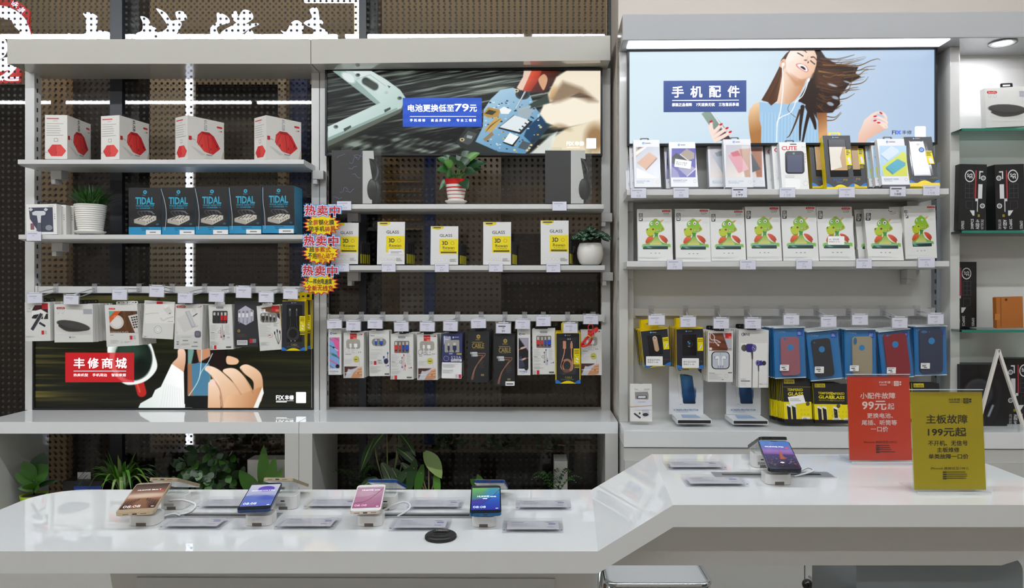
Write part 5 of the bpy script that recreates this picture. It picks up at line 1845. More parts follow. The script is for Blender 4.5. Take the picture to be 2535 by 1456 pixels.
# the bundled red cord on the last hook
t = thing('red_cable', 'red charging cord wound into a bundle with a yellow band, on the last hook', 'cord', P(1462, 806, 2.846))
q0 = P(1462, 806, 2.846)
zd = lambda x, y, dy=0: P(1140 + x / 7.042, 770 + y / 7.042, 2.835 + dy) - q0
REDC = M('#d0201a', .35)
mb = MB()
for k in range(5):
 o = 9 * k
 pts = [zd(2290 + o * .4, 470, k * .002), zd(2230 + o, 560, .001 * k), zd(2160 + o, 625 - o * .4), zd(2105 + o, 610 - o, .002 * k), zd(2112 + o, 560), zd(2180 + o, 480), zd(2260 + o, 400, -.002), zd(2340 + o, 310 + o * .3, .001), zd(2392 - o * .5, 300 + o), zd(2385 - o, 350 + o)]
 mb.tube(spl(pts, False, 6), .0021, REDC, 7)
mb.tube(spl([zd(2290, 460), zd(2240, 330), zd(2225, 270), zd(2260, 236, -.004), zd(2300, 250), zd(2305, 300), zd(2280, 400)], False, 6), .0018, REDC, 7)
mb.build('wound_cord', t)
mb = MB()
mb.tube([zd(2205, 415, -.004), zd(2245, 445, -.008), zd(2300, 470, -.006)], .0022, m_('#d9a62a'), 6)
mb.build('band', t)
# ================================================================ packs on the hooks, right unit
YR_ = 2.668
def ear_pack(label, quad, draw, sticker, word, wh, n):
 p = Pack('blister_pack', label, 'package', ZE_, quad, YR_, .03, body='#22252e', side=YB_, R=True)
 a = p.art
 (tl, tr, br, bl) = quad
 A = lambda u, v: tuple(np.array(tl) * (1 - u) * (1 - v) + np.array(tr) * u * (1 - v) + np.array(br) * u * v + np.array(bl) * (1 - u) * v)
 n_ = 12
 a.poly([A(0, 0), A(1, 0), A(1, .035), A(0, .035)], YB_)
 a.poly([A(0, 1)] + [A(.28 * i / n_, 1 - .085 * (1 - (i / n_) ** 2)) for i in range(n_ + 1)], BLUE)
 a.poly([A(1, 1)] + [A(1 - .28 * i / n_, 1 - .085 * (1 - (i / n_) ** 2)) for i in range(n_ + 1)], BLUE)
 a.poly([A(.2 + .6 * i / n_, 1 - .05 * math.sin(math.pi * i / n_)) for i in range(n_ + 1)], YEL)
 c = A(.37, .085)
 logo_round(a, c[0], c[1], 17, c[0] + 115)
 p.sub('window', lambda b: b.poly([A(.22, .17), A(.74, .17), A(.74, .68), A(.22, .68)], m_('#15161a', .12)), -.0004)
 p.sub('earpiece', lambda b: draw(b, A), -.003)
 def lab(b):
  b.poly([A(.78, .25), A(1, .25), A(1, .57), A(.78, .57)], YEL)
  for i in range(2):
   for j in range(4):
    x, y = A(.81 + .045 * j, .285 + .04 * i)
    b.rect(x, y, x + 13, y + 17, m_('#57561c'))
  b.line([A(.86, .52), A(.93, .44)], 22, m_('#6a692a'))
  b.line([A(.86, .52), A(.93, .44)], 17, WHT)
  x, y = A(.93, .43)
  b.ell(x, y, 14, 14, m_('#dcdcd4'))
 p.sub('side_label', lab, -.0016, 'yellow label')
 t0, t1 = A(.62, .83), A(.97, .83)
 a.txt(word, t0[0] + 40, t0[1] - 14, t1[0], t1[1] + 14, m_('#7c6f2a'), .0)
 def stk(b):
  b.rr(*sticker[0], 12, WHT)
  x0, y0, x1, y1 = sticker[0]
  w, h = x1 - x0, y1 - y0
  b.txt(sticker[1], x0 + w * .08, y0 + h * .26, x0 + w * .84, y0 + h * .48, m_('#55565c'), .0)
  b.txt(sticker[2], x0 + w * .08, y0 + h * .54, x0 + w * .72, y0 + h * .72, m_('#55565c'), .0)
 p.sub('price_sticker', stk, -.0022, 'white price sticker')
 p.done()
 p.tab(.42, .05, .032, YB_)
 p.behind(n, wh + ' behind the front one', wh, dx=-.001, drop=('earpiece', 'side_label', 'price_sticker', 'window'))
def gold_ear(b, A):
 b.line([A(.49, .24), A(.53, .56)], 92, m_('#3a342e'))
 b.line([A(.49, .245), A(.53, .545)], 74, m_('#c2a183', .25))
 for (u, v) in ((.49, .245), (.53, .545)):
  x, y = A(u, v)
  b.ell(x, y, 37, 37, m_('#c2a183', .25))
 x, y = A(.49, .25)
 b.ell(x, y, 32, 34, m_('#e3dbd2', .2))
 b.ell(x, y, 24, 26, m_('#9c8672', .25))
def dark_ear(b, A):
 x, y = A(.49, .39)
 b.ell(x, y, 58, 66, m_('#2a2c32', .08))
 b.ell(x + 42, y - 52, 26, 26, m_('#0c0d10', .1))
 b.ell(x - 4, y, 44, 50, m_('#1c1e24', .05))
 b.ell(x - 6, y - 4, 16, 18, m_('#2c7fc4'))
 b.ell(x - 26, y - 30, 9, 7, m_('#d6dce2', .1))
 b.ell(x - 12, y + 46, 14, 8, m_('#9aa0a8', .1))
ear_pack('black and yellow pack of a gold earpiece, tilted, first on the right rail', [(180, 400), (635, 352), (700, 1000), (250, 1050)], gold_ear, ((272, 848, 556, 1010), '金盾蓝牙耳机', '零售价￥:88'), 'DSET', 'yellow edged earpiece packs on the first right hook', 4)
ear_pack('black and yellow pack of a round black earpiece, second on the right rail', [(795, 360), (1250, 350), (1254, 1056), (804, 1060)], dark_ear, ((888, 880, 1176, 1046), '蜗牛蓝牙耳机', '零售价￥:98'), 'SET', 'yellow edged earpiece packs on the second right hook', 4)
p = Pack('blister_pack', 'white earphone pack with a dark wood photo, third on the right rail', 'package', ZE_, [(1336, 416), (1768, 414), (1760, 1290), (1334, 1284)], YR_, .02, R=True)
a = p.art
c = Cv(1358, 450, 1742, 752, '#6a3a28', .16)
c.c *= (.75 + .5 * c.noise(300, 26, 4, 10))[..., None]
c.poly([(1585, 450), (1742, 450), (1742, 720), (1675, 720)], '#b6b4be', 6)
c.line([(1585, 450), (1675, 720)], 8, '#3a3238', 5, smooth=False)
c.rect(1630, 435, 1742, 540, '#c8252c', 4)
c.rect(1690, 505, 1742, 545, '#e0705a', 5)
c.line([(1380, 450), (1372, 520), (1400, 565), (1480, 570), (1550, 610)], 14, '#e6ded8', 5)
c.line([(1395, 450), (1445, 500), (1445, 570), (1475, 620), (1515, 655)], 14, '#e6ded8', 5)
c.ell(1516, 658, 14, 14, '#f4eeea', 5)
c.ell(1384, 720, 24, 24, '#f0ece8', 4)
for x in (1682, 1706, 1728):
 c.ell(x, 738, 10, 10, '#f0ece8', 4)
a.cv(c)
a.txt('Earphones', 1366, 588, 1548, 628, m_('#d9cfc8'), .0)
p.sub('window', lambda b: b.rr(1394, 762, 1706, 1070, 70, m_('#3a3d44', .2)).rr(1412, 778, 1690, 1054, 56, m_('#c5cad6', .2)), -.0004)
def buds(b):
 w_ = m_('#f2f4f6', .2)
 b.rect(1545, 780, 1553, 830, m_('#9aa0ac'))
 for s_ in (-1, 1):
  x = 1550 + s_ * 72
  b.line([(x + s_ * 18, 890), (x, 860), (x - s_ * 30, 855), (x - s_ * 42, 900), (x - s_ * 40, 1010)], 22, w_, True)
  b.ell(x, 872, 30, 22, w_)
  b.ell(x + s_ * 26, 862, 10, 16, m_('#9a9ca2'))
 for x in (1512, 1550, 1588):
  b.rect(x - 6, 1000, x + 6, 1046, m_('#8e929a'))
  b.rect(x - 4, 920, x + 4, 1005, w_)
p.sub('earphones', buds, -.0018)
a.greek(1350, 1132, 1500, 1144, 1, GREY, .8)
a.greek(1350, 1152, 1600, 1250, 8, LGREY)
a.rect(1678, 1122, 1746, 1136, m_('#3c3c42'))
a.ell(1650, 1185, 32, 32, LGREY)
a.ell(1650, 1185, 28, 28, m_(WHITE))
a.greek(1570, 1238, 1620, 1256, 1, GREY, .8)
p.done()
p.tab(.5, .03, .014)
p.behind(6, 'white pack behind the earphone pack with the wood photo', 'earphone packs on the third right hook', dx=-.002, drop=('window', 'earphones'))
p = Pack('blister_pack', 'tall white pack of blue earbuds, fourth on the right rail', 'package', ZE_, [(1860, 394), (2368, 398), (2380, 1385), (1864, 1382)], YR_ - .004, .02, R=True, side='#d7d7d6')
a = p.art
a.ell(1934, 472, 30, 30, m_('#4a4d52'))
a.txt('K', 1918, 450, 1950, 494, WHT, .02)
a.txt('INI', 1966, 450, 2044, 496, m_('#3a3d44'), .012)
c = Cv(1890, 620, 2350, 1384, '#f1f0ee', .16)
c.ell(1958, 705, 52, 56, '#4a463e', 10)
c.ell(1938, 690, 26, 34, '#6a655a', 20, .6)
c.poly([(1990, 650), (2050, 634), (2110, 650), (2100, 770), (2050, 778), (1995, 760)], '#2e2a7a', 8, smooth=True)
c.ell(2122, 706, 42, 60, '#3b3596', 8)
c.ell(2122, 706, 30, 44, '#c7c4dc', 6)
c.ell(2122, 706, 24, 36, '#2b2872', 6)
c.line([(2108, 690), (2136, 722)], 10, '#dedcf0', 4, smooth=False)
c.line([(2090, 765), (2096, 890)], 36, '#3d3c40', 6, w1=24, smooth=False)
c.line([(2096, 880), (2098, 1384)], 13, '#44424a', 4, smooth=False)
c.ell(2296, 965, 36, 40, '#2c2a3c', 8)
c.poly([(2210, 925), (2260, 920), (2275, 1000), (2215, 1012)], '#332e86', 8)
c.ell(2190, 962, 34, 46, '#3b3596', 8)
c.ell(2190, 962, 24, 34, '#c7c4dc', 5)
c.ell(2190, 962, 19, 28, '#2b2872', 5)
c.line([(2202, 1005), (2206, 1100)], 26, '#3d3c40', 6, w1=18, smooth=False)
c.line([(2206, 1095), (2206, 1384)], 9, '#55535c', 4, smooth=False)
a.cv(c)
a.txt('KE02', 1904, 1230, 1994, 1254, m_('#8e8f94'), .0)
a.rect(1904, 1266, 2062, 1280, m_('#4a4a50'))
a.greek(1904, 1295, 2060, 1350, 5, m_('#d4d4d2'))
a.txt('零售价 ￥:159', 2215, 1312, 2360, 1338, m_('#77787c'), .0)
p.sub('film', lambda b: b.poly([tuple(q) for q in p.quad], FILM), -.0016)
p.done()
p.tab(.45, .034, .016)
p.behind(5, 'tall white pack behind the pack of blue earbuds', 'earbud packs on the fourth right hook', dx=-.002, drop=('film',))
BLUEC = M('#1f78b8', .4)
CFILM = clear_mat('case_pack_film', tint=(.97, .98, .99), rough=.05, flat=.05, fog=.02)
def case_pack(colname, quad, caseq, hole, camera, col, tag_, n, dx, extra=None):
 lab = 'clear blue backed pack of a %s phone case on the right rail' % colname
 p = Pack('phone_case_pack', lab, 'package', ZG_, quad, YR_, .006, body=BLUEC, R=True)
 a = p.art
 tl, tr, br, bl = [np.array(q, float) for q in quad]
 A = lambda u, v: tuple(tl * (1 - u) * (1 - v) + tr * u * (1 - v) + br * u * v + bl * (1 - u) * v)
 x, y = A(.08, .065)
 a.txt('i-Clothes', x, y - 12, x + 125, y + 14, m_('#a9cfe6'), .0)
 x, y = A(.86, .11)
 a.rr(x - 40, y - 40, x + 40, y + 40, 10, m_('#1c4fb8'))
 a.greek(x - 28, y - 14, x + 28, y + 24, 3, m_('#a8c4ee'), .6)
 a.greek(*A(.55, .945), A(.85, .945)[0], A(.85, .945)[1] + 10, 1, m_('#6fb0da'), .6)
 a.poly([A(0, .98), A(1, .98), A(1, 1.0), A(0, 1.0)], m_('#dfe6ea'))
 p.done('back_card')
 # the phone case itself: a rounded shell with a camera opening and a round window
 q = [np.array(v, float) for v in caseq]
 C = lambda u, v: q[0] * (1 - u) * (1 - v) + q[1] * u * (1 - v) + q[2] * u * v + q[3] * (1 - u) * v
 pts = []
 ru, rv = .17, .085
 for (cu, cv_, a0) in ((1 - ru, rv, -90), (1 - ru, 1 - rv, 0), (ru, 1 - rv, 90), (ru, rv, 180)):
  for i in range(7):
   t_ = math.radians(a0 + 15 * i)
   pts.append(tuple(C(cu + ru * math.cos(t_), cv_ + rv * math.sin(t_))))
 mb = MB()
 b = Art(mb, p.w, p.A, y=-.008)
 cm = M(col, .32, vary=.03)
 b.poly(pts, cm)
 v3 = b._v(pts)
 n_ = len(pts)
 back = v3.copy()
 back[:, 1] = -.0005
 mb.add(np.r_[v3, back], [(i, (i + 1) % n_, n_ + (i + 1) % n_, n_ + i) for i in range(n_)], cm)
 hx, hy, hr = hole
 b.ell(hx, hy, hr, hr * 1.02, m_('#2a82c0'), 28)
 for (cx, cy, cr, cry) in camera:
  b.ell(cx, cy, cr, cry, m_('#2f6f9c'), 18)
 mb.build('phone_case', p.root)['label'] = colname + ' phone case'
 # clear bubble in front, with white card header
 w, h = p.w, p.h
 mb = MB()
 mb.add([(-w / 2, -.012, .004), (w / 2, -.012, .004), (w / 2, -.012, h - .004), (-w / 2, -.012, h - .004), (-w / 2, 0, 0), (w / 2, 0, 0), (w / 2, 0, h), (-w / 2, 0, h)],
  [(0, 1, 2, 3), (0, 4, 5, 1), (1, 5, 6, 2), (2, 6, 7, 3), (3, 7, 4, 0)], CFILM)
 mb.build('bubble', p.root)
 mb = MB()
 mb.box(-w / 2, w / 2, -.012, .006, h, h + .003, m_('#d7dce0'))
 mb.prism([(-.02, h + .002), (.02, h + .002), (.012, h + .03), (-.012, h + .03)], .002, .003, FILM)
 mb.build('header', p.root)
 def stk(b):
  x0, y0, x1, y1 = tag_
  b.rr(x0, y0, x1, y1, 6, WHT)
  b.greek(x0 + 12, y0 + 12, x1 - 14, y0 + 22, 1, GREY, .7)
  b.greek(x0 + 18, y0 + 32, x1 - 14, y0 + 46, 1, INK, .8)
  b.greek(x0 + 40, y0 + 54, x1 - 32, y0 + 66, 1, INK, .8)
 p.sub('sticker', stk, -.0135, 'white sticker')
 p.behind(n, 'blue backed pack behind the %s phone case pack' % colname, 'phone case packs behind the %s one' % colname, dy=.017, dx=dx, drop=('sticker',))
case_pack('rose pink', [(116, 386), (515, 374), (568, 1030), (166, 1046)], [(206, 502), (446, 494), (484, 988), (242, 1000)], (340, 632, 40), [(260, 526, 14, 14), (294, 523, 7, 9)], '#a3616c', (210, 856, 326, 934), 6, -.0032)
case_pack('black', [(546, 440), (958, 396), (1040, 1040), (634, 1080)], [(610, 536), (850, 508), (930, 996), (690, 1030)], (750, 658, 39), [(652, 572, 12, 12)], '#2a2c34', (660, 880, 778, 966), 6, -.003)
case_pack('gold', [(1046, 404), (1450, 400), (1482, 1040), (1082, 1046)], [(1142, 494), (1398, 488), (1422, 990), (1172, 996)], (1272, 638, 37), [(1180, 552, 24, 48)], '#a89a80', (1118, 866, 1234, 940), 6, -.003)
case_pack('dark red', [(1482, 440), (1884, 394), (1978, 1018), (1572, 1062)], [(1546, 470), (1838, 442), (1922, 984), (1636, 1040)], (1706, 594, 42), [(1600, 480, 17, 15), (1632, 474, 8, 9)], '#8c1c2a', (1600, 890, 1716, 970), 6, -.0035)
case_pack('navy', [(1964, 366), (2370, 360), (2404, 998), (1990, 1010)], [(2020, 394), (2322, 388), (2336, 966), (2044, 972)], (2180, 548, 42), [(2082, 430, 40, 18), (2150, 432, 8, 8)], '#2b3450', (2038, 834, 2156, 908), 5, -.003)
# ---------------------------------------------------------------- on the cabinet top below
ZF_ = (1530, 720, 2.982)
YB2 = 2.66
p = Pack('carton', 'small white earphone carton held by a rubber band, left end of the cabinet top', 'box', ZF_, [(84, 686), (236, 690), (252, 964), (92, 964)], YB2, .03, R=True, lean=5, bev=.0015)
a = p.art
a.txt('King', 116, 722, 138, 734, m_('#55565a'), .0)
a.greek(116, 738, 225, 742, 1, LGREY, .7)
a.txt('HANDSET', 184, 724, 226, 734, m_('#55565a'), .0)
p.sub('window', lambda b: b.poly([(118, 748), (212, 746), (218, 772), (216, 804), (124, 800)], m_('#8e8d8c', .1)).rr(135, 775, 205, 796, 8, m_('#33353b')).rr(142, 778, 198, 792, 6, m_('#dfe0e2')), -.0004)
a.poly([(172, 880), (222, 876), (230, 922), (186, 938)], m_('#c3c6ce'))
a.line([(118, 905), (165, 940)], 12, m_('#33353b'))
a.ell(200, 915, 22, 12, m_('#2c2e34'))
a.ell(158, 905, 6, 8, m_('#2c2e34'))
p.sub('price_card', lambda b: b.rect(122, 806, 236, 880, m_('#d9dae6')).greek(142, 818, 215, 826, 1, LGREY, .8), -.0012)
p.sub('rubber_band', lambda b: b.line([(82, 856), (244, 848)], 3.5, m_('#c9a257')), -.002)
p.done()
mb = MB()
mb.box(-.008, .008, .0135, .0165, p.h - .001, p.h + .001, m_('#6e4a3a'))
mb.build('hang_slot', p.root)
for i, (lab, bq, fq) in enumerate((('white stand with a blue phone picture, near the rubber banded carton', [(375, 560), (628, 560), (630, 912), (380, 912)], (437, 950, 690, 985)),
        ('white stand with a blue phone picture, beneath the blue earbuds', [(797, 560), (1050, 560), (1056, 914), (804, 914)], (848, 955, 1108, 988)))):
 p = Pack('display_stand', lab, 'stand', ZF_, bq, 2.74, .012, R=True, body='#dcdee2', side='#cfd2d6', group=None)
 x0, y1 = bq[3]
 dx = x0 - 380
 a = p.art
 logo_round(a, 455 + dx, 580, 12, 545 + dx)
 a.poly([(585 + dx, 580), (615 + dx, 575), (613 + dx, 612)], INK)
 a.poly([(436 + dx, 622), (455 + dx, 616), (478 + dx, 840), (455 + dx, 842)], m_('#c3c6cc'))
 a.poly([(440 + dx, 624), (455 + dx, 618), (476 + dx, 834), (458 + dx, 836)], m_('#eceef0'))
 c = Cv(452 + dx, 612, 576 + dx, 836, '#dcdee2', .33)
 g = ('#3a78b4', '#0d2748', (470 + dx, 620), (560 + dx, 830))
 c.poly([(457 + dx, 620), (462 + dx, 615), (540 + dx, 626), (548 + dx, 634), (573 + dx, 828), (568 + dx, 834), (490 + dx, 834), (481 + dx, 828)], '#16181e', 3)
 c.poly([(460 + dx, 622), (465 + dx, 618), (538 + dx, 629), (545 + dx, 636), (569 + dx, 826), (565 + dx, 831), (493 + dx, 831), (484 + dx, 825)], g, 3)
 c.ell(535 + dx, 760, 60, 46, '#123a6a', 24, .7)
 c.ell(500 + dx, 690, 20, 60, '#5a95c8', 30, .5)
 c.line([(486 + dx, 621), (520 + dx, 626)], 8, '#101216', 3, smooth=False)
 a.cv(c)
 a.txt('SCREEN-PROTECTOR', 412 + dx, 873, 595 + dx, 887, m_('#3f6f9e'), .012)
 a.greek(428 + dx, 892, 578 + dx, 899, 1, LGREY, .6)
 p.done('back_board')
 # the block at the foot: white frame around a dark front
 mb = MB()
 k = RY(1700, 2.63) / F
 q0, q1 = np.array((ZF_[0] + fq[0] / ZF_[2], ZF_[1] + fq[1] / ZF_[2])), np.array((ZF_[0] + fq[2] / ZF_[2], ZF_[1] + fq[3] / ZF_[2]))
 w, h = (q1[0] - q0[0]) * k, (q1[1] - q0[1]) * k
 mb.box(-w / 2, w / 2, 0, .12, 0, h, m_('#d9dcdf'))
 mb.box(-w / 2 + .003, w / 2 - .003, -.0006, 0, .003, h - .003, m_('#1d1c20'))
 mb.add([(-w * .3, .03, h + .0004), (w * .25, .03, h + .0004), (w * .2, .10, h + .0004), (-w * .25, .10, h + .0004)], [(0, 1, 2, 3)], m_('#8fa6c8'))
 xc = (q0[0] + q1[0]) / 2
 inv = (Matrix.Translation(p.loc) @ p.rot.to_matrix().to_4x4()).inverted()
 loc = inv @ P(xc, q1[1], RY(xc, 2.63))
 mb.build('base_block', p.root, loc=(loc.x, loc.y, loc.z))
ZT_ = (1900, 900, 9.1)
BLK = '#17171a'
def tempered(label, quad, n, dy, dxx, what, grp, sticker=True, band=False):
 p = Pack('glass_film_pack', label, 'package', ZT_, quad, 2.655, .006, R=True, body=BLK, side=m_('#c9bd00'), lean=10)
 a = p.art
 tl, tr, br, bl = [np.array(q, float) for q in quad]
 A = lambda u, v: tuple(tl * (1 - u) * (1 - v) + tr * u * (1 - v) + br * u * v + bl * (1 - u) * v)
 def R_(u0, v0, u1, v1, m): a.poly([A(u0, v0), A(u1, v0), A(u1, v1), A(u0, v1)], m)
 R_(.06, .01, .44, .11, m_('#c9b81a'))
 def T_(s_, u0, v0, u1, v1, m, b_):
  x0, y0 = A(u0, v0)
  x1, y1 = A(u1, v1)
  a.txt(s_, x0, y0, x1, y1, m, b_)
 T_('le-vele', .09, .03, .40, .095, INK, .01)
 T_('TEMPERED', .17, .225, .72, .285, m_('#e0d010'), .012)
 T_('GLASS', .18, .31, .72, .39, m_('#e0d010'), .03)
 T_('PROTECTIVE FILM', .19, .415, .70, .45, m_('#a89e14'), .0)
 R_(0, .53, 1, 1.0, YEL)
 for k in range(2):
  u = .10 + .18 * k
  a.poly([A(u, .57), A(u + .16, .60), A(u + .165, .99), A(u + .02, .99)], m_('#e8e8e2'))
  a.poly([A(u + .015, .62), A(u + .145, .66), A(u + .155, .985), A(u + .03, .985)], m_('#16181c'))
 a.line([A(.47, .62), A(.50, .99)], 5, m_('#efe98a'))
 a.ell(*A(.87, .575), 44, 46, m_('#5a5038'))
 for i in range(2):
  for j in range(3):
   x, y = A(.60 + .12 * j, .72 + .10 * i)
   a.greek(x, y - 14, x + 34, y + 14, 2, m_('#a39a10'), .35)
 x, y = A(.63, .87)
 a.rr(x, y, x + 190, y + 105, 14, m_('#ecebe4'))
 a.greek(x + 24, y + 20, x + 170, y + 90, 3, m_('#77787c'), .45)
 if sticker:
  p.sub('price_sticker', lambda b: b.poly([(420, 760), (770, 712), (832, 890), (488, 945)], WHT).greek(470, 800, 740, 870, 2, m_('#8a8b90'), .35), -.0016, 'white price sticker')
 if band:
  mb = MB()
  b = Art(mb, p.w, p.A, y=-.0022)
  b.line([A(-.01, .19), A(1.01, .19)], 8, m_('#8c7a3c'))
  mb.build('rubber_band', p.root)
 p.done('card')
 mb = MB()
 mb.box(-p.w / 2 - .002, p.w / 2 + .002, -.004, .008, -.0005, .012, M('#1c1b1e', .15))
 mb.build('foot_clip', p.root)
 p.behind(n, what, grp, dy=dy, dx=dxx, drop=('price_sticker', 'rubber_band'))
tempered('black and yellow glass film pack with a white sticker and rubber band', [(268, 345), (905, 345), (1012, 1330), (385, 1330)], 9, .0085, -.0030, 'black and yellow pack behind the rubber banded glass film pack', 'glass film packs held by the rubber band', True, True)
tempered('black and yellow glass film pack half hidden by its neighbour', [(988, 440), (1600, 440), (1700, 1345), (1080, 1345)], 4, .011, -.002, 'black and yellow pack behind the half hidden glass film pack', 'glass film packs in the middle queue', False)
tempered('black and yellow glass film pack touching the red price sign', [(1215, 455), (1850, 455), (1950, 1350), (1325, 1350)], 0, .011, 0, '', None, False)
tempered('black and yellow glass film pack showing above the yellow price sign', [(3270, 440), (3880, 440), (3940, 1345), (3330, 1345)], 3, .011, -.003, 'black and yellow pack behind the one above the yellow price sign', 'glass film packs above the yellow sign', False)
# ================================================================ power bank cartons on the upper right shelf
ZK_ = (1540, 320, 6.036)
ZS_ = (1530, 300, 2.982)
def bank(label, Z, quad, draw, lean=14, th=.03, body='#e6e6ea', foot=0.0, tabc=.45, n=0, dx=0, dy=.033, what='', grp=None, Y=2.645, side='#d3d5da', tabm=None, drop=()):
 p = Pack('power_bank_carton', label, 'box', Z, quad, Y, th, R=True, body=body, side=side, lean=lean)
 draw(p, p.art)
 p.done()
 if foot:
  mb = MB()
  mb.box(-p.w / 2 - .0004, p.w / 2 + .0004, -.0004, th, -.0006, foot, m_('#3b3c44'))
  mb.box(0, p.w * .42, .006, .022, -.0012, -.0004, m_('#a9aaae'))
  mb.build('dark_base', p.root)
 p.tab(tabc, .034 if tabm is None else .045, .014 if tabm is None else .02, tabm)
 if n:
  p.behind(n, what, grp, dy=dy, dx=dx, drop=drop)
 return p
def d1(p, a):
 logo_round(a, 318, 211, 17, 436)
 c = Cv(205, 266, 556, 736, '#c3c6d2', .16)
 c.fill(('#b0b3bf', '#e9ecf4', (205, 266), (500, 736)))
 c.poly([(205, 266), (360, 266), (205, 430)], '#b7a08e', 8)
 c.poly([(222, 290), (250, 266), (300, 270), (240, 305)], '#4a4a56', 6)
 c.poly([(205, 340), (330, 266), (380, 266), (205, 400)], '#e9e4e2', 8)
 c.poly([(220, 505), (405, 345), (522, 425), (350, 608)], '#cfa68c', 6)
 c.poly([(350, 608), (522, 425), (525, 450), (360, 620)], '#9c7460', 6)
 c.poly([(215, 580), (530, 730), (470, 736), (215, 736)], '#f6f7fa', 10)
 a.cv(c)
 a.txt('KNIGHT-S80', 218, 769, 414, 790, m_('#7fb6dc'), .01)
 a.greek(218, 800, 390, 814, 1, LGREY, .6)
 a.ell(535, 792, 23, 23, LGREY)
 a.ell(535, 792, 20, 20, m_('#e6e6ea'))
def d2(p, a):
 logo_round(a, 844, 236, 17, 962)
 c = Cv(736, 288, 1096, 722, '#5450a0', .16)
 c.fill(('#5b58a8', '#4a4698', (736, 288), (1096, 722)))
 c.poly([(742, 420), (805, 355), (1000, 480), (900, 600), (742, 510)], '#26222a', 6)
 c.poly([(862, 370), (960, 294), (1075, 360), (1075, 440), (995, 470)], '#9d8f83', 6)
 c.poly([(862, 370), (995, 470), (985, 480), (858, 384)], '#d9d2cc', 5)
 c.poly([(836, 590), (940, 520), (1094, 585), (965, 706)], '#9793b4', 6)
 c.poly([(965, 706), (1094, 585), (1096, 605), (972, 716)], '#cfccd9', 5)
 c.poly([(742, 560), (830, 640), (860, 722), (742, 722)], '#8a84b0', 8)
 a.cv(c)
 def stk(b):
  b.poly([(790, 446), (1034, 484), (1022, 604), (776, 566)], WHT)
  b.txt('骑士S10电源', 804, 492, 970, 520, m_('#6a6b70'), .0, 8)
  b.txt('零售价￥:88', 800, 520, 952, 546, m_('#6a6b70'), .0, 8)
 p.sub('price_sticker', stk, -.0012, 'white price sticker')
 a.txt('KNIGHT-S10', 768, 757, 968, 778, m_('#2a5fa8'), .012)
 a.greek(770, 788, 950, 800, 1, LGREY, .6)
 a.ell(1086, 780, 23, 23, GREY)
 a.ell(1086, 780, 20, 20, m_('#e6e6ea'))
def mocha(dx, c1, c2, wrap=True):
 def f(p, a):
  X = lambda x: x + dx
  logo_round(a, X(1680), 192, 17, X(1800))
  c = Cv(X(1560), 236, X(1922), 722, '#d9cfcf', .14)
  c.fill(('#b9b6c2', '#efe4de', (X(1560), 236), (X(1700), 722)))
  c.poly([(X(1760), 300), (X(1922), 290), (X(1922), 722), (X(1840), 722)], '#b98468' if wrap else '#a9694a', 20)
  c.poly([(X(1590), 395), (X(1740), 318), (X(1900), 600), (X(1745), 660)], c1, 8)
  c.poly([(X(1630), 355), (X(1740), 318), (X(1780), 400), (X(1660), 410)], c2, 10)
  if wrap:
   for k in range(9):
    c.line([(X(1800 + 12 * k), 250), (X(1815 + 13 * k), 480), (X(1800 + 14 * k), 722)], 5, '#f4f4f6', 5, .7)
  a.cv(c)
  a.txt('MOCHA 10000', X(1592), 768, X(1815), 792, m_('#a9c8e0'), .01)
  a.greek(X(1592), 800, X(1775), 814, 1, LGREY, .6)
  a.ell(X(1910), 792, 23, 23, LGREY)
  a.ell(X(1910), 792, 20, 20, m_('#e6e6ea'))
  if wrap:
   p.sub('film', lambda b: b.poly([tuple(q) for q in p.quad], FILM), -.0018)
 return f
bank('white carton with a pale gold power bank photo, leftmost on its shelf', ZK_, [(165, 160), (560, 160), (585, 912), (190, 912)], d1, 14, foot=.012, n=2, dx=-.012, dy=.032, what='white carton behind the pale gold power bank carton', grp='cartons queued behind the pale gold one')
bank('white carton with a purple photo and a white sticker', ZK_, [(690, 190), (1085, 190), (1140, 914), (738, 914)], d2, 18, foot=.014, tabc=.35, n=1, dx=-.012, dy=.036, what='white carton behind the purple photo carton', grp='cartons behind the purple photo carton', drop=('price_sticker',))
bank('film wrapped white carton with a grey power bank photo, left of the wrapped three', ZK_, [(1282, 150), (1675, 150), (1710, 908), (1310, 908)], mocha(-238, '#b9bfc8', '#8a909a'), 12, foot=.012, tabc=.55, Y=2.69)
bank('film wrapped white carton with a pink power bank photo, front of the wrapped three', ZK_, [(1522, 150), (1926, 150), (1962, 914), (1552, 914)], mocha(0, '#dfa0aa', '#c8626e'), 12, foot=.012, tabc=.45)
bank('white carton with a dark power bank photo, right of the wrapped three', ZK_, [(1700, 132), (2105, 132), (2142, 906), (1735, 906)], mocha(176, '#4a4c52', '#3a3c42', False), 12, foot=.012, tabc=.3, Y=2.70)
def d_cute(p, a):
 a.txt('CUTE', 1214, 184, 1328, 216, m_('#c8303a'), .03)
 pill(a, 1276, 166, 1326, 176, m_('#55565a'))
 a.txt('P1', 1366, 186, 1388, 200, LGREY, .0)
 p.sub('window', lambda b: b.rr(1238, 222, 1380, 390, 24, m_('#2c2d34', .2)), -.0004)
 p.sub('power_bank', lambda b: b.rr(1248, 230, 1372, 384, 16, m_('#3a3d48', .2)).rect(1254, 254, 1362, 378, m_('#5c6078', .15)).ell(1302, 241, 8, 8, m_('#5f8f7a')), -.002)
 a.greek(1234, 404, 1340, 424, 2, LGREY, .4)
 a.rr(1236, 428, 1346, 498, 10, WHT)
 a.ell(1386, 460, 18, 18, LGREY)
 a.ell(1386, 460, 16, 16, m_('#ecebe8'))
 for y in (240, 258, 276, 300):
  a.rect(1386, y, 1390, y + 8, m_('#c8606a'))
 p.sub('film', lambda b: b.poly([tuple(q) for q in p.quad], FILM), -.003)
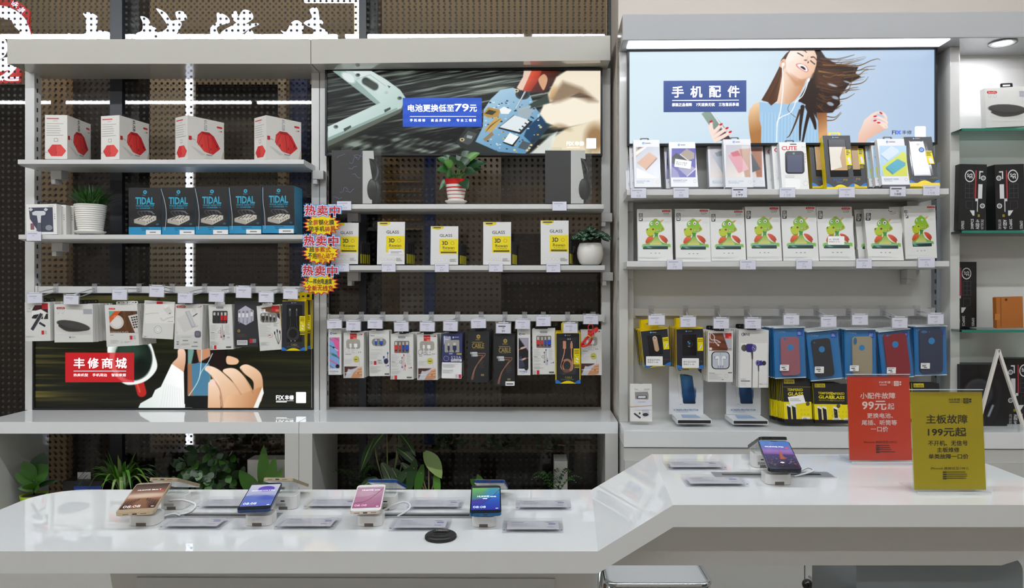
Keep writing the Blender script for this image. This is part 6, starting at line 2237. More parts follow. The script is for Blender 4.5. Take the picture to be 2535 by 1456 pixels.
bank('white carton with bold red capitals and a black power bank', ZS_, [(1195, 155), (1394, 155), (1411, 503), (1213, 503)], d_cute, 12, n=2, dx=-.016, dy=.034, body='#ecebe8', what='white carton behind the one with bold red capitals', grp='cartons behind the red capitals one', drop=('film', 'power_bank', 'window'))
def p10(dx, glare):
 def f(p, a):
  X = lambda x: x + dx
  tl, tr, br, bl = [np.array(q, float) for q in p.quad]
  A = lambda u, v: tuple(tl * (1 - u) * (1 - v) + tr * u * (1 - v) + br * u * v + bl * (1 - u) * v)
  n_ = 12
  a.poly([A(0, 1)] + [A(.28 * i / n_, 1 - .10 * (1 - (i / n_) ** 2)) for i in range(n_ + 1)], BLUE)
  a.poly([A(1, 1)] + [A(1 - .28 * i / n_, 1 - .10 * (1 - (i / n_) ** 2)) for i in range(n_ + 1)], BLUE)
  a.poly([A(.2 + .6 * i / n_, 1 - .08 * math.sin(math.pi * i / n_)) for i in range(n_ + 1)], YEL)
  a.poly([A(0, .965), A(1, .965), A(1, 1), A(0, 1)], YB_)
  logo_round(a, *A(.37, .035), 7, A(.7, .035)[0])
  p.sub('window', lambda b: b.poly([A(.16, .08), A(.82, .08), A(.82, .78), A(.16, .78)], m_('#1a1b1f', .1)), -.0004)
  def bankf(b):
   b.poly([A(.19, .22), A(.80, .22), A(.80, .66), A(.19, .66)], m_('#c2a079', .25))
   b.poly([A(.19, .08), A(.80, .08), A(.80, .22), A(.19, .22)], m_('#4a4a52', .15))
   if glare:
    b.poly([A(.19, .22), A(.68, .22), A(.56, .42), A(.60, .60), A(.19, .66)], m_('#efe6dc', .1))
  p.sub('power_bank', bankf, -.0018)
  p.sub('side_label', lambda b: b.poly([A(.76, .27), A(.97, .27), A(.97, .57), A(.76, .57)], YEL).poly([A(.82, .43), A(.90, .41), A(.95, .53), A(.86, .55)], m_('#e9e9e0')).greek(*A(.80, .29), *A(.94, .39), 3, m_('#6a681c'), .6).greek(*A(.78, .59), *A(.96, .65), 2, m_('#a89c12'), .6), -.0024, 'yellow label')
  x0, y0 = A(.26, .815)
  x1, y1 = A(.76, .855)
  a.txt('KNIGHT', x0, y0, x0 + (x1 - x0) * .62, y1, m_('#2a5fa8'), .0)
  a.txt('-P10', x0 + (x1 - x0) * .66, y0, x1, y1, m_('#b59a3c'), .0)
  a.greek(*A(.36, .87), *A(.66, .885), 1, m_('#6c6d72'), .7)
 return f
for lab, q, g, Y in (('black and yellow carton of a gold power bank, left of three', [(1410, 106), (1620, 106), (1642, 494), (1436, 494)], False, 2.685),
     ('black and yellow carton of a gold power bank, right of three', [(1612, 98), (1815, 98), (1840, 494), (1640, 494)], False, 2.70),
     ('black and yellow carton with a bright glare on its window, front of three', [(1524, 106), (1726, 106), (1747, 500), (1544, 500)], True, 2.645)):
 bank(lab, ZS_, q, p10(0, g), 12, th=.035, body='#26282f', side=YB_, tabc=.5, tabm=YB_, Y=Y)
def d_x200(p, a):
 logo_round(a, 2000, 154, 9, 2062)
 c = Cv(1940, 182, 2140, 408, '#a9c9e4', .33)
 c.poly([(1955, 335), (2118, 225), (2140, 250), (2140, 408), (1965, 408)], '#c9cf3a', 4)
 c.poly([(1948, 246), (2030, 184), (2080, 212), (2084, 232), (2000, 290)], '#cdd9e6', 4)
 c.poly([(1948, 246), (2000, 290), (2000, 300), (1948, 256)], '#8fa2b8', 3)
 c.poly([(1982, 342), (2072, 280), (2128, 310), (2128, 330), (2034, 394)], '#3aa0b8', 4)
 c.poly([(1982, 342), (2034, 386), (2034, 398), (1984, 356)], '#22707f', 3)
 a.cv(c)
 a.txt('KNIGHT X200', 1966, 423, 2074, 435, m_('#4a8ac0'), .01)
 a.greek(1966, 440, 2050, 447, 1, LGREY, .6)
 a.ell(2130, 432, 11, 11, GREY)
 a.ell(2130, 432, 9.5, 9.5, m_('#e6e6ea'))
bank('white carton with a yellow and teal power bank photo', ZS_, [(1922, 131), (2126, 131), (2156, 492), (1954, 492)], d_x200, 14, foot=.012, n=3, dx=-.011, dy=.026, th=.024, what='white carton behind the yellow and teal photo carton', grp='cartons queued behind the yellow and teal one')
def d_el(p, a):
 tl, tr, br, bl = [np.array(q, float) for q in p.quad]
 A = lambda u, v: tuple(tl * (1 - u) * (1 - v) + tr * u * (1 - v) + br * u * v + bl * (1 - u) * v)
 n_ = 12
 a.poly([A(0, 1)] + [A(.28 * i / n_, 1 - .13 * (1 - (i / n_) ** 2)) for i in range(n_ + 1)], BLUE)
 a.poly([A(1, 1)] + [A(1 - .28 * i / n_, 1 - .13 * (1 - (i / n_) ** 2)) for i in range(n_ + 1)], BLUE)
 a.poly([A(.12 + .76 * i / n_, 1 - .12 * math.sin(math.pi * i / n_)) for i in range(n_ + 1)], YEL)
 a.poly([A(0, .93), A(1, .93), A(1, 1), A(0, 1)], YB_)
 logo_round(a, *A(.33, .035), 7, A(.6, .035)[0])
 p.sub('window', lambda b: b.poly([A(.1, .09), A(.8, .09), A(.84, .78), A(.12, .78)], m_('#15161a', .1)), -.0004)
 def bk(b):
  pts = [A(.14 + .03 * 0, .13), A(.2, .10), A(.62, .10), A(.68, .13), A(.74, .74), A(.70, .77), A(.22, .77), A(.17, .74)]
  b.poly(pts, m_('#e3e1e2', .25), True)
  b.ell(*A(.46, .16), 12, 9, m_('#c2c0c2'))
  b.ell(*A(.56, .27), 20, 19, m_('#3a66a8'))
  b.ell(*A(.56, .27), 13, 12, m_('#7fa2d2'))
 p.sub('power_bank', bk, -.0018)
 p.sub('side_label', lambda b: b.poly([A(.68, .29), A(.92, .29), A(.94, .56), A(.71, .56)], YEL).poly([A(.76, .44), A(.86, .42), A(.92, .54), A(.78, .55)], m_('#e9e9e0')).greek(*A(.72, .31), *A(.90, .40), 3, m_('#6a681c'), .6), -.0024, 'yellow label')
 x0, y0 = A(.06, .81)
 x1, y1 = A(.96, .85)
 a.txt('LE-ELEGANCE', x0, y0, x0 + (x1 - x0) * .64, y1, m_('#22406e'), .0)
 a.txt('-15000', x0 + (x1 - x0) * .68, y0, x1, y1, m_('#7a6f2e'), .0)
 a.greek(*A(.35, .865), *A(.65, .88), 1, m_('#6c6d72'), .7)
bank('black and yellow carton of a white power bank, rightmost on its shelf', ZS_, [(2132, 116), (2314, 116), (2372, 482), (2164, 482)], d_el, 16, th=.035, body='#26282f', side=YB_, tabc=.38, tabm=YB_)
# ================================================================ dragon cartons on the lower right shelf
ZQ_ = (1560, 500, 8.567)
def dragon(a, T):
 """a green cartoon dragon leaning over a phone; T moves picture coordinates of the first carton"""
 def q(*pts): return [T(x, y) for x, y in pts]
 (x0, y0), (x1, y1) = T(240, 340), T(870, 1010)
 c = Cv(x0, y0, x1, y1, '#e0e0dd', .13 * 630 / (x1 - x0) * 1.25)
 S = (x1 - x0) / 630
 G1_, G2_, G3_ = '#6fae28', '#a9c22c', '#2f7a34'
 def el(x, y, rx, ry, col, soft=6, al=1, rot=0): c.ell(*T(x, y), rx * S, ry * S, col, soft * S, al, rot)
 def po(pts, col, soft=8, al=1, sm=True):
  if not isinstance(col, str):
   col = (col[0], col[1], T(*col[2]), T(*col[3]))
  c.poly(q(*pts), col, soft * S, al, sm)
 po([(325, 835), (380, 740), (480, 725), (490, 800), (420, 850), (350, 880)], ('#e0663a', '#b8431f', (400, 730), (360, 870)))
 po([(615, 708), (700, 712), (780, 770), (805, 835), (785, 840), (780, 880), (720, 850), (660, 790)], ('#d9583a', '#9c3420', (640, 715), (780, 870)))
 po([(515, 640), (605, 640), (590, 700), (610, 780), (680, 850), (790, 890), (860, 930), (840, 950), (700, 920), (420, 920), (270, 940), (255, 925), (300, 890), (380, 870), (470, 800), (520, 720)], (G3_, '#7fb042', (560, 650), (560, 920)))
 po([(530, 740), (590, 740), (640, 830), (660, 905), (420, 905), (480, 820)], ('#8fae48', '#cfca78', (550, 750), (550, 900)))
 el(295, 915, 40, 26, '#8cc04e')
 el(825, 915, 38, 30, '#7fb548')
 po([(640, 405), (680, 380), (718, 382), (660, 435)], '#d9a15c', 6)
 po([(498, 385), (520, 355), (565, 355), (590, 390)], '#b8ae2c', 6)
 po([(420, 430), (480, 390), (560, 380), (630, 400), (670, 470), (715, 540), (730, 590), (680, 625), (600, 655), (520, 640), (440, 560), (400, 500)], (G1_, '#97b82c', (540, 390), (600, 640)))
 po([(340, 580), (400, 550), (500, 540), (530, 580), (515, 660), (480, 720), (420, 732), (360, 690), (340, 640)], (G2_, '#b8bd28', (400, 560), (440, 720)))
 po([(355, 690), (420, 715), (500, 700), (480, 728), (420, 738)], '#6f8f2a', 8)
 el(690, 565, 30, 34, '#a7a02a', 10)
 el(690, 565, 16, 20, '#6f8a2c', 8)
 el(362, 582, 14, 18, '#5f4a1c')
 el(488, 578, 24, 22, '#8a5c24')
 el(490, 580, 15, 14, '#4a3014')
 el(457, 455, 32, 40, '#4f8a30', 6)
 el(457, 455, 26, 34, '#f2efe4')
 el(464, 455, 12, 17, '#5a3c1e')
 el(573, 448, 42, 44, '#4f8a30', 6)
 el(573, 448, 33, 35, '#f4f1e8')
 el(572, 452, 16, 17, '#9c3a24')
 el(571, 452, 8, 9, '#2a120c')
 po([(540, 600), (620, 590), (700, 580), (690, 610), (600, 640)], '#8f9a3c', 6)
 for x in (560, 590, 635):
  po([(x, 592), (x + 12, 592), (x + 5, 625)], '#f2efdf', 4, 1, False)
 # phone
 po([(290, 905), (790, 905), (805, 960), (270, 960)], '#8fb2a0', 5, 1, False)
 po([(275, 935), (800, 935), (806, 985), (266, 985)], ('#1d5a4a', '#123a36', (300, 940), (700, 985)), 5, 1, False)
 po([(330, 940), (400, 940), (480, 980), (380, 980)], '#7aa593', 8, .8, False)
 po([(266, 978), (806, 978), (800, 1000), (276, 1000)], '#161c22', 5, 1, False)
 for x in (262, 282, 812, 835, 855):
  el(x, 945, 9, 18, '#7fb548', 5, 1, 20 if x < 500 else -20)
 a.cv(c)
DQ = [('first', ZS_, [(143, 650), (398, 650), (405, 1032), (149, 1032)], 0, 0), ('second', ZS_, [(422, 648), (677, 647), (686, 1036), (429, 1036)], 0, 0),
 ('third', ZS_, [(680, 656), (925, 655), (945, 1031), (690, 1031)], 0, 0), ('fourth', ZS_, [(930, 631), (1184, 630), (1211, 1031), (955, 1031)], 0, 0),
 ('fifth', ZS_, [(1200, 629), (1455, 628), (1482, 1031), (1222, 1031)], 0, 0), ('sixth', ZS_, [(1462, 632), (1716, 631), (1752, 1029), (1490, 1029)], 0, 0),
 ('seventh', ZS_, [(1800, 650), (2036, 645), (2110, 1026), (1850, 1028)], 0, 0), ('eighth', ZS_, [(2136, 630), (2384, 622), (2310, 1008), (2098, 1016)], 8, 0)]
base_q = np.array([(150, 150), (888, 150), (912, 1245), (165, 1245)], float)   # the first carton in the dragon enlargement
for i, (nm, Z, quad, _r, _n) in enumerate(DQ):
 extra = {5: ' with a white sticker', 6: ' leaning over another', 7: ' tilted to the right'}.get(i, '')
 lean = 0 if i == 7 else (8, 8, 9, 9, 9, 10, 12)[min(i, 6)]
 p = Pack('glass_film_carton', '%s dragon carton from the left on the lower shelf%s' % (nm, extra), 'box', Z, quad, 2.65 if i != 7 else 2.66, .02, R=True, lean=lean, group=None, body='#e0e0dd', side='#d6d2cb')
 A = aff_of(base_q, 1, 1)
 Bq = np.array(quad, float)
 def T(x, y, A=A, Bq=Bq):
  u, v = np.array((x, y, 1.0)) @ A
  v = 1 - v
  return tuple(Bq[0] * (1 - u) * (1 - v) + Bq[1] * u * (1 - v) + Bq[2] * u * v + Bq[3] * (1 - u) * v)
 a = p.art
 dragon(a, T)
 def bx(x0, y0, x1, y1): return (*T(x0, y0), *T(x1, y1))
 X = bx(680, 170, 864, 212)
 pill(a, *X, RED)
 a.txt('SooPii', *bx(705, 180, 840, 202), m_('#f0b8b4'), .0)
 a.txt('FIX丰修', *bx(706, 230, 836, 256), m_('#3f4356'), .006)
 a.greek(*bx(708, 268, 838, 280), 1, GREY, .6)
 a.greek(*bx(188, 178, 370, 206), 3, LGREY, .3)
 X = bx(180, 236, 264, 402)
 a.rr(*X, (X[2] - X[0]) * .16, m_('#33343c'))
 a.rr(*bx(190, 292, 254, 350), .5, m_('#e8e8e6'))
 a.txt('3D', *bx(192, 246, 252, 286), WHT, .02)
 a.greek(*bx(194, 298, 250, 346), 3, INK, .5)
 a.greek(*bx(192, 360, 252, 392), 1, WHT, .7)
 a.greek(*bx(730, 415, 872, 475), 2, m_('#cfcfce'), .3)
 for x in (432, 525, 606):
  a.greek(*bx(x, 1076, x + 38, 1096), 1, GREY, .8)
 a.greek(*bx(185, 1165, 880, 1205), 3, m_('#c9c9c8'), .3)
 if i == 5:
  def stk(b):
   b.rr(1548, 852, 1668, 914, 6, WHT)
   b.txt('3D  钢化膜', 1556, 868, 1628, 882, m_('#77787c'), .0)
   b.txt('零售价￥:79', 1556, 886, 1634, 899, m_('#77787c'), .0)
  p.sub('price_sticker', stk, -.001, 'white price sticker')
 p.done()
 if i in (0, 1, 3, 4, 5):
  p.behind(1, 'white carton behind the %s dragon carton from the left' % nm, 'cartons behind the dragon cartons', dy=.026, dx=.004 if i < 3 else -.003, drop=('price_sticker',))
 elif i == 6:
  p.behind(2, 'white carton behind the leaning dragon carton', 'cartons behind the leaning dragon carton', dy=.028, dx=-.022)
 elif i == 7:
  p.behind(1, 'white carton behind the tilted dragon carton', 'cartons behind the tilted dragon carton', dy=.03, dx=-.04)
# ================================================================ left unit: charger cartons, top shelf
def solid_box(name, label, cat, corner, phi, a_, b_, h, mat, group=None):
 """box whose near upright edge stands at corner; side face a_ wide runs left, front face b_ runs right and back"""
 t = thing(name, label, cat, corner, (0, 0, math.radians(-phi)), group)
 mb = MB()
 mb.box(-a_, 0, 0, b_, 0, h, mat)
 return t, mb
def charger(i, label, px, phi, z):
 Y = 2.868
 k = F / Y
 h = 109 / k
 a_, b_ = .087, .16
 t, mb = solid_box('charger_carton', label, 'box', P(px, 394, Y), phi, a_, b_, h, m_('#dcd9d3'), 'red charger cartons on the top left shelf')
 # narrow face with text and a small picture: picture space 0..168 x 0..345
 A1 = Art(mb, a_, aff_of([(0, 0), (168, 0), (168, 345), (0, 345)], a_, h), tf=lambda v: v + np.array([-a_ / 2, 0, 0]))
 A1.greek(12, 24, 150, 34, 1, RED, .8)
 A1.greek(60, 40, 100, 56, 2, GREY, .25)
 for k_ in range(6):
  A1.greek(12, 66 + 18 * k_, 158, 76 + 18 * k_, 1, m_('#a9a7a3'), .5)
 A1.rect(68, 182, 98, 210, m_('#a9a6a0'))
 A1.rect(73, 187, 93, 205, m_('#e0ddd8'))
 rd, rd2, rd3 = m_('#c8282a'), m_('#d9403c'), m_('#a31c20')
 A1.poly([(55, 232), (120, 232), (160, 280), (128, 322), (48, 322), (20, 280)], rd)
 A1.poly([(88, 240), (120, 236), (154, 280), (126, 318), (88, 318)], rd2)
 A1.rect(84, 288, 89, 300, INK)
 A1.line([(0, 292), (22, 292)], 2, INK)
 # broad face: picture space 0..300 x 0..345, turned onto the right-hand side of the box
 B1 = Art(mb, b_, aff_of([(0, 0), (300, 0), (300, 345), (0, 345)], b_, h), tf=lambda v: np.stack([-v[:, 1], v[:, 0] + b_ / 2, v[:, 2]], 1))
 B1.txt('6USB', 100, 40, 190, 66, m_('#2b2b30' if i < 2 else '#9a989a'), .02, 90)
 pill(B1, 238, 40, 285, 56, RED)
 B1.ell(262, 80, 8, 7, LGREY)
 B1.ell(276, 78, 6, 6, RED)
 B1.greek(20, 50, 90, 62, 1, m_('#dad7d2'), .6)
 B1.rect(8, 158, 32, 190, m_('#b8282c'))
 B1.line([(32, 176), (62, 186)], 2.5, INK)
 pts = [(80, 140), (112, 106), (175, 104), (215, 130), (268, 220), (205, 278), (130, 262), (72, 200)]
 B1.poly([(20, 235), (60, 245), (150, 290), (110, 300)], m_('#c9c6c2'))
 B1.poly(pts, rd)
 B1.poly([(112, 106), (175, 104), (192, 128), (120, 128)], rd3)
 B1.poly([(80, 150), (118, 128), (150, 268), (130, 262), (72, 200)], rd2)
 B1.poly([(118, 128), (192, 128), (200, 276), (150, 268)], m_('#d23634'))
 for (q0, q1) in (((118, 132), (82, 222)), ((160, 130), (176, 270)), ((192, 130), (250, 224))):
  B1.line([q0, q1], 3, m_('#5c1416'))
 for x, y in ((112, 230), (186, 246), (236, 216)):
  B1.line([(x, y), (x + 4, y - 20)], 5, m_('#2a0a0c'))
 B1.greek(150, 282, 215, 292, 1, GREY, .8)
 B1.greek(140, 300, 200, 322, 3, m_('#cfccc8'), .3)
 B1.poly([(270, 330), (290, 240), (300, 240), (300, 345)], m_('#c4b8a8'))
 mb.build('carton', t)
 mb = MB()
 mb.tube([(-.01, b_ * .3 - .016, h), (-.01, b_ * .3 - .013, h + .010), (-.01, b_ * .3 + .013, h + .010), (-.01, b_ * .3 + .016, h)], .0018, BTAB, 6)
 mb.build('carry_handle', t)
for i, (px, phi, lab) in enumerate(((166.5, -2, 'white carton of a red faceted charger, leftmost, mostly side on'), (295.5, 12.5, 'white carton of a red faceted charger, second from the left'),
         (464.5, 33, 'white carton of a red faceted charger, third from the left, turned to the front'), (659, 38, 'white carton of a red faceted charger, rightmost, beside the post'))):
 charger(i, lab, px, phi, 0)
# ---- second shelf: blue desktop charger cartons
ZT2 = (0, 400, 3.169)
TQ = [(1010, 1266, 206, 571), (1272, 1530, 204, 571), (1535, 1793, 198, 569), (1798, 2052, 194, 566), (2058, 2308, 190, 562)]
for i, (xa, xb, ya, yb) in enumerate(TQ):
 p = Pack('charger_carton', 'dark carton with big blue capitals, %s of five from the left' % ORD[i].replace('front', 'first'), 'box', ZT2, [(xa, ya), (xb, ya - 1), (xb, yb), (xa, yb)], 2.862, .10, body='#141519', side='#1b7fa6', group='blue and black desktop charger cartons', bev=.001)
 a = p.art
 D = np.array((xa - 1010, ya - 206 + (yb - ya - 365) * .5))
 X = lambda x: x + D[0]
 V = lambda y: y + D[1]
 CY_ = m_('#2fa6c8')
 a.poly([(X(1138), V(224)), (X(1152), V(232)), (X(1152), V(248)), (X(1138), V(256)), (X(1124), V(248)), (X(1124), V(232))], CY_)
 a.ell(X(1138), V(240), 6, 6, m_('#1a3a46'))
 a.greek(X(1118), V(260), X(1158), V(268), 1, m_('#2f6f80'), .8)
 a.txt('TIDAL', X(1062), V(280), X(1212), V(337), CY_, .03)
 a.txt('WAVE DESKTOP', X(1066), V(342), X(1210), V(355), CY_, .01)
 a.txt('CHARGER', X(1096), V(360), X(1182), V(372), CY_, .01)
 a.rect(X(1066), V(365), X(1090), V(367), CY_)
 a.rect(X(1188), V(365), X(1208), V(367), CY_)
 c = Cv(X(1020), V(385), X(1262), V(512), '#141519', .33)
 c.ell(X(1140), V(470), 110, 36, '#3a3d46', 30, .7)
 for k in range(5):
  c.line([(X(1110 + 24 * k), V(430)), (X(1080 + 28 * k), V(395)), (X(1150 + 10 * k), V(388)), (X(1215 - 2 * k), V(412))], 3, '#8a8894', 3, .8)
 c.poly([(X(1052), V(455)), (X(1150), V(422)), (X(1226), V(428)), (X(1150), V(470))], '#d8d2c8', 3)
 for k in range(4):
  c.line([(X(1082 + 30 * k), V(458 - k * 4)), (X(1112 + 28 * k), V(440 - k * 5))], 6, '#4a463e', 3, smooth=False)
 c.poly([(X(1052), V(455)), (X(1138), V(470)), (X(1138), V(502)), (X(1052), V(482))], '#b9b2a6', 3)
 c.poly([(X(1138), V(470)), (X(1226), V(428)), (X(1226), V(458)), (X(1138), V(502))], '#cdc6ba', 3)
 for k in range(4):
  c.rect(X(1152 + 17 * k), V(470 - 9 * k), X(1158 + 17 * k), V(482 - 9 * k), '#5a544a', 2)
 a.cv(c)
 a.rect(xa, V(514), xb, yb, m_('#1d8fc0'))
 a.greek(X(1105), V(520), X(1190), V(528), 1, m_('#125a80'), .8)
 a.greek(X(1112), V(534), X(1150), V(542), 1, m_('#125a80'), .8)
 a.rr(X(1224), V(484), X(1246), V(500), 5, m_('#1f5a74'))
 p.sub('price_sticker', lambda b: b.rect(xb - 120, yb - 33, xb - 4, yb + 1, WHT).greek(xb - 90, yb - 20, xb - 20, yb - 10, 1, m_('#77787c'), .8), -.001, 'white price sticker')
 p.sub('film', lambda b: b.poly([tuple(q) for q in p.quad], FILM), -.002)
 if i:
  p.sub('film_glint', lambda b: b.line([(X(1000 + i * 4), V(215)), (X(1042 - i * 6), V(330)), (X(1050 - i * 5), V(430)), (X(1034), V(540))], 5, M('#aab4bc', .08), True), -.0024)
 p.done()
# ---- small white cartons of a phone holder, left end
p = Pack('carton', 'small white carton with a car holder in its window, front of three', 'box', ZT2, [(206, 338), (446, 330), (444, 572), (208, 572)], 2.868, .03, body='#eceae7', bev=.001)
a = p.art
a.greek(380, 346, 430, 354, 1, LGREY, .7)
p.sub('window', lambda b: b.poly([(228, 362), (415, 358), (418, 552), (300, 552), (235, 450)], m_('#4b4e5e', .15)), -.0004)
def hold(b):
 w_ = m_('#d8d9dd', .25)
 b.poly([(255, 400), (280, 388), (350, 388), (362, 402), (355, 420), (325, 425), (322, 480), (300, 480), (292, 425), (258, 420)], w_)
 b.poly([(294, 480), (322, 480), (326, 545), (286, 545)], m_('#5e6272', .2))
 for x in (244, 362):
  b.poly([(x - 16, 378), (x, 362), (x + 18, 376), (x + 2, 392)], w_)
 b.ell(385, 520, 28, 22, m_('#8f919c'))
p.sub('phone_holder', hold, -.0016)
a.rr(238, 485, 268, 535, 4, m_('#8a5a6a'))
a.greek(425, 410, 438, 460, 3, GREY, .4)
p.done()
p.tab(.5, .05, .012)
p.behind(2, 'small white carton behind the car holder carton', 'small white cartons at the left end', dy=.036, dx=.012, drop=('window', 'phone_holder'))
# ================================================================ plants and pots
GL = [M('#2c5a1e', .45, vary=.2), M('#3d7326', .45, vary=.2), M('#1f4a1c', .45, vary=.2)]
SOIL = M('#2b2018', .9, vary=.2)
def leaf(mb, base, tip, w, mat, droop=.0, fold=.12, n=6, up=Vector((0, 0, 1)), shape=1.0):
 """one leaf blade, folded along its midrib and bending down towards the tip"""
 base, tip = Vector(base), Vector(tip)
 d = tip - base
 sd = d.cross(up)
 sd = sd.normalized() if sd.length > 1e-6 else Vector((1, 0, 0))
 nrm = sd.cross(d).normalized()
 v, f = [], []
 for i in range(n + 1):
  t = i / n
  c = base + d * t + Vector((0, 0, -droop * t * t)) + Vector((0, 0, droop * .45 * math.sin(math.pi * t)))
  hw = w * .5 * (math.sin(math.pi * min(1, t ** shape * .94 + .06))) ** .8
  v += [c - sd * hw + nrm * hw * fold, c, c + sd * hw + nrm * hw * fold]
 for i in range(n):
  o = 3 * i
  f += [(o, o + 3, o + 4, o + 1), (o + 1, o + 4, o + 5, o + 2)]
 mb.add(v, f, mat, True)
def pot(t, prof, mat, soil_r, soil_z):
 mb = MB()
 mb.lathe(prof, mat, 32)
 mb.build('pot', t)
 mb = MB()
 mb.lathe([(0, soil_z + .003), (soil_r * .6, soil_z + .004), (soil_r, soil_z)], SOIL, 20)
 mb.build('soil', t)
WPOT = M('#e9e6df', .22, coat=.3)
k = 2.92 / F
t = thing('potted_plant', 'fine leaved green plant in a ribbed white pot on a saucer, left unit', 'plant', P(224, 580, 2.92))
prof, R0, R1, H = [], 27 * k, 35 * k, 62 * k
for i in range(13):
 z = 6 * k + H * i / 12
 r = R0 + (R1 - R0) * i / 12
 prof += [(r, z), (r + .0022, z + H / 36), (r + .0022, z + H / 18), (r, z + H / 13)]
prof += [(R1 - .004, 6 * k + H), (R1 - .006, 5 * k + H * .9)]
pot(t, [(R0 * .9, 4 * k)] + prof, WPOT, R1 - .006, 5 * k + H * .92)
mb = MB()
mb.lathe([(0, 0), (28 * k, 0), (34 * k, 5 * k), (35 * k, 7 * k), (33 * k, 6.5 * k), (26 * k, 3 * k), (0, 3 * k)], WPOT, 32)
mb.build('saucer', t)
rng = random.Random(11)
mb = MB()
for i in range(420):
 a_ = rng.uniform(0, 2 * math.pi)
 r0 = rng.uniform(0, .7) * R1
 sp = rng.uniform(.15, 1.15)
 hh = rng.uniform(25, 62) * k * (1.15 - sp * .35)
 b0 = Vector((r0 * math.cos(a_), r0 * math.sin(a_), 66 * k))
 tp = b0 + Vector((math.cos(a_) * sp * 46 * k, math.sin(a_) * sp * 40 * k, hh))
 leaf(mb, b0, tp, .0042, GL[rng.randrange(3)], droop=.012 * sp, n=4)
mb.build('foliage', t)
# middle unit, peace lily in a striped pot
k = 2.935 / F
t = thing('potted_plant', 'broad leaved plant in a red and white striped pot between the boxed headphones', 'plant', P(1129, 505, 2.935))
mb = MB()
rd = M('#c01c20', .2, coat=.3)
R0, R1, zb, H = 19 * k, 29 * k, 5 * k, 55 * k
edges = [(0, WPOT), (.13, rd), (.16, WPOT), (.29, rd), (.32, WPOT), (.44, rd), (.48, WPOT), (.58, rd), (.64, WPOT), (.75, rd), (1.0, rd)]
for (u, m), (u2, _m2) in zip(edges, edges[1:]):
 mb.lathe([(R0 + (R1 - R0) * u, zb + H * u), (R0 + (R1 - R0) * u2, zb + H * u2)], m, 32)
mb.lathe([(R1, zb + H), (R1 - .004, zb + H), (R1 - .006, zb + H * .9)], rd, 32)
mb.lathe([(0, zb), (R0, zb)], WPOT, 32)
mb.build('pot', t)
mb = MB()
mb.lathe([(0, zb + H * .9), (R1 - .006, zb + H * .9)], SOIL, 20)
mb.build('soil', t)
mb = MB()
mb.lathe([(0, 0), (20 * k, 0), (27 * k, 5 * k), (28 * k, 7 * k), (25 * k, 5.5 * k), (0, 3 * k)], WPOT, 32)
mb.build('saucer', t)
DG = [M('#1c3f22', .3, vary=.15), M('#2a5a28', .3, vary=.15), M('#4a7f2a', .3, vary=.15)]
mb = MB()
stem = MB()
zc = zb + H
for (x, z, tx, tz, w, mi, yy) in ((-2, 20, 16, 78, 20, 0, .03), (8, 20, 34, 84, 24, 0, .02), (10, 15, 60, 76, 20, 2, -.01), (-5, 15, -30, 70, 18, 1, -.01), (-8, 10, -52, 68, 18, 0, .03), (-6, 8, -44, 62, 20, 1, -.03),
        (-6, 5, -46, 30, 24, 1, -.04), (-3, 0, -20, 14, 26, 1, -.05), (0, 0, 4, 10, 26, 0, -.06), (6, 2, 32, -18, 30, 0, -.05), (8, 5, 52, 24, 26, 0, -.03), (10, 8, 72, 52, 24, 0, .0), (10, 5, 64, 40, 24, 1, .03),
        (4, 10, 36, 60, 26, 0, -.02), (0, 12, -14, 66, 18, 0, -.03), (-8, 5, -40, -16, 16, 1, -.02), (12, 4, 74, 60, 18, 0, .05), (2, 6, 22, 46, 28, 0, -.05), (-2, 6, -26, 52, 22, 2, -.045)):
 b0 = Vector((x * k * .5, yy * .2, zc - 8 * k))
 m0 = Vector((x * k + (tx - x) * k * .45, yy * .7, zc + (z + (tz - z) * .55) * k))
 e0 = Vector((tx * k, yy, zc + tz * k - 4 * k))
 stem.tube(spl([b0, (b0 + m0) / 2 + Vector((0, 0, .01)), m0], False, 4), .0014, DG[2], 5)
 leaf(mb, m0 - (e0 - m0) * .25, e0, w * k, DG[mi], droop=.012, fold=.22, n=8, up=Vector((.2, -1, .6)), shape=.8)
stem.build('stems', t)
mb.build('foliage', t)
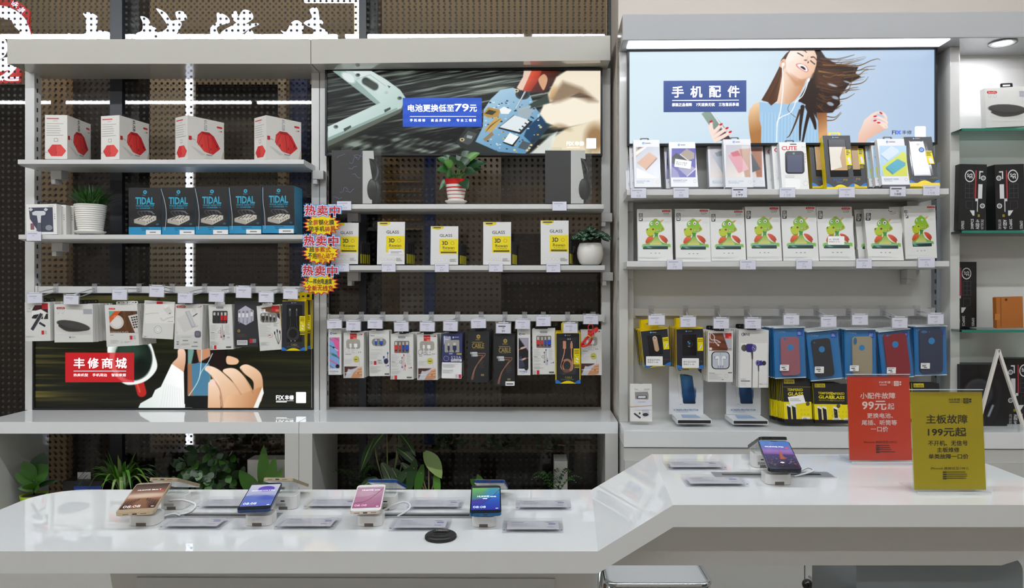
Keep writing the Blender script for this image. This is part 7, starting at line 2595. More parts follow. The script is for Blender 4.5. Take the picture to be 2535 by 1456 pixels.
# small patterned plant in a white jar-like pot
k = 2.925 / F
t = thing('potted_plant', 'pale veined leafy plant in a round white ceramic pot, right end of the shelf', 'plant', P(1461, 656, 2.925))
sh = [(20, 0), (26, 4), (31, 16), (33, 28), (31, 42), (27, 52), (26, 54), (24, 52), (22, 44)]
mb = MB()
mb.lathe([(0, 0)] + [(r * k, z * k) for r, z in sh], WPOT, 36)
mb.build('pot', t)
mb = MB()
mb.lathe([(0, 47 * k), (23 * k, 46 * k)], SOIL, 20)
mb.build('soil', t)
mb, vn = MB(), MB()
PL, PV = M('#1d3a26', .4, vary=.1), M('#8fae94', .5)
rng = random.Random(5)
for i in range(58):
 a_ = rng.uniform(0, 2 * math.pi)
 s_ = rng.uniform(.1, 1)
 c0 = Vector((0, 0, 50 * k))
 e0 = Vector((math.cos(a_) * 44 * k * s_, math.sin(a_) * 40 * k * s_, (48 + 40 * (1 - s_ * .55) * rng.uniform(.75, 1.15)) * k))
 d = Vector((math.cos(a_), math.sin(a_) * .9, rng.uniform(-.5, .15))).normalized()
 up = Vector((-d.x * .3, -.75, .8))
 leaf(mb, e0 - d * 9 * k, e0 + d * 13 * k, 17 * k, PL, droop=.004, fold=.2, n=6, up=up, shape=.8)
 for w_, off in ((1.6, 0), (1.2, 1)):
  if off == 0:
   leaf(vn, e0 - d * 8 * k + up * .0006, e0 + d * 11 * k + up * .0006, w_ * k, PV, droop=.004, fold=.2, n=6, up=up)
 sdv = d.cross(up).normalized()
 for q in (-4, 2, 7):
  for s2 in (-1, 1):
   o = e0 + d * q * k + up * .0011
   leaf(vn, o, o + (sdv * s2 * 5.5 + d * 3.5) * k + up * .0006, 1.2 * k, PV, n=2, up=up)
mb.build('foliage', t)
tag(vn.build('leaf_veins', t), 'pale leaf veins')
# ================================================================ middle unit: boxed headphones
ZH = (750, 340, 3.169)
def headphone_box(label, x0, x1, x2, x3, yt, yb, wrinkle):
 """dark card front, white return and a clear front through which the headphones show"""
 Y = 2.885
 k_ = Y / F
 q = lambda x: 750 + x / 3.169
 X0, X1, X2, X3 = (q(x) for x in (x0, x1, x2, x3))
 h = (yb - yt) / 3.169 * k_
 t = thing('headphone_box', label, 'box', P((X0 + X3) / 2, 340 + yb / 3.169, Y))
 off = (X0 + X3) / 2
 l = lambda x: (x - off) * k_
 D = .09
 mb = MB()
 mb.box(l(X0), l(X1), 0, .002, 0, h, M('#121317', .4))
 mb.box(l(X0), l(X2), D - .002, D, 0, h, M('#121317', .4))
 mb.build('dark_card', t)
 mb = MB()
 mb.prism([(l(X1), h), (l(X2) + .004, h), (l(X2) + .006, h * .84), (l(X2) - .014, h * .86), (l(X2) - .002, h * .5), (l(X2) - .002, 0), (l(X1), 0)], 0, .0015, M('#d6d3cf', .4))
 mb.build('white_return', t)
 # headphones seen from the side: cup and band
 mb = MB()
 B = M('#17181b', .3)
 cx = l(X2) - .002
 mb.ball((cx, .002, h * .27), .034, B, sx=.6, sy=.25, sz=1.3)
 mb.ball((cx + .010, .024, h * .28), .034, B, sx=.6, sy=.4, sz=1.25)
 mb.tube(spl([(cx + .004, .015, h * .4), (cx + .018, .03, h * .6), (cx + .006, .04, h * .8), (cx - .012, .045, h * .88)], False, 5), .007, B, 8)
 mb.build('headphones', t)
 mb = MB()
 e = .0006
 for b in ((l(X0) - e, l(X3), -.0075, -.0075 + e, 0, h + .002), (l(X3) - e, l(X3), -.0075, D, 0, h + .002), (l(X0) - e, l(X3), -.0075, D, h + .001, h + .002)):
  mb.box(*b, CLEAR)
 mb.prism([(l(X0 + 14), h + .002), (l(X0 + 44), h + .002), (l(X0 + 42), h + .022), (l(X0 + 16), h + .022)], D * .5, D * .5 + .0006, CLEAR)
 mb.build('clear_case', t)
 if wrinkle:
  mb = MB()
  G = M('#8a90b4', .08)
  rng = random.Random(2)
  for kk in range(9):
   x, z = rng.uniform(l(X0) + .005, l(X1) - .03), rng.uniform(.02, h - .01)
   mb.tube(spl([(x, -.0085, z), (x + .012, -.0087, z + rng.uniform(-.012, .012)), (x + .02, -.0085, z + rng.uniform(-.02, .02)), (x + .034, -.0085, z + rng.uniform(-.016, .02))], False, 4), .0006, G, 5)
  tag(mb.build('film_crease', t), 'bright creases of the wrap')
headphone_box('dark boxed headphones in wrinkled film, left end of the shelf', 228, 468, 545, 618, 106, 520, True)
headphone_box('dark boxed headphones in a smooth clear case, right end of the shelf', 1900, 2102, 2205, 2265, 104, 519, False)
# ---- glass film cartons standing upright
BASEG = [(592, 665), (805, 662), (797, 997), (580, 997)]
for i, quad in enumerate(([(228, 672), (445, 670), (432, 995), (222, 995)], BASEG, [(1013, 698), (1226, 698), (1217, 1000), (1000, 1000)], [(1416, 664), (1630, 666), (1632, 1000), (1413, 1000)], [(1862, 654), (2080, 652), (2085, 998), (1865, 998)])):
 nm = ORD[i].replace('front', 'first')
 p = Pack('glass_film_carton', 'white yellow panelled carton, %s from the left%s' % (nm, (', behind the starburst stickers', ', with a price sticker', ', shortest', '', ', beside the veined plant')[i]), 'box', ZH, quad, 2.885, .018, lean=4, body='#dedddc', side='#2a2a2c')
 a = p.art
 Bq = np.array(quad, float)
 A0 = aff_of(BASEG, 1, 1)
 def T(x, y, A0=A0, Bq=Bq):
  u, v = np.array((x, y, 1.0)) @ A0
  v = 1 - v
  return tuple(Bq[0] * (1 - u) * (1 - v) + Bq[1] * u * (1 - v) + Bq[2] * u * v + Bq[3] * (1 - u) * v)
 def bx(x0, y0, x1, y1): return (*T(x0, y0), *T(x1, y1))
 a.poly([T(598, 666), T(692, 664), T(690, 682), T(645, 697), T(598, 684)], m_('#d9c81a'))
 a.greek(*bx(610, 672, 680, 684), 1, INK, .7)
 a.txt('GLASS', *bx(658, 732, 757, 756), m_('#333438'), .012)
 a.poly([T(656, 775), T(800, 774), T(797, 902), T(652, 902)], YEL)
 a.txt('3D', *bx(676, 793, 722, 826), INK, .03)
 x, y = T(757, 810)
 a.ell(x, y, 14, 14, m_('#8f8410'))
 a.ell(x, y, 11, 11, YEL)
 a.txt('Rewan', *bx(680, 838, 772, 860), m_('#4c480c'), .01)
 a.txt('Surfaces', *bx(684, 863, 768, 875), m_('#8f8410'), .0)
 if i != 1:
  a.rect(*bx(664, 884, 786, 897), m_('#5a560e'))
 for q in range(4):
  x, y = T(622 + 29 * q, 957)
  a.ell(x, y, 9, 9, m_('#c2c1bf'))
  a.ell(x, y, 7, 7, m_('#ecebea'))
 a.greek(*bx(732, 948, 786, 974), 3, GREY, .4)
 if i == 1:
  p.sub('price_sticker', lambda b: b.rect(672, 878, 792, 922, m_('#e6e5e4')).greek(690, 896, 780, 916, 2, m_('#97979a'), .5), -.001, 'white price sticker')
 p.done()
 q_ = thing('glass_film_pack', 'short black pack behind the %s yellow panel carton, first in line' % nm, 'package', p.loc + Vector((.013, .022, 0)), (0, 0, 0), 'short packs behind the %s yellow panel carton' % nm)
 mb = MB()
 w_, h_ = p.w * .46, p.h * .5
 mb.box(-w_, w_, 0, .012, 0, h_, m_('#141416'))
 mb.box(w_ - .004, w_ + .0005, -.0005, .006, .004, h_ * .5, m_('#a39a10'))
 mb.prism([(w_ - .012, h_), (w_, h_), (w_ + .006, h_ + .006), (w_ - .004, h_ + .010)], .003, .005, BTAB)
 mb.build('card', q_)
 for j in range(1, 5):
  dup(q_, q_.location + Vector((.0032 * j, .022 * j, 0)), (0, 0, .03 * (j % 2)), 'short black pack behind the %s yellow panel carton, %s in line' % (nm, ORD[j]))
# ================================================================ starburst stickers on the post
for i, (cx, cy, hx, hy, l1, l2, l3) in enumerate(((797.5, 556, 799, 520, [('全', 0), ('屏', 1), ('钢', 0), ('化', 1), ('膜', 0)], [('防', 0), ('手', 0), ('机', 0), ('碎', 1), ('屏', 1)], None),
            (795.0, 626, 796, 595, [('超', 0), ('多', 1), ('款', 1), ('式', 1)], [('不', 0), ('用', 0), ('担', 1), ('心', 1), ('动', 1), ('了', 1)], '断电'),
            (792.0, 702, 793, 669, [('不', 0), ('一', 0), ('样', 0), ('充', 0), ('电', 0), ('速', 0), ('度', 0)], [('全', 1), ('新', 1), ('无', 1), ('线', 1), ('充', 1)], None))):
 Y = 2.838
 k_ = Y / F
 w, h = 100 * k_, 84 * k_
 t = thing('starburst_sign', 'yellow starburst price card with red heading on the post, %s of three' % ('topmost', 'middle', 'lowest')[i], 'sign', P(cx, cy + 30, Y), group='starburst cards on the post')
 mb = MB()
 a = Art(mb, w, aff_of([(cx - 50, cy - 54), (cx + 50, cy - 54), (cx + 50, cy + 30), (cx - 50, cy + 30)], w, h), y=-.001)
 def burst(s_):
  pts = []
  n_ = 17
  for j in range(n_):
   t0, t1 = 2 * math.pi * j / n_, 2 * math.pi * (j + .5) / n_
   pts.append((cx + 49 * s_ * math.cos(t0), cy + 29 * s_ * math.sin(t0) + 1))
   for d_ in (.25, .5, .75):
    tt = t0 + (2 * math.pi / n_) * d_
    rr_ = .80 + .05 * abs(d_ - .5) * 4
    pts.append((cx + 49 * s_ * rr_ * math.cos(tt), cy + 29 * s_ * rr_ * math.sin(tt) + 1))
  return pts
 pr = burst(1.0)
 a.poly(pr, RED)
 v3 = a._v(pr)
 bk = v3.copy()
 bk[:, 1] = 0
 n_ = len(pr)
 mb.add(np.r_[v3, bk], [(j, (j + 1) % n_, n_ + (j + 1) % n_, n_ + j) for j in range(n_)], RED)
 a.poly(burst(.90), m_('#f0d800'))
 for j, ch in enumerate('热卖中'):
  x = hx - 43 + 30 * j
  y = hy - 12 + j * .8
  for (mat, b_) in ((m_('#5f9fdc'), .075), (m_('#f2dfe6'), .045), (m_('#c01c26'), .018)):
   e = {.075: 2.2, .045: 1.2, .018: 0}[b_]
   a.txt(ch, x - e, y - e, x + 25 + e, y + 25 + e, mat, b_)
 for row, ln in enumerate((l1, l2)):
  n_ = len(ln)
  cw = min(13.5, 66 / n_)
  x0 = cx - cw * n_ / 2 - 2 + row * 3
  y0 = cy - 12 + row * 16 - (3 if l3 else 0)
  for j, (ch, rdx) in enumerate(ln):
   a.txt(ch, x0 + cw * j, y0 + (j % 2) + (6 if ch == '一' else 0), x0 + cw * j + cw * .9, y0 + (j % 2) + (7.5 if ch == '一' else 13), m_('#b8341c') if rdx else INK, .012, -3)
 if l3:
  a.txt(l3, cx - 4, cy + 15, cx + 16, cy + 24, m_('#d0541c'), .0)
 mb.build('card', t)
# ================================================================ right-hand bay with glass shelves
ZJ = (2280, 60, 2.912)
p = Pack('carton', 'white carton with a black wireless charger on the top glass shelf', 'box', ZJ, [(467, 466), (800, 440), (800, 738), (467, 740)], 2.67, .03, R=True, bev=.001)
a = p.art
pill(a, 482, 480, 554, 500, RED, 'SooPii')
for x in (500, 538):
 a.ell(x, 516, 12, 12, LGREY)
 a.ell(x, 516, 10, 10, m_(WHITE))
c = Cv(470, 560, 790, 700, WHITE, .33)
c.ell(630, 662, 110, 16, '#c4c0ba', 20, .8)
c.poly([(505, 630), (600, 615), (760, 620), (700, 655), (600, 668), (540, 655)], '#3f3d3c', 5, smooth=True)
c.ell(620, 612, 134, 34, '#383736', 4, 1, 3)
c.ell(620, 606, 122, 27, '#4a4847', 6, 1, 3)
a.cv(c)
a.rect(710, 482, 780, 520, m_('#b3b6bc'))
p.sub('film', lambda b: b.poly([tuple(q) for q in p.quad], FILM), -.0014)
p.done()
p.tab(.52, .045, .018)
def brick_box(label, Z, quad, Yd, flip, th=.06, yaw=0):
 """black toy brick carton standing on end, truck picture and lettering running up the face"""
 p = Pack('toy_carton', label, 'box', Z, quad, Yd, th, R=True, body='#151517', side='#0f0f11', yaw=yaw)
 a = p.art
 tl, tr, br, bl = [np.array(q, float) for q in quad]
 def A(u, v):
  u = 1 - u if flip else u
  return tuple(tl * (1 - u) * (1 - v) + tr * u * (1 - v) + br * u * v + bl * (1 - u) * v)
 W_, L_ = m_('#d9d9da'), m_('#55555a')
 x, y = A(.38, .18)
 r = abs(tr[0] - tl[0]) * .18
 for dr, m in ((1, W_), (.82, m_('#151517'))):
  a.ell(x, y, r * dr, r * dr * 1.25, m)
 a.txt('SF', x - r * .5, y - r * .55, x + r * .5, y + r * .55, W_, .02, 90)
 a.poly([A(.58, .09), A(.625, .09), A(.62, .52), A(.57, .52)], m_('#a8343c'))
 a.poly([A(.72, .10), A(.86, .10), A(.86, .12), A(.76, .12), A(.76, .22), A(.72, .22)], W_)
 a.poly([A(.70, .30), A(.85, .30), A(.85, .52), A(.70, .52)], W_)
 for v in (.205, .63):
  x, y = A(.87, v)
  a.ell(x, y, r * .5, r * .5, W_)
  a.ell(x, y, r * .34, r * .34, m_('#77777b'))
 a.poly([A(.60, .52), A(.70, .52), A(.70, .72), A(.67, .72), A(.67, .56), A(.60, .56)], W_)
 a.poly([A(.40, .70), A(.58, .70), A(.58, .78), A(.52, .78)], W_)
 for k_ in range(4):
  a.line([A(.22, .30 + .07 * k_), A(.52, .30 + .07 * k_)], 2, L_)
 for u in (.22, .37, .52):
  a.line([A(u, .30), A(u, .52)], 2, L_)
 a.line([A(.25, .56), A(.5, .56), A(.5, .70), A(.25, .66), A(.25, .56)], 2, L_)
 a.rect(*np.minimum(A(.70, .76), A(.78, .80)), *np.maximum(A(.70, .76), A(.78, .80)), m_('#8f8420'))
 for s_, u, v0, v1, b_ in (('EXPRESS', .14, .86, 1.04, .01), ('200PCS', .50, .83, 1.02, .02), ('AGES 6+', .70, .84, 1.02, .03), ('NOT FOR SALE', .88, .84, 1.02, .0)):
  x, y = A(u, (v0 + min(v1, .985)) / 2)
  L = np.hypot(*(bl - tl)) * (min(v1, .985) - v0)
  hh = r * (.55 if b_ != .03 else .75)
  a.txt(s_, x - L / 2, y - hh / 2, x + L / 2, y + hh / 2, W_, b_, -90 if not flip else 90)
 p.done()
 return p
brick_box('black toy brick carton on end, on the middle glass shelf beside the panel', ZJ, [(276, 1005), (474, 1014), (462, 1485), (276, 1485)], 2.67, False)
brick_box('black toy brick carton on end, on the middle glass shelf, toward the frame edge', ZJ, [(538, 1014), (745, 1005), (745, 1485), (538, 1485)], 2.67, True)
ZJ2 = (2280, 500, 2.4275)
brick_box('black toy brick carton on end, on the lowest glass shelf', ZJ2, [(176, 360), (333, 360), (333, 752), (176, 752)], 2.765, True, th=.035)
p = Pack('leather_case', 'orange leather case in clear film on the lowest glass shelf', 'case', ZJ2, [(452, 572), (606, 568), (618, 756), (458, 760)], 2.68, .025, R=True, body=M('#b56a24', .5, vary=.12), bev=.004)
a = p.art
a.line([(478, 575), (484, 750)], 5, m_('#8a4c16'))
a.ell(510, 588, 8, 8, m_('#4a3014'))
a.rect(446, 672, 476, 710, m_('#c47a30'))
p.sub('film', lambda b: b.poly([(440, 562), (612, 560), (624, 764), (446, 766)], FILM), -.002)
p.done('case_body')
# black headphone carton and brick carton at the bottom, white A-shaped stand
p = Pack('headphone_box', 'black carton with a large headphone picture at the foot of the glass shelves', 'box', ZJ2, [(235, 978), (512, 978), (520, 1345), (240, 1345)], 2.68, .08, R=True, body='#17171a')
a = p.art
c = Cv(236, 980, 514, 1340, '#131316', .33)
c.ell(340, 1160, 105, 120, '#0a0a0c', 10)
c.ell(345, 1150, 86, 88, '#3a3a40', 14)
c.ell(345, 1150, 70, 70, '#2c2c32', 20)
c.line([(455, 1080), (470, 1170), (440, 1290)], 26, '#1f1f24', 8)
c.line([(408, 1285), (432, 1225)], 14, '#9aa0ac', 8, smooth=False)
a.cv(c)
p.done()
brick_box('black toy brick carton on end behind the white A shaped stand', ZJ2, [(512, 942), (680, 942), (690, 1340), (522, 1340)], 2.72, True)
t = rthing('display_stand', 'white A shaped frame standing at the foot of the glass shelves', 'stand', LX(2490, 2.6), 2.59, .803)
mb = MB()
pa, pb, pc = (2474, 866), (2437, 992), (2537, 1068)
q = lambda px, py, yl=2.59: (LX(px, yl), yl - 2.6, LZ(px, py, yl))
a0 = q(*pa)
a0l, a0r = q(2420, 1052), q(2540, 1075)
for e, w_ in ((a0l, .0045), (a0r, .0045)):
 A_, B_ = Vector(a0), Vector((e[0], e[1], .8035))
 d = (B_ - A_).normalized()
 s_ = Vector((d.z, 0, -d.x)) * w_
 v = [A_ - s_, A_ + s_, B_ + s_, B_ - s_]
 mb.add([tuple(x_) for x_ in v] + [(x_.x, x_.y + .012, x_.z) for x_ in v], [(0, 1, 2, 3), (7, 6, 5, 4), (0, 4, 5, 1), (1, 5, 6, 2), (2, 6, 7, 3), (3, 7, 4, 0)], m_('#ece8e0'))
rbuild(mb, 'frame', t)
# ================================================================ on the display table
def px_front(py, h): return h * F / (py - CY)          # depth of a point h below the eye seen at row py
HL, HR = CZ - ZL, CZ - ZR
PH = {}
def phone(label, cx, py, Y, w, L, tilt, yaw, rim, bezel, draw, back='#e4e2de'):
 t = thing('smartphone', label, 'phone', P(cx, py, Y), (math.radians(tilt), 0, math.radians(yaw)), group=None)
 T = .0076
 mb = MB()
 r = .009
 out = corner(w / 2 - r, L - r, r, 0, 6) + corner(-w / 2 + r, L - r, r, 90, 6) + corner(-w / 2 + r, r, r, 180, 6) + corner(w / 2 - r, r, r, 270, 6)
 mb.prism(out, .0006, T - .0004, rim, axis='z')
 mb.build('body', t, bevel=.0022, seg=3)
 mb = MB()
 mb.prism([(x * .985, y * .99 + L * .005) for x, y in out], T - .0006, T, bezel, axis='z')
 mb.build('front_glass', t)
 if draw:
  mb = MB()
  a = Art(mb, w, aff_of([(0, 0), (100, 0), (100, 200), (0, 200)], w, L), y=0, tf=lambda v: np.stack([v[:, 0], v[:, 2], T + .0001 - v[:, 1]], 1))
  draw(a)
  mb.build('screen', t)
 mb = MB()
 D = M('#141416', .4)
 mb.box(-.0045, .0045, -.0003, .002, T * .3, T * .66, D)
 for s_ in (-1, 1):
  for k in range(6):
   x = s_ * (.0125 + .0019 * k)
   mb.box(x - .0006, x + .0006, -.0002, .001, T * .36, T * .6, D)
 mb.build('ports', t)
 return t
def blockset(label, cx, py, h, wpx, neck, rev=False, depth=.05):
 """white phone stand: rounded base with a cable notch, clear neck"""
 Y = px_front(py, h)
 z = CZ - h
 w = wpx * Y / F
 t = thing('phone_stand', label, 'phone stand', (PX(cx, Y), Y, z), (0, 0, 0))
 Wp = M('#ecebe9', .25, coat=.2)
 H = .022 if not rev else .030
 mb = MB()
 r = .012
 out = corner(w / 2 - r, depth - r, r, 0, 5) + corner(-w / 2 + r, depth - r, r, 90, 5) + corner(-w / 2 + r, r, r, 180, 5) + corner(w / 2 - r, r, r, 270, 5)
 mb.prism(out, .0008, H, Wp, axis='z', smooth=False)
 mb.build('base', t, bevel=.0016)
 mb = MB()
 mb.box(-w * .18, w * .18, -.0005, .012, 0, .007, M('#6b625a', .5))
 mb.build('cable_notch', t)
 mb = MB()
 mb.prism([(x * .86, y * .86 + depth * .07) for x, y in out], H, H + .006, CLEAR, axis='z')
 if neck:
  for s_ in (-1, 1):
   mb.box(s_ * w * .30 - .007, s_ * w * .30 + .007, depth * .15, depth * .7, H + .006, H + neck, CLEAR)
  mb.box(-w * .3, w * .3, depth * .3, depth * .4, H + .006, H + neck * .8, CLEAR)
 mb.build('clear_neck', t)
 if rev:
  mb = MB()
  for k in range(4):
   mb.box(-w * .3, w * .1, -.0004, .001, H * .28 + .0016 * k, H * .28 + .0016 * k + .0007, GREY)
  mb.box(-.006, .003, -.0006, .001, H * .62, H * .7, BLACKP)
  mb.build('label_print', t)
 return t
def scr(x0, y0, x1, y1, bg): return Cv(x0, y0, x1, y1, bg, 1.0)
def s_mate(a):
 c = scr(3, 12, 97, 178, '#3a2c28')
 c.fill(('#4a3b38', '#c99a80', (50, 12), (50, 95)))
 c.ell(50, 92, 60, 14, '#f2d8c4', 14, .9)
 c.poly([(3, 110), (97, 110), (97, 178), (3, 178)], ('#b07a58', '#33241f', (50, 108), (50, 170)), 5)
 c.poly([(44, 112), (56, 112), (80, 178), (20, 178)], '#9c6a48', 8, .8)
 for s_ in (-1, 1):
  for k in range(4):
   c.line([(50 + s_ * 9, 112 + k * 3), (50 + s_ * 44, 130 + k * 9)], 1.2, '#3a2620', 1, smooth=False)
  for k in range(5):
   x = 50 + s_ * (12 + 8 * k)
   c.line([(x, 112 + 4 * k), (x, 126 + 7 * k)], 1.4, '#3a2620', 1, smooth=False)
 a.cv(c, SCREEN)
 Wt = M('#e8e4e0', .4, em=.7)
 a.txt('HUAWEI Mate 9', 18, 50, 82, 58, Wt, .012)
 a.rr(80, 60, 92, 67, 3, M('#c8303a', .4, em=.6))
 a.txt('08:08', 10, 155, 55, 170, Wt, -.006)
 a.rect(84, 166, 92, 169, Wt)
def s_violet(a):
 c = scr(3, 14, 97, 176, '#c9cdea')
 c.fill(('#dfe0f2', '#bfc4ec', (50, 14), (50, 100)))
 c.ell(58, 48, 26, 21, '#6c55cc', 3)
 c.ell(58, 60, 24, 9, '#9c94e0', 6, .7)
 c.poly([(3, 100), (35, 94), (70, 98), (97, 118), (97, 176), (3, 176)], ('#7088d8', '#6a7edc', (50, 96), (50, 170)), 6)
 c.ell(75, 118, 30, 18, '#5566c8', 14, .7)
 c.ell(40, 96, 22, 8, '#a9a4e2', 8, .6)
 a.cv(c, SCREEN)
 Wt = M('#f4f4ff', .4, em=.8)
 a.txt('HUAWEI nova 2 Plus', 14, 58, 88, 65, Wt, .006)
 a.txt('08:08', 10, 150, 50, 165, Wt, -.006)
 a.rect(84, 169, 92, 172, Wt)
def s_nova(col):
 def f(a):
  c = scr(4, 20, 96, 178, '#c98fae')
  if col:
   c.fill(('#7fd06a', '#2f49c8', (20, 20), (60, 170)))
   c.poly([(60, 20), (96, 20), (96, 110), (40, 100)], '#3f9fe0', 26, .8)
   c.poly([(4, 110), (45, 100), (62, 95), (96, 55), (96, 178), (4, 178)], ('#3a78dc', '#3340bc', (60, 80), (50, 178)), 6, .9)
   c.poly([(4, 110), (60, 98), (40, 130), (4, 146)], '#5c44b4', 8, .8)
   c.line([(4, 145), (35, 135), (60, 105), (96, 35)], 1.6, '#3a2a80', 2)
  else:
   c.fill(('#d3a9c2', '#b56a92', (60, 20), (40, 178)))
   c.ell(40, 70, 40, 30, '#e2c4d4', 30, .6)
   c.line([(4, 142), (40, 130), (66, 95), (94, 30)], 2.4, '#5a2c48', 3, 1, w1=1)
   c.line([(4, 102), (40, 96), (70, 82)], 1.4, '#9c5a7c', 2)
   c.poly([(4, 142), (40, 130), (66, 95), (40, 98), (4, 104)], '#c88aa8', 6, .6)
  a.cv(c, SCREEN)
  Wt = M('#f4f4f4', .4, em=.8)
  a.txt('HUAWEI nova', 22, 40 if not col else 78, 84, 49 if not col else 90, Wt, .008)
  if col:
   a.greek(40, 98, 66, 104, 1, Wt, .8)
  a.txt('08:08', 10, 152, 50, 166, Wt if col else M('#d8b0c4', .4, em=.7), -.006)
  a.rect(82, 168, 90, 171, Wt)
 return f
def s_p20(a):
 c = scr(3, 4, 97, 190, '#4a3a78')
 c.fill(('#4a8fe0', '#9a6ac0', (50, 4), (50, 90)))
 c.poly([(3, 70), (97, 70), (97, 112), (3, 112)], ('#c08ac8', '#5a3aa0', (50, 70), (50, 112)), 20, .9)
 c.poly([(3, 98), (97, 98), (97, 190), (3, 190)], ('#4a3474', '#241c2c', (50, 98), (50, 190)), 8)
 rng = random.Random(8)
 for k in range(46):
  c.ell(rng.uniform(6, 94), rng.uniform(112, 178), rng.uniform(1, 3.4), rng.uniform(1, 2), rng.choice(['#e0703a', '#d8562c', '#c8a0b0', '#6f8fd0', '#e89a4a']), 2, .8)
 c.poly([(55, 72), (57, 72), (64, 132), (48, 132)], '#d0603c', 4, .9)
 a.cv(c, SCREEN)
 Wt = M('#f2f2f6', .4, em=.8)
 a.txt('HUAWEI P20', 16, 42, 74, 50, Wt, .008)
 a.rr(78, 50, 88, 56, 2.5, M('#c8303a', .4, em=.6))
 a.rect(40, 4, 60, 8, BLACKP)
 for k in range(5):
  a.line([(50, 158), (50 + 7 * math.cos(math.pi * (k + .5) / 5), 158 - 8 * math.sin(math.pi * (k + .5) / 5))], 2, Wt)
GOLDR = M('#c9b393', .25, metal=.5)
phone('gold smartphone with a brown pier picture, leftmost in the front row', 333, 1277, 1.515, .0745, .150, 9.5, 13, GOLDR, M('#cbb697', .2, metal=.3), s_mate)
phone('dark blue smartphone with a violet and blue picture', 627, 1270, 1.515, .0675, .142, 7.5, 9, M('#28406e', .25, metal=.5), M('#15171c', .1), s_violet)
phone('white smartphone with a pink picture', 904, 1274, 1.515, .064, .140, 7.5, 7, M('#e0cfc0', .25, metal=.4), M('#eeeeee', .15), s_nova(False))
phone('teal blue smartphone with a green to blue picture, rightmost in the front row', 1202, 1279, 1.515, .067, .140, 8.5, 3.5, M('#1f5f8e', .25, metal=.5), M('#1a1d22', .1), s_nova(True))
phone('black smartphone with a purple dusk city picture on the raised half', 1944, 1171, 1.515, .069, .142, 13, -8, M('#1c2126', .2, metal=.4), M('#121317', .08), s_p20)
for lab, cx, py, h, w in (('white phone stand under the gold smartphone', 349, 1303, HL, 68), ('white phone stand under the dark blue smartphone', 636, 1303, HL, 65), ('white phone stand under the white smartphone', 913, 1304, HL, 61),
      ('white phone stand under the teal blue smartphone', 1197, 1306, HL, 59), ('white phone stand under the black smartphone with the dusk picture', 1930, 1201, HR, 63)):
 blockset(lab, cx, py, h, w, 0)
for lab, bx_, by_, h, cx, py, w, rim, sl in (('pale gold', 424, 1262, HL, 401, 1191, .068, GOLDR, 'behind the gold smartphone'), ('pale gold', 701, 1262, HL, 686, 1191, .071, M('#cdbd9e', .25, metal=.5), 'behind the dark blue smartphone'),
           ('blue', 955, 1263, HL, 945, 1195, .069, M('#1f4f9c', .2, metal=.5), 'behind the white smartphone'), ('blue', 1205, 1264, HL, 1211, 1196, .072, M('#24468a', .2, metal=.5), 'behind the teal blue smartphone'),
           ('black', 1890, 1159, HR, 1916, 1089, .066, M('#17191e', .2), 'behind the black smartphone')):
 blockset('white phone stand facing away, %s' % sl, bx_, by_, h, 60 if cx < 700 else 46, .026, True, .045)
 Y = px_front(by_, h) + .022
 t = phone('%s edged smartphone facing away, %s' % (lab, sl), cx, py, Y, w, .125, -22, -2, rim, M('#e6e3de', .2) if lab != 'black' else BLACKP, None)
 mb = MB()
 mb.box(-w * .46, w * .46, .004, .121, -.0002, .0007, M('#e3e1de', .25))
 mb.build('back_cover', t)
def cable(label, pts, r=.0019):
 q = [P(x, y, Y) for x, y, Y in pts]
 t = thing('charging_cable', label, 'cable', q[-1])
 mb = MB()
 mb.tube(spl([p_ - q[-1] for p_ in q], False, 8), r, M('#e2e3e6', .35), 8)
 mb.build('cord', t)
cable('white cable curving behind the gold smartphone stand', [(418, 1239, 1.65), (455, 1239, 1.645), (484, 1250, 1.63), (470, 1268, 1.618), (437, 1275, 1.608)], .0026)
cable('white cable from the gold smartphone stand into the metal slot', [(386, 1285, 1.56), (410, 1276, 1.59), (432, 1272, 1.602), (446, 1277, 1.603)], .0022)
cable('white cable behind the dark blue smartphone', [(688, 1262, 1.653), (672, 1266, 1.635), (660, 1271, 1.62)], .0026)
cable('white looped cable right of the white smartphone', [(950, 1264, 1.65), (975, 1250, 1.65), (1000, 1243, 1.66), (1015, 1250, 1.65), (1010, 1263, 1.63), (984, 1279, 1.604)], .0024)
cable('white cable right of the black smartphone', [(1975, 1170, 1.62), (2000, 1158, 1.64), (2013, 1166, 1.625), (1985, 1175, 1.605), (1966, 1180, 1.598)], .0022)
SIL = M('#b6b9bd', .28, metal=.6)
for lab, h, x0, x1, y0, y1, s0, s1 in (('flush metal cable slot between the gold and dark blue smartphones', HL, 395, 685, 1271, 1284.5, 446, 660), ('flush metal cable slot between the white and teal blue smartphones', HL, 930, 1200, 1271, 1285, 935, 1160), ('flush metal cable slot behind the black smartphone', HR, 1773, 2070, 1170, 1184, 1795, 2043)):
 Ya, Yb = px_front(y1, h), px_front(y0, h)
 z = CZ - h
 t = thing('cable_slot', lab, 'cable slot', (PX((x0 + x1) / 2, Ya), Ya, z))
 w = (x1 - x0) * Ya / F
 mb = MB()
 mb.box(-w / 2, w / 2, 0, Yb - Ya, .0002, .0014, SIL)
 mb.box(-w / 2 - .001, w / 2 + .001, -.002, 0, .0002, .002, M('#eceff2', .15, metal=.5))
 mb.build('plate', t)
 mb = MB()
 a_, b_ = ((s0 - (x0 + x1) / 2) * Ya / F, (s1 - (x0 + x1) / 2) * Ya / F)
 mb.box(a_, b_, (Yb - Ya) * .42, (Yb - Ya) * .66, .0014, .0018, BLACKP)
 mb.build('slit', t)
ACR = clear_mat('price_block_acrylic', tint=(.97, .97, .98), rough=.02, flat=.05, fog=.02)
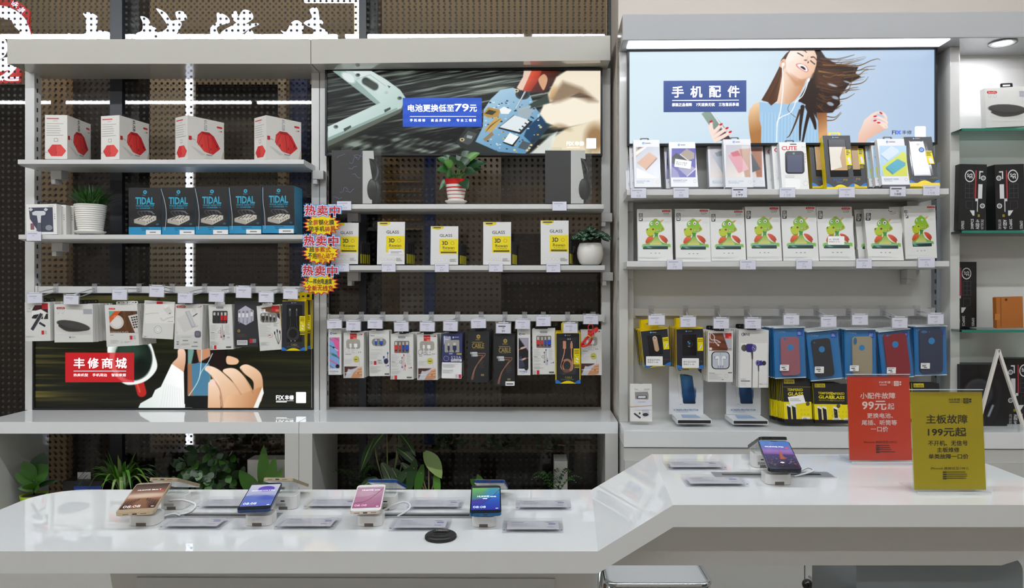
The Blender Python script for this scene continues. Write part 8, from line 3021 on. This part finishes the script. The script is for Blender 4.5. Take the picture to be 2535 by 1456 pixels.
for lab, h, x0, x1, y, sq in (('front of the gold smartphone stand, right side', HL, 392, 543, 1313, 0), ('right of the dark blue smartphone stand', HL, 677, 826, 1313, 0), ('between the white smartphone and the lens cap', HL, 961, 1111, 1317, 0), ('right of the teal blue smartphone stand, front row', HL, 1243, 1395, 1321, 0),
       ('left of the dark blue smartphone, back row', HL, 484, 620, 1262, 0), ('left of the white smartphone, back row', HL, 750, 880, 1262, 0), ('left of the teal blue smartphone, back row', HL, 1006, 1143, 1264, 0), ('right of the teal blue smartphone, back row', HL, 1276, 1415, 1265, 0),
       ('rear one on the raised half', HR, 1653, 1801, 1165, 0), ('front one on the raised half', HR, 1700, 1856, 1207, 0)):
 Y = px_front(y, h)
 w = (x1 - x0) * Y / F
 t = thing('price_block', 'clear acrylic price block, %s' % lab, 'price block', (PX((x0 + x1) / 2, Y), Y, CZ - h), group='acrylic price blocks')
 d = .066
 mb = MB()
 mb.box(-w / 2, w / 2, 0, d, .0065, .0115, ACR)
 mb.box(-w / 2, w / 2, 0, d, .0006, .0055, ACR)
 for x in (-w / 2 + .004, w / 2 - .004):
  mb.box(x - .002, x + .002, .003, .006, .0056, .0064, M('#6a6a72', .2))
 mb.build('acrylic_plates', t, bevel=.0006)
 mb = MB()
 a = Art(mb, w * .86, aff_of([(0, 0), (130, 0), (130, 70), (0, 70)], w * .86, d * .8), y=0, tf=lambda v: np.stack([v[:, 0], v[:, 2] + .008, .006 - v[:, 1]], 1))
 a.rect(0, 0, 130, 70, M('#d5d5da', .5))
 a.greek(10, 8, 60, 14, 1, m_('#8a8b92'), .7)
 a.greek(10, 20, 80, 50, 6, m_('#b9bac2'), .4)
 a.greek(98, 8, 124, 14, 1, m_('#8a8b92'), .7)
 a.rr(104, 20, 122, 30, 3, m_('#7f83b4'))
 a.greek(100, 48, 120, 54, 1, m_('#a9aab2'), .7)
 mb.build('price_sheet', t)
# lens cap
Y = px_front(1345, HL)
t = thing('lens_cap', 'round black camera lens cap lying at the front of the table', 'lens cap', (PX(1091, Y + .03), Y + .03, ZL))
R_ = .0318
BK = M('#1b1b1d', .45, vary=.1)
mb = MB()
mb.lathe([(0, 0), (R_ - .001, 0), (R_, .001), (R_, .0065), (R_ - .002, .0085), (R_ - .006, .0092), (0, .0092)], BK, 48)
for k in range(60):
 an = 2 * math.pi * k / 60
 mb.box(R_ * math.cos(an) - .0004, R_ * math.cos(an) + .0004, R_ * math.sin(an) - .0004, R_ * math.sin(an) + .0004, .001, .0062, BK)
mb.build('disc', t)
mb = MB()
for s_ in (-1, 1):
 mb.prism([(-.018, s_ * .019), (-.014, s_ * .004), (.014, s_ * .004), (.018, s_ * .019), (.010, s_ * .024), (-.010, s_ * .024)], .0092, .0104, M('#242426', .4), axis='z')
 mb.prism([(-.013, s_ * .012), (-.011, s_ * .005), (.011, s_ * .005), (.013, s_ * .012)], .0104, .0106, M('#0c0c0e', .5), axis='z')
mb.build('pinch_grip', t, bevel=.0005)
mb = MB()
a = Art(mb, .028, aff_of([(0, 0), (100, 0), (100, 20), (0, 20)], .028, .006), tf=lambda v: np.stack([v[:, 0], v[:, 2] + .0135, .0106 - v[:, 1]], 1))
a.txt('Nikon', 8, 3, 92, 18, m_('#c9c9c9'), .03)
mb.build('lettering', t)
# acrylic sign stands
ZV = (2090, 920, 4.697)
def sign(label, quad, Y, body, ink, rows, logo):
 p = Pack('sign_stand', label, 'sign', ZV, quad, Y, .003, body=M(body, .3), lean=4)
 a = p.art
 for s_, x0, y0, x1, y1, b_, m in rows:
  a.txt(s_, x0, y0, x1, y1, m, b_)
 x, y = logo
 a.txt('FIX丰修', x, y, x + 133, y + 30, ink, .01)
 a.greek(x + 2, y + 42, x + 133, y + 54, 1, ink, .6)
 a.rect(x + 150, y, x + 152, y + 52, ink)
 a.rr(x + 170, y, x + 228, y + 58, 6, ink)
 a.ell(x + 199, y + 29, 21, 21, m_(body))
 a.ell(x + 199, y + 29, 17, 17, ink)
 a.txt('SF', x + 188, y + 20, x + 210, y + 38, m_(body), .01)
 a.greek(x + 236, y + 4, x + 272, y + 56, 2, ink, .7)
 a.greek(rows[-1][1] + 140, rows[-1][4] + 22, rows[-1][3], rows[-1][4] + 118, 4, m_('#3a3226'), .3)
 for k in range(4):
  a.rect(rows[-1][1] + 138, rows[-1][4] + 20 + 25 * k, rows[-1][1] + 178, rows[-1][4] + 35 + 25 * k, m_('#3a3226'))
 p.done('printed_sheet')
 w, h = p.w, p.h
 mb = MB()
 mb.box(-w / 2 - .0015, w / 2 + .0015, -.0026, -.0008, 0, h + .004, FILM)
 mb.box(-w / 2 - .0015, w / 2 + .0015, .0034, .005, 0, h + .004, CLEAR)
 mb.box(-w / 2 - .0015, w / 2 + .0015, -.0026, .005, h + .0042, h + .0056, M('#dfe4e6', .15))
 mb.build('acrylic_holder', p.root)
 mb = MB()
 mb.box(-w / 2 - .002, w / 2 + .002, -.014, .06, -.003, -.0006, CLEAR)
 mb.box(-w / 2 - .002, w / 2 + .002, -.0148, -.014, -.003, -.0004, M('#dfe4e6', .15))
 mb.build('acrylic_foot', p.root, rot=(math.radians(4), 0, 0))
 p.root.location.z += .003
WI, DI = m_('#f2dcd8'), m_('#2c2c22')
sign('red printed sign in an acrylic holder on the raised half', [(40, 70), (765, 70), (790, 1045), (66, 1045)], px_front(1147, HR), '#c9402f', WI,
 [('小配件故障', 190, 262, 600, 332, .012, WI), ('99元', 212, 358, 492, 462, .02, WI), ('起', 510, 385, 586, 458, .01, WI), ('更换电池、', 268, 500, 570, 558, .012, WI), ('尾插、听筒等', 205, 580, 615, 640, .012, WI), ('一口价', 312, 655, 512, 716, .012, WI), ('iPhone6 换屏低至199元', 230, 822, 612, 850, .0, m_('#4a2018'))], (412, 125))
sign('yellow printed sign in an acrylic holder, nearest the front edge', [(788, 255), (1622, 255), (1650, 1392), (818, 1392)], px_front(1220, HR), '#b5a41c', DI,
 [('主板故障', 962, 522, 1446, 624, .014, DI), ('199元起', 982, 672, 1428, 772, .02, DI), ('不开机、无信号', 982, 822, 1442, 882, .012, DI), ('主板维修', 1085, 902, 1345, 958, .012, DI), ('单类故障一口价', 985, 978, 1448, 1035, .012, DI), ('iPhone6 换屏低至199元', 1008, 1128, 1450, 1160, .0, DI)], (1230, 328))
# ================================================================ plants and cartons in the low cabinets
ZF0 = .421
def potbox(t, col, r, h):
 pot(t, [(0, 0), (r * .75, 0), (r, h), (r * .92, h), (r * .9, h * .9)], M(col, .4), r * .9, h * .9)
def plant(label, cx, Y, col, r, h, draw, z=ZF0, name='potted_plant'):
 t = thing(name, label, 'plant', (PX(cx, Y), Y, z))
 potbox(t, col, r, h)
 mb, st = MB(), MB()
 draw(mb, st, h, random.Random(int(cx)))
 if st.n: st.build('stems', t)
 mb.build('foliage', t)
 return t
LG = [M('#315f18', .35, vary=.2), M('#4c8126', .35, vary=.2), M('#1d3d15', .4, vary=.2), M('#7a944c', .4, vary=.2)]
def broad(mb, st, h, rg):
 for (x, z, y, w, m) in ((-.06, .10, -.02, .05, 0), (.065, .13, -.01, .075, 0), (.02, .17, .03, .07, 2), (-.02, .15, -.03, .055, 0), (.05, .05, -.04, .045, 0), (-.05, .04, -.02, .03, 0), (.09, .06, .02, .02, 2), (.0, .06, -.05, .05, 1)):
  b0 = Vector((0, 0, h + z * .35))
  st.tube([(0, 0, h * .85), b0], .003, LG[2], 6)
  leaf(mb, b0, (x, y, h + z), w, LG[m], droop=.01, n=8, up=Vector((.1, -1, .5)))
def spider(mb, st, h, rg):
 for i in range(95):
  an, s_ = rg.uniform(0, 6.283), rg.uniform(.25, 1)
  L = .20 * s_
  leaf(mb, (0, 0, h * .9), (math.cos(an) * L, math.sin(an) * L * .45, h + rg.uniform(.10, .19)), .012, LG[(1, 0, 3, 1)[i % 4]], droop=.15 * s_ * s_, n=9)
def ivy(mb, st, h, rg):
 for i in range(170):
  an, s_ = rg.uniform(0, 6.283), rg.uniform(0, 1) ** .6
  c_ = Vector((math.cos(an) * .13 * s_, math.sin(an) * .08 * s_, h + rg.uniform(-.02, .20) * (1.1 - .5 * s_)))
  leaf(mb, c_, c_ + Vector((rg.uniform(-.03, .03), rg.uniform(-.03, 0), rg.uniform(-.035, .012))), .03, LG[(2, 2, 0)[i % 3]], n=4, up=Vector((0, -1, .4)))
def blades(mb, st, h, rg):
 for (x, z, w) in ((-.01, .19, .05), (.05, .15, .05), (-.09, .10, .06), (.02, .12, .05), (.085, .11, .03), (-.05, .05, .05)):
  leaf(mb, (x * .2, 0, h * .8), (x, rg.uniform(-.03, .03), h + z), w, LG[1 if x > -.02 else 0], n=8, up=Vector((0, -1, .2)), fold=.25)
def alocasia(mb, st, h, rg):
 for (x, z, ex, ez, w) in ((-.05, .22, -.10, .10, .035), (.0, .25, -.06, .18, .03), (.04, .18, .13, .12, .035), (.06, .12, .16, .02, .035), (.02, .10, .08, .0, .05), (.05, .24, .12, .16, .03), (-.04, .06, -.11, .02, .035), (.11, .09, .07, -.03, .03), (-.02, .12, .03, .04, .04)):
  b0 = Vector((0, 0, h * .85))
  q = Vector((x, -.02, h + z))
  st.tube(spl([b0, (b0 + q) / 2 + Vector((x * .3, 0, .02)), q], False, 4), .0035, M('#6f7a4a', .5), 6, taper=.6)
  leaf(mb, q, (ex, -.04, h + ez), w, LG[2], droop=.01, n=8, up=Vector((.3, -1, .4)))
  leaf(mb, q + Vector((0, -.002, 0)), (ex, -.043, h + ez), .004, LG[3], droop=.01, n=8, up=Vector((.3, -1, .4)))
def fern(mb, st, h, rg):
 for i in range(20):
  an, L = rg.uniform(0, 6.283), rg.uniform(.06, .14)
  for j in range(12):
   t_ = j / 12
   c_ = Vector((math.cos(an) * L * t_, math.sin(an) * L * t_ * .5, h + .12 * math.sin(t_ * 2.2) * (1.2 - L * 4)))
   for s_ in (-1, 1):
    leaf(mb, c_, c_ + Vector((-math.sin(an) * s_ * .018 * (1.1 - t_), .004 * s_, .012 - .01 * t_)), .007, LG[(0, 2)[i % 2]], n=2)
def callas(mb, st, h, rg):
 for (x, z, ex, ez, w, m) in ((.0, .16, .055, .09, .06, 3), (-.06, .12, -.08, .02, .04, 2), (.03, .08, .04, .0, .03, 1), (-.09, .10, -.13, .05, .03, 2), (-.03, .10, -.05, .0, .035, 0)):
  b0, q = Vector((0, 0, h * .85)), Vector((x, -.01, h + z))
  st.tube(spl([b0, (b0 + q) / 2 + Vector((x * .2, 0, .02)), q], False, 4), .004, M('#7f7a52', .5), 6, taper=.6)
  leaf(mb, q + (q - Vector((ex, -.03, h + ez))) * .3, (ex, -.03, h + ez), w, LG[m], droop=.01, n=8, up=Vector((.3, -1, .4)))
plant('broad leaved plant in a lime green pot, left end of the low cabinet', 84, 2.86, '#8fae1c', .048, .07, broad)
plant('spider plant arching over the table edge behind the gold smartphone', 300, 2.86, '#d8d4cc', .06, .07, spider)
plant('dark ivy bush in the left low cabinet', 515, 2.90, '#3a3026', .06, .08, ivy)
plant('plant of upright pointed leaves beside the right panel of the left low cabinet', 655, 2.88, '#d8d4cc', .05, .07, blades)
plant('tall arrow leaved plant behind the white smartphone', 960, 2.90, '#3a3026', .06, .07, alocasia)
plant('stalky plant with one yellow green leaf above the looped cable', 1062, 2.86, '#3a3026', .05, .06, callas)
plant('low dark fern at the left of the middle low cabinet', 886, 2.92, '#3a3026', .05, .06, fern)
plant('green fern before the white box in the middle low cabinet', 1375, 2.84, '#3a3026', .05, .06, fern)
plant('small light leaved plant behind the teal blue smartphone', 1195, 2.92, '#3a3026', .04, .07, lambda mb, st, h, rg: [leaf(mb, (0, 0, h), (x, -.02, h + z), .035, LG[1], n=6, up=Vector((0, -1, .5))) for x, z in ((-.05, .05), (.03, .045), (-.02, .07), (.05, .02))])
for lab, x0, x1, y0, Y, d, col in (('white carton standing behind the pointed leaf plant', 612, 708, 1138, 2.95, .08, '#8e8d8c'), ('tall white carton behind the green fern', 1372, 1405, 1142, 2.88, .12, '#d5d3d0')):
 k = Y / F
 t = thing('carton', lab, 'box', (PX((x0 + x1) / 2, Y), Y, ZF0))
 mb = MB()
 mb.box(-(x1 - x0) / 2 * k, (x1 - x0) / 2 * k, 0, d, 0, PZ(y0, Y) - ZF0, m_('#d9d7d3'))
 mb.build('carton', t, bevel=.002)
k = 2.9 / F
t = thing('carton', 'black carton with a pale hang tab beside the spider plant', 'box', (PX(205, 2.9), 2.9, ZF0))
mb = MB()
hh = PZ(1191, 2.9) - ZF0
mb.box(-50 * k, 50 * k, 0, .08, 0, hh, m_('#17181c'))
mb.box(-22 * k, 45 * k, -.0005, 0, hh - .05, hh - .02, m_('#1f3f9c'))
mb.build('carton', t, bevel=.002)
mb = MB()
mb.box(-25 * k, 8 * k, .03, .031, hh, hh + 17 * k, m_('#b9b9bc'))
mb.build('hang_tab', t)
# ================================================================ below the table
CHR = M('#d5dade', .08, metal=1.0)
Y = 2.0
t = thing('stool', 'chrome rimmed stool with a perforated white seat, behind the table ramp', 'stool', (PX(1632, Y), Y + .14, 0))
zt_ = PZ(1447, Y)
mb = MB()
rim = corner(.115, .115, .03, 0, 6) + corner(-.115, .115, .03, 90, 6) + corner(-.115, -.115, .03, 180, 6) + corner(.115, -.115, .03, 270, 6)
mb.tube([(x, y, zt_) for x, y in rim], .007, CHR, 10, closed=True)
mb.build('rim', t)
mb = MB()
mb.prism([(x * .96, y * .96) for x, y in rim], zt_ - .008, zt_ - .002, m_('#cfd2d4'), axis='z')
mb.build('seat', t)
for sx in (-1, 1):
 for sy in (-1, 1):
  mb = MB()
  mb.tube([(sx * .135, sy * .13, zt_), (sx * .15, sy * .15, 0)], .009, CHR, 10)
  mb.build('leg', t)
t = thing('cabinet_handle', 'pair of black ball knobs on a short rod beneath the raised half', 'handle', P(2022, 1447, 2.44))
mb = MB()
for x in (-.032, .032):
 mb = MB()
 mb.ball((x, 0, 0), .018, M('#101012', .15), seg=20, rings=12)
 mb.build('knob', t)
mb = MB()
mb.tube([(-.02, 0, 0), (.02, 0, 0)], .005, CHR, 8)
mb.tube([(0, .0, 0), (0, .065, 0)], .005, CHR, 8)
mb.build('rod', t)
t = thing('power_cable', 'black cable hanging slantwise beneath the raised half', 'cable', P(2045, 1430, 2.3))
q0 = P(2045, 1430, 2.3)
mb = MB()
mb.tube(spl([P(1990, 1360, 2.0) - q0 + Vector((0, -.18, 0)), P(2030, 1415, 2.1) - q0, P(2068, 1462, 2.2) - q0, P(2120, 1620, 2.4) - q0], False, 8), .006, M('#1c1d20', .4), 8)
mb.build('cord', t)
plant('brown leaved plant on the floor beneath the table ramp', 1468, 2.45, '#2a2622', .07, .2, lambda mb, st, h, rg: [leaf(mb, (0, 0, h), (rg.uniform(-.12, .12), rg.uniform(-.1, .05), h + rg.uniform(.0, .13)), .04, m_('#4a3a26'), n=5) for _ in range(16)], z=0.0)
# ================================================================ what stands beyond the window
def out_wall(x0, x1, z0, z1, Y, col, th=.05, rough=.7):
 mb = MB()
 mb.box(PX(x0, Y), PX(x1, Y), Y, Y + th, z0, z1, M(col, rough, vary=.12))
 return tag(mb.build('wall_outside'), kind='structure')
tag(MB().box(-6, 3.2, 3.3, 8, -.1, 0, M('#5a5248', .5, vary=.1)).build('floor_outside'), kind='structure')
tag(MB().box(-6, 3.2, 3.3, 8, 3.6, 3.7, M('#3a352f', .7, vary=.1)).build('ceiling_outside'), kind='structure')
BE, BR, DK = '#9c8a70', '#6b5b48', '#1c1a1c'
out_wall(-1500, 2300, 0, 3.6, 6.0, '#4a4138')
out_wall(-400, 1560, 2.42, 3.6, 3.9, '#5f5442')
for (x0, x1, z0, z1, Y, c) in ((70, 165, 0, 2.42, 3.7, '#8a745a'), (165, 276, 0, 2.42, 3.8, '#2c2422'), (335, 362, 0, 2.42, 3.8, '#1e1a1c'), (360, 470, 0, 2.42, 3.65, BE), (476, 690, .2, 1.75, 4.2, '#2b2628'), (476, 690, 1.75, 2.42, 4.3, '#7c6c56'), (688, 708, 0, 2.42, 3.7, '#8f7f68'), (708, 760, 0, 2.42, 3.75, '#1d2a52'),
       (820, 890, .4, 2.42, 4.3, '#3a3430'), (945, 990, 0, 2.42, 3.9, '#6e5a3a'), (990, 1052, 0, 2.42, 3.8, '#857b70'), (1050, 1076, 0, 2.42, 3.72, '#2b4584'), (1076, 1240, 0, 2.42, 4.0, '#7d756b'), (1240, 1500, 1.35, 1.62, 4.05, '#2a2630'), (1240, 1500, 1.62, 2.42, 4.15, '#746c63'), (1240, 1500, 0, 1.35, 4.15, '#564d42')):
 out_wall(x0, x1, z0, z1, Y, c)
for k in range(7):
 out_wall(946, 1046, 1.62 + .05 * k, 1.628 + .05 * k, 3.78, '#b08a4a', .01)
for i, (cx, z0, z1, where) in enumerate(((468, .3, 2.42, 'seen through the left shelving'), (885, 2.40, 3.2, 'at the right end of the brush lettering'))):
 Y = 3.6
 t = thing('light_strip', 'bright upright light strip beyond the window, %s' % where, 'lamp', (PX(cx, Y), Y, z0))
 mb = MB()
 mb.box(-.012, .012, -.01, .012, 0, z1 - z0, M('#fff1dc' if i else '#e9efff', .5, em=2.2))
 mb.build('tube', t)
 mb = MB()
 mb.box(-.02, .02, .012, .03, 0, z1 - z0, M('#b9b4ac', .4))
 mb.build('channel', t)
Y = 3.55
t = thing('light_strip', 'bright level light bar above the brush lettering beyond the window', 'lamp', P(818, 2, Y))
MB().box(-.135, .135, 0, .03, 0, .06, M('#f2f4ff', .5, em=2.0)).build('tube', t)
for lab, x, Y, L in (('unseen tube lamp added on the ceiling beyond the window, left part', -2.0, 4.9, 2.2), ('unseen tube lamp added on the ceiling beyond the window, right part', .3, 4.9, 2.2)):  # unseen lamps added to brighten the panels behind the glass
 t = thing('linear_lamp', lab, 'lamp', (x, 3.35, 3.58), group='added tube lamps beyond the window')
 MB().box(-L / 2, L / 2, -.03, .03, -.04, 0, M('#ffe9cc', .5, em=42.0)).build('diffuser', t)
# glowing brush lettering; only its upper half clears the shelving
Y = 3.108
t = thing('shop_sign', 'white glowing brush lettering beyond the window above the shelving', 'sign', P(480, 97, Y))
LET = M('#dfe6fb', .5, em=1.25)
for chs in ([[(650, 110), (680, 95), (745, 115), (752, 160), (738, 250), (742, 320), (680, 320), (672, 150)], [(508, 320), (530, 265), (552, 270), (540, 320)], [(560, 320), (680, 255), (780, 238), (872, 262), (872, 320), (800, 312), (822, 272), (740, 268), (620, 320)]],
   [[(1100, 128), (1150, 140), (1172, 190), (1200, 215), (1192, 250), (1140, 320), (1068, 320), (1068, 262), (1112, 240), (1118, 180)], [(1222, 65), (1290, 95), (1335, 160), (1395, 155), (1412, 190), (1372, 260), (1345, 320), (1300, 300), (1240, 320), (1178, 320), (1208, 212), (1228, 255), (1312, 215), (1268, 130)], [(1375, 95), (1432, 90), (1455, 140), (1395, 155)], [(1400, 260), (1435, 320), (1395, 320)]],
   [[(1700, 100), (1772, 122), (1790, 168), (1720, 190), (1688, 215), (1705, 270), (1688, 320), (1660, 320), (1648, 220), (1700, 170)], [(1815, 112), (1848, 85), (1862, 138), (1905, 78), (1960, 88), (1975, 138), (1910, 188), (2022, 182), (1940, 222), (1850, 290), (1830, 320), (1775, 320), (1738, 280), (1740, 245), (1850, 180), (1830, 160)], [(1890, 320), (1950, 232), (1980, 258), (1958, 320)]],
   [[(2195, 235), (2242, 248), (2282, 178), (2330, 158), (2372, 198), (2350, 280), (2325, 320), (2215, 320), (2225, 270)], [(2425, 75), (2482, 60), (2498, 135), (2528, 170), (2498, 205), (2550, 235), (2560, 262), (2500, 290), (2410, 320), (2465, 235), (2378, 180), (2445, 140)]]):
 mb = MB()
 for q in chs:
  pts = [P(x / 3.165, y / 3.165, Y) - t.location for x, y in spl(q, True, 3)]
  mb.prism([(p_.x, p_.z) for p_ in pts], 0, .012, LET)
 mb.build('character', t)
Y = 3.115
t = thing('shop_sign', 'round glowing sign with a red rim at the left edge beyond the window', 'sign', P(-6, 95, Y))
k = Y / F
mb = MB()
mb.prism([(82 * k * math.cos(a_ / 20 * math.pi), 82 * k * math.sin(a_ / 20 * math.pi)) for a_ in range(40)], 0, .01, LET)
mb.prism([(52 * k * math.cos(a_ / 10 * math.pi) * (1 + .12 * (a_ % 2)), 50 * k * math.sin(a_ / 10 * math.pi) * (1 + .12 * (a_ % 2))) for a_ in range(20)], -.002, 0, M('#6a4c1c', .5))
mb.prism([(26 * k * math.cos(a_ / 10 * math.pi), 30 * k * math.sin(a_ / 10 * math.pi) - .04) for a_ in range(20)], -.004, -.002, LET)
mb.build('disc', t)
rd_ = M('#b0241c', .5, em=.5)
mb = MB()
pts = [(rr_ * k * math.cos(math.radians(d_)), rr_ * k * math.sin(math.radians(d_))) for rr_, ds in ((84, range(-40, 96, 8)), (104, range(88, 32, -8))) for d_ in ds]
mb.prism(pts, .002, .011, rd_)
a = Art(mb, 0, np.array([[k, 0], [0, -k], [0, 0]]), y=-.002)
a.txt('味', 36, -92, 52, -76, LET, .01, 30)
a.txt('道', 52, -78, 68, -62, LET, .01, 45)
mb.prism([(x * k, -y * k) for x, y in ((-10, 48), (40, 52), (58, 80), (56, 108), (-10, 112))], .004, .011, rd_)
mb.build('red_rim', t)
mb = MB()
a = Art(mb, 0, np.array([[k, 0], [0, -k], [0, 0]]), y=-.004)
a.txt('之', 8, 56, 52, 104, LET, .05)
mb.build('character', t)
# plants and pots on the sill outside
for lab, cx, pt, col in (('dark bushy plant in a pot outside, behind the ivy', 560, 1090, '#241c18'), ('dark plant in a pot outside near the right panel', 660, 1085, '#241c18'), ('dark leggy plant in a pot outside, right of the arrow leaved plant', 1122, 1125, '#241c18'), ('dark bushy plant in a flared pot outside behind the teal blue smartphone', 1240, 1140, '#3a2a1c'), ('dark plant in a pot outside behind the tall white carton', 1378, 1108, '#241c18')):
 Yp = 3.42
 h = .12
 plant(lab, cx, Yp, col, .07, h, lambda mb, st, h, rg: [(lambda c_: leaf(mb, c_, c_ + Vector((rg.uniform(-.04, .04), -.01, rg.uniform(-.03, .04))), .025, LG[2], n=3, up=Vector((0, -1, .4))))(Vector((rg.uniform(-.09, .09), rg.uniform(-.04, .04), h + rg.uniform(0, .14)))) for _ in range(70)], z=PZ(pt, Yp) - h)
mb = MB()
mb.box(PX(330, 3.36), PX(1500, 3.36), 3.33, 3.5, 0, .55, M('#2a2624', .6, vary=.1))
tag(mb.build('wall_outside'), kind='structure')
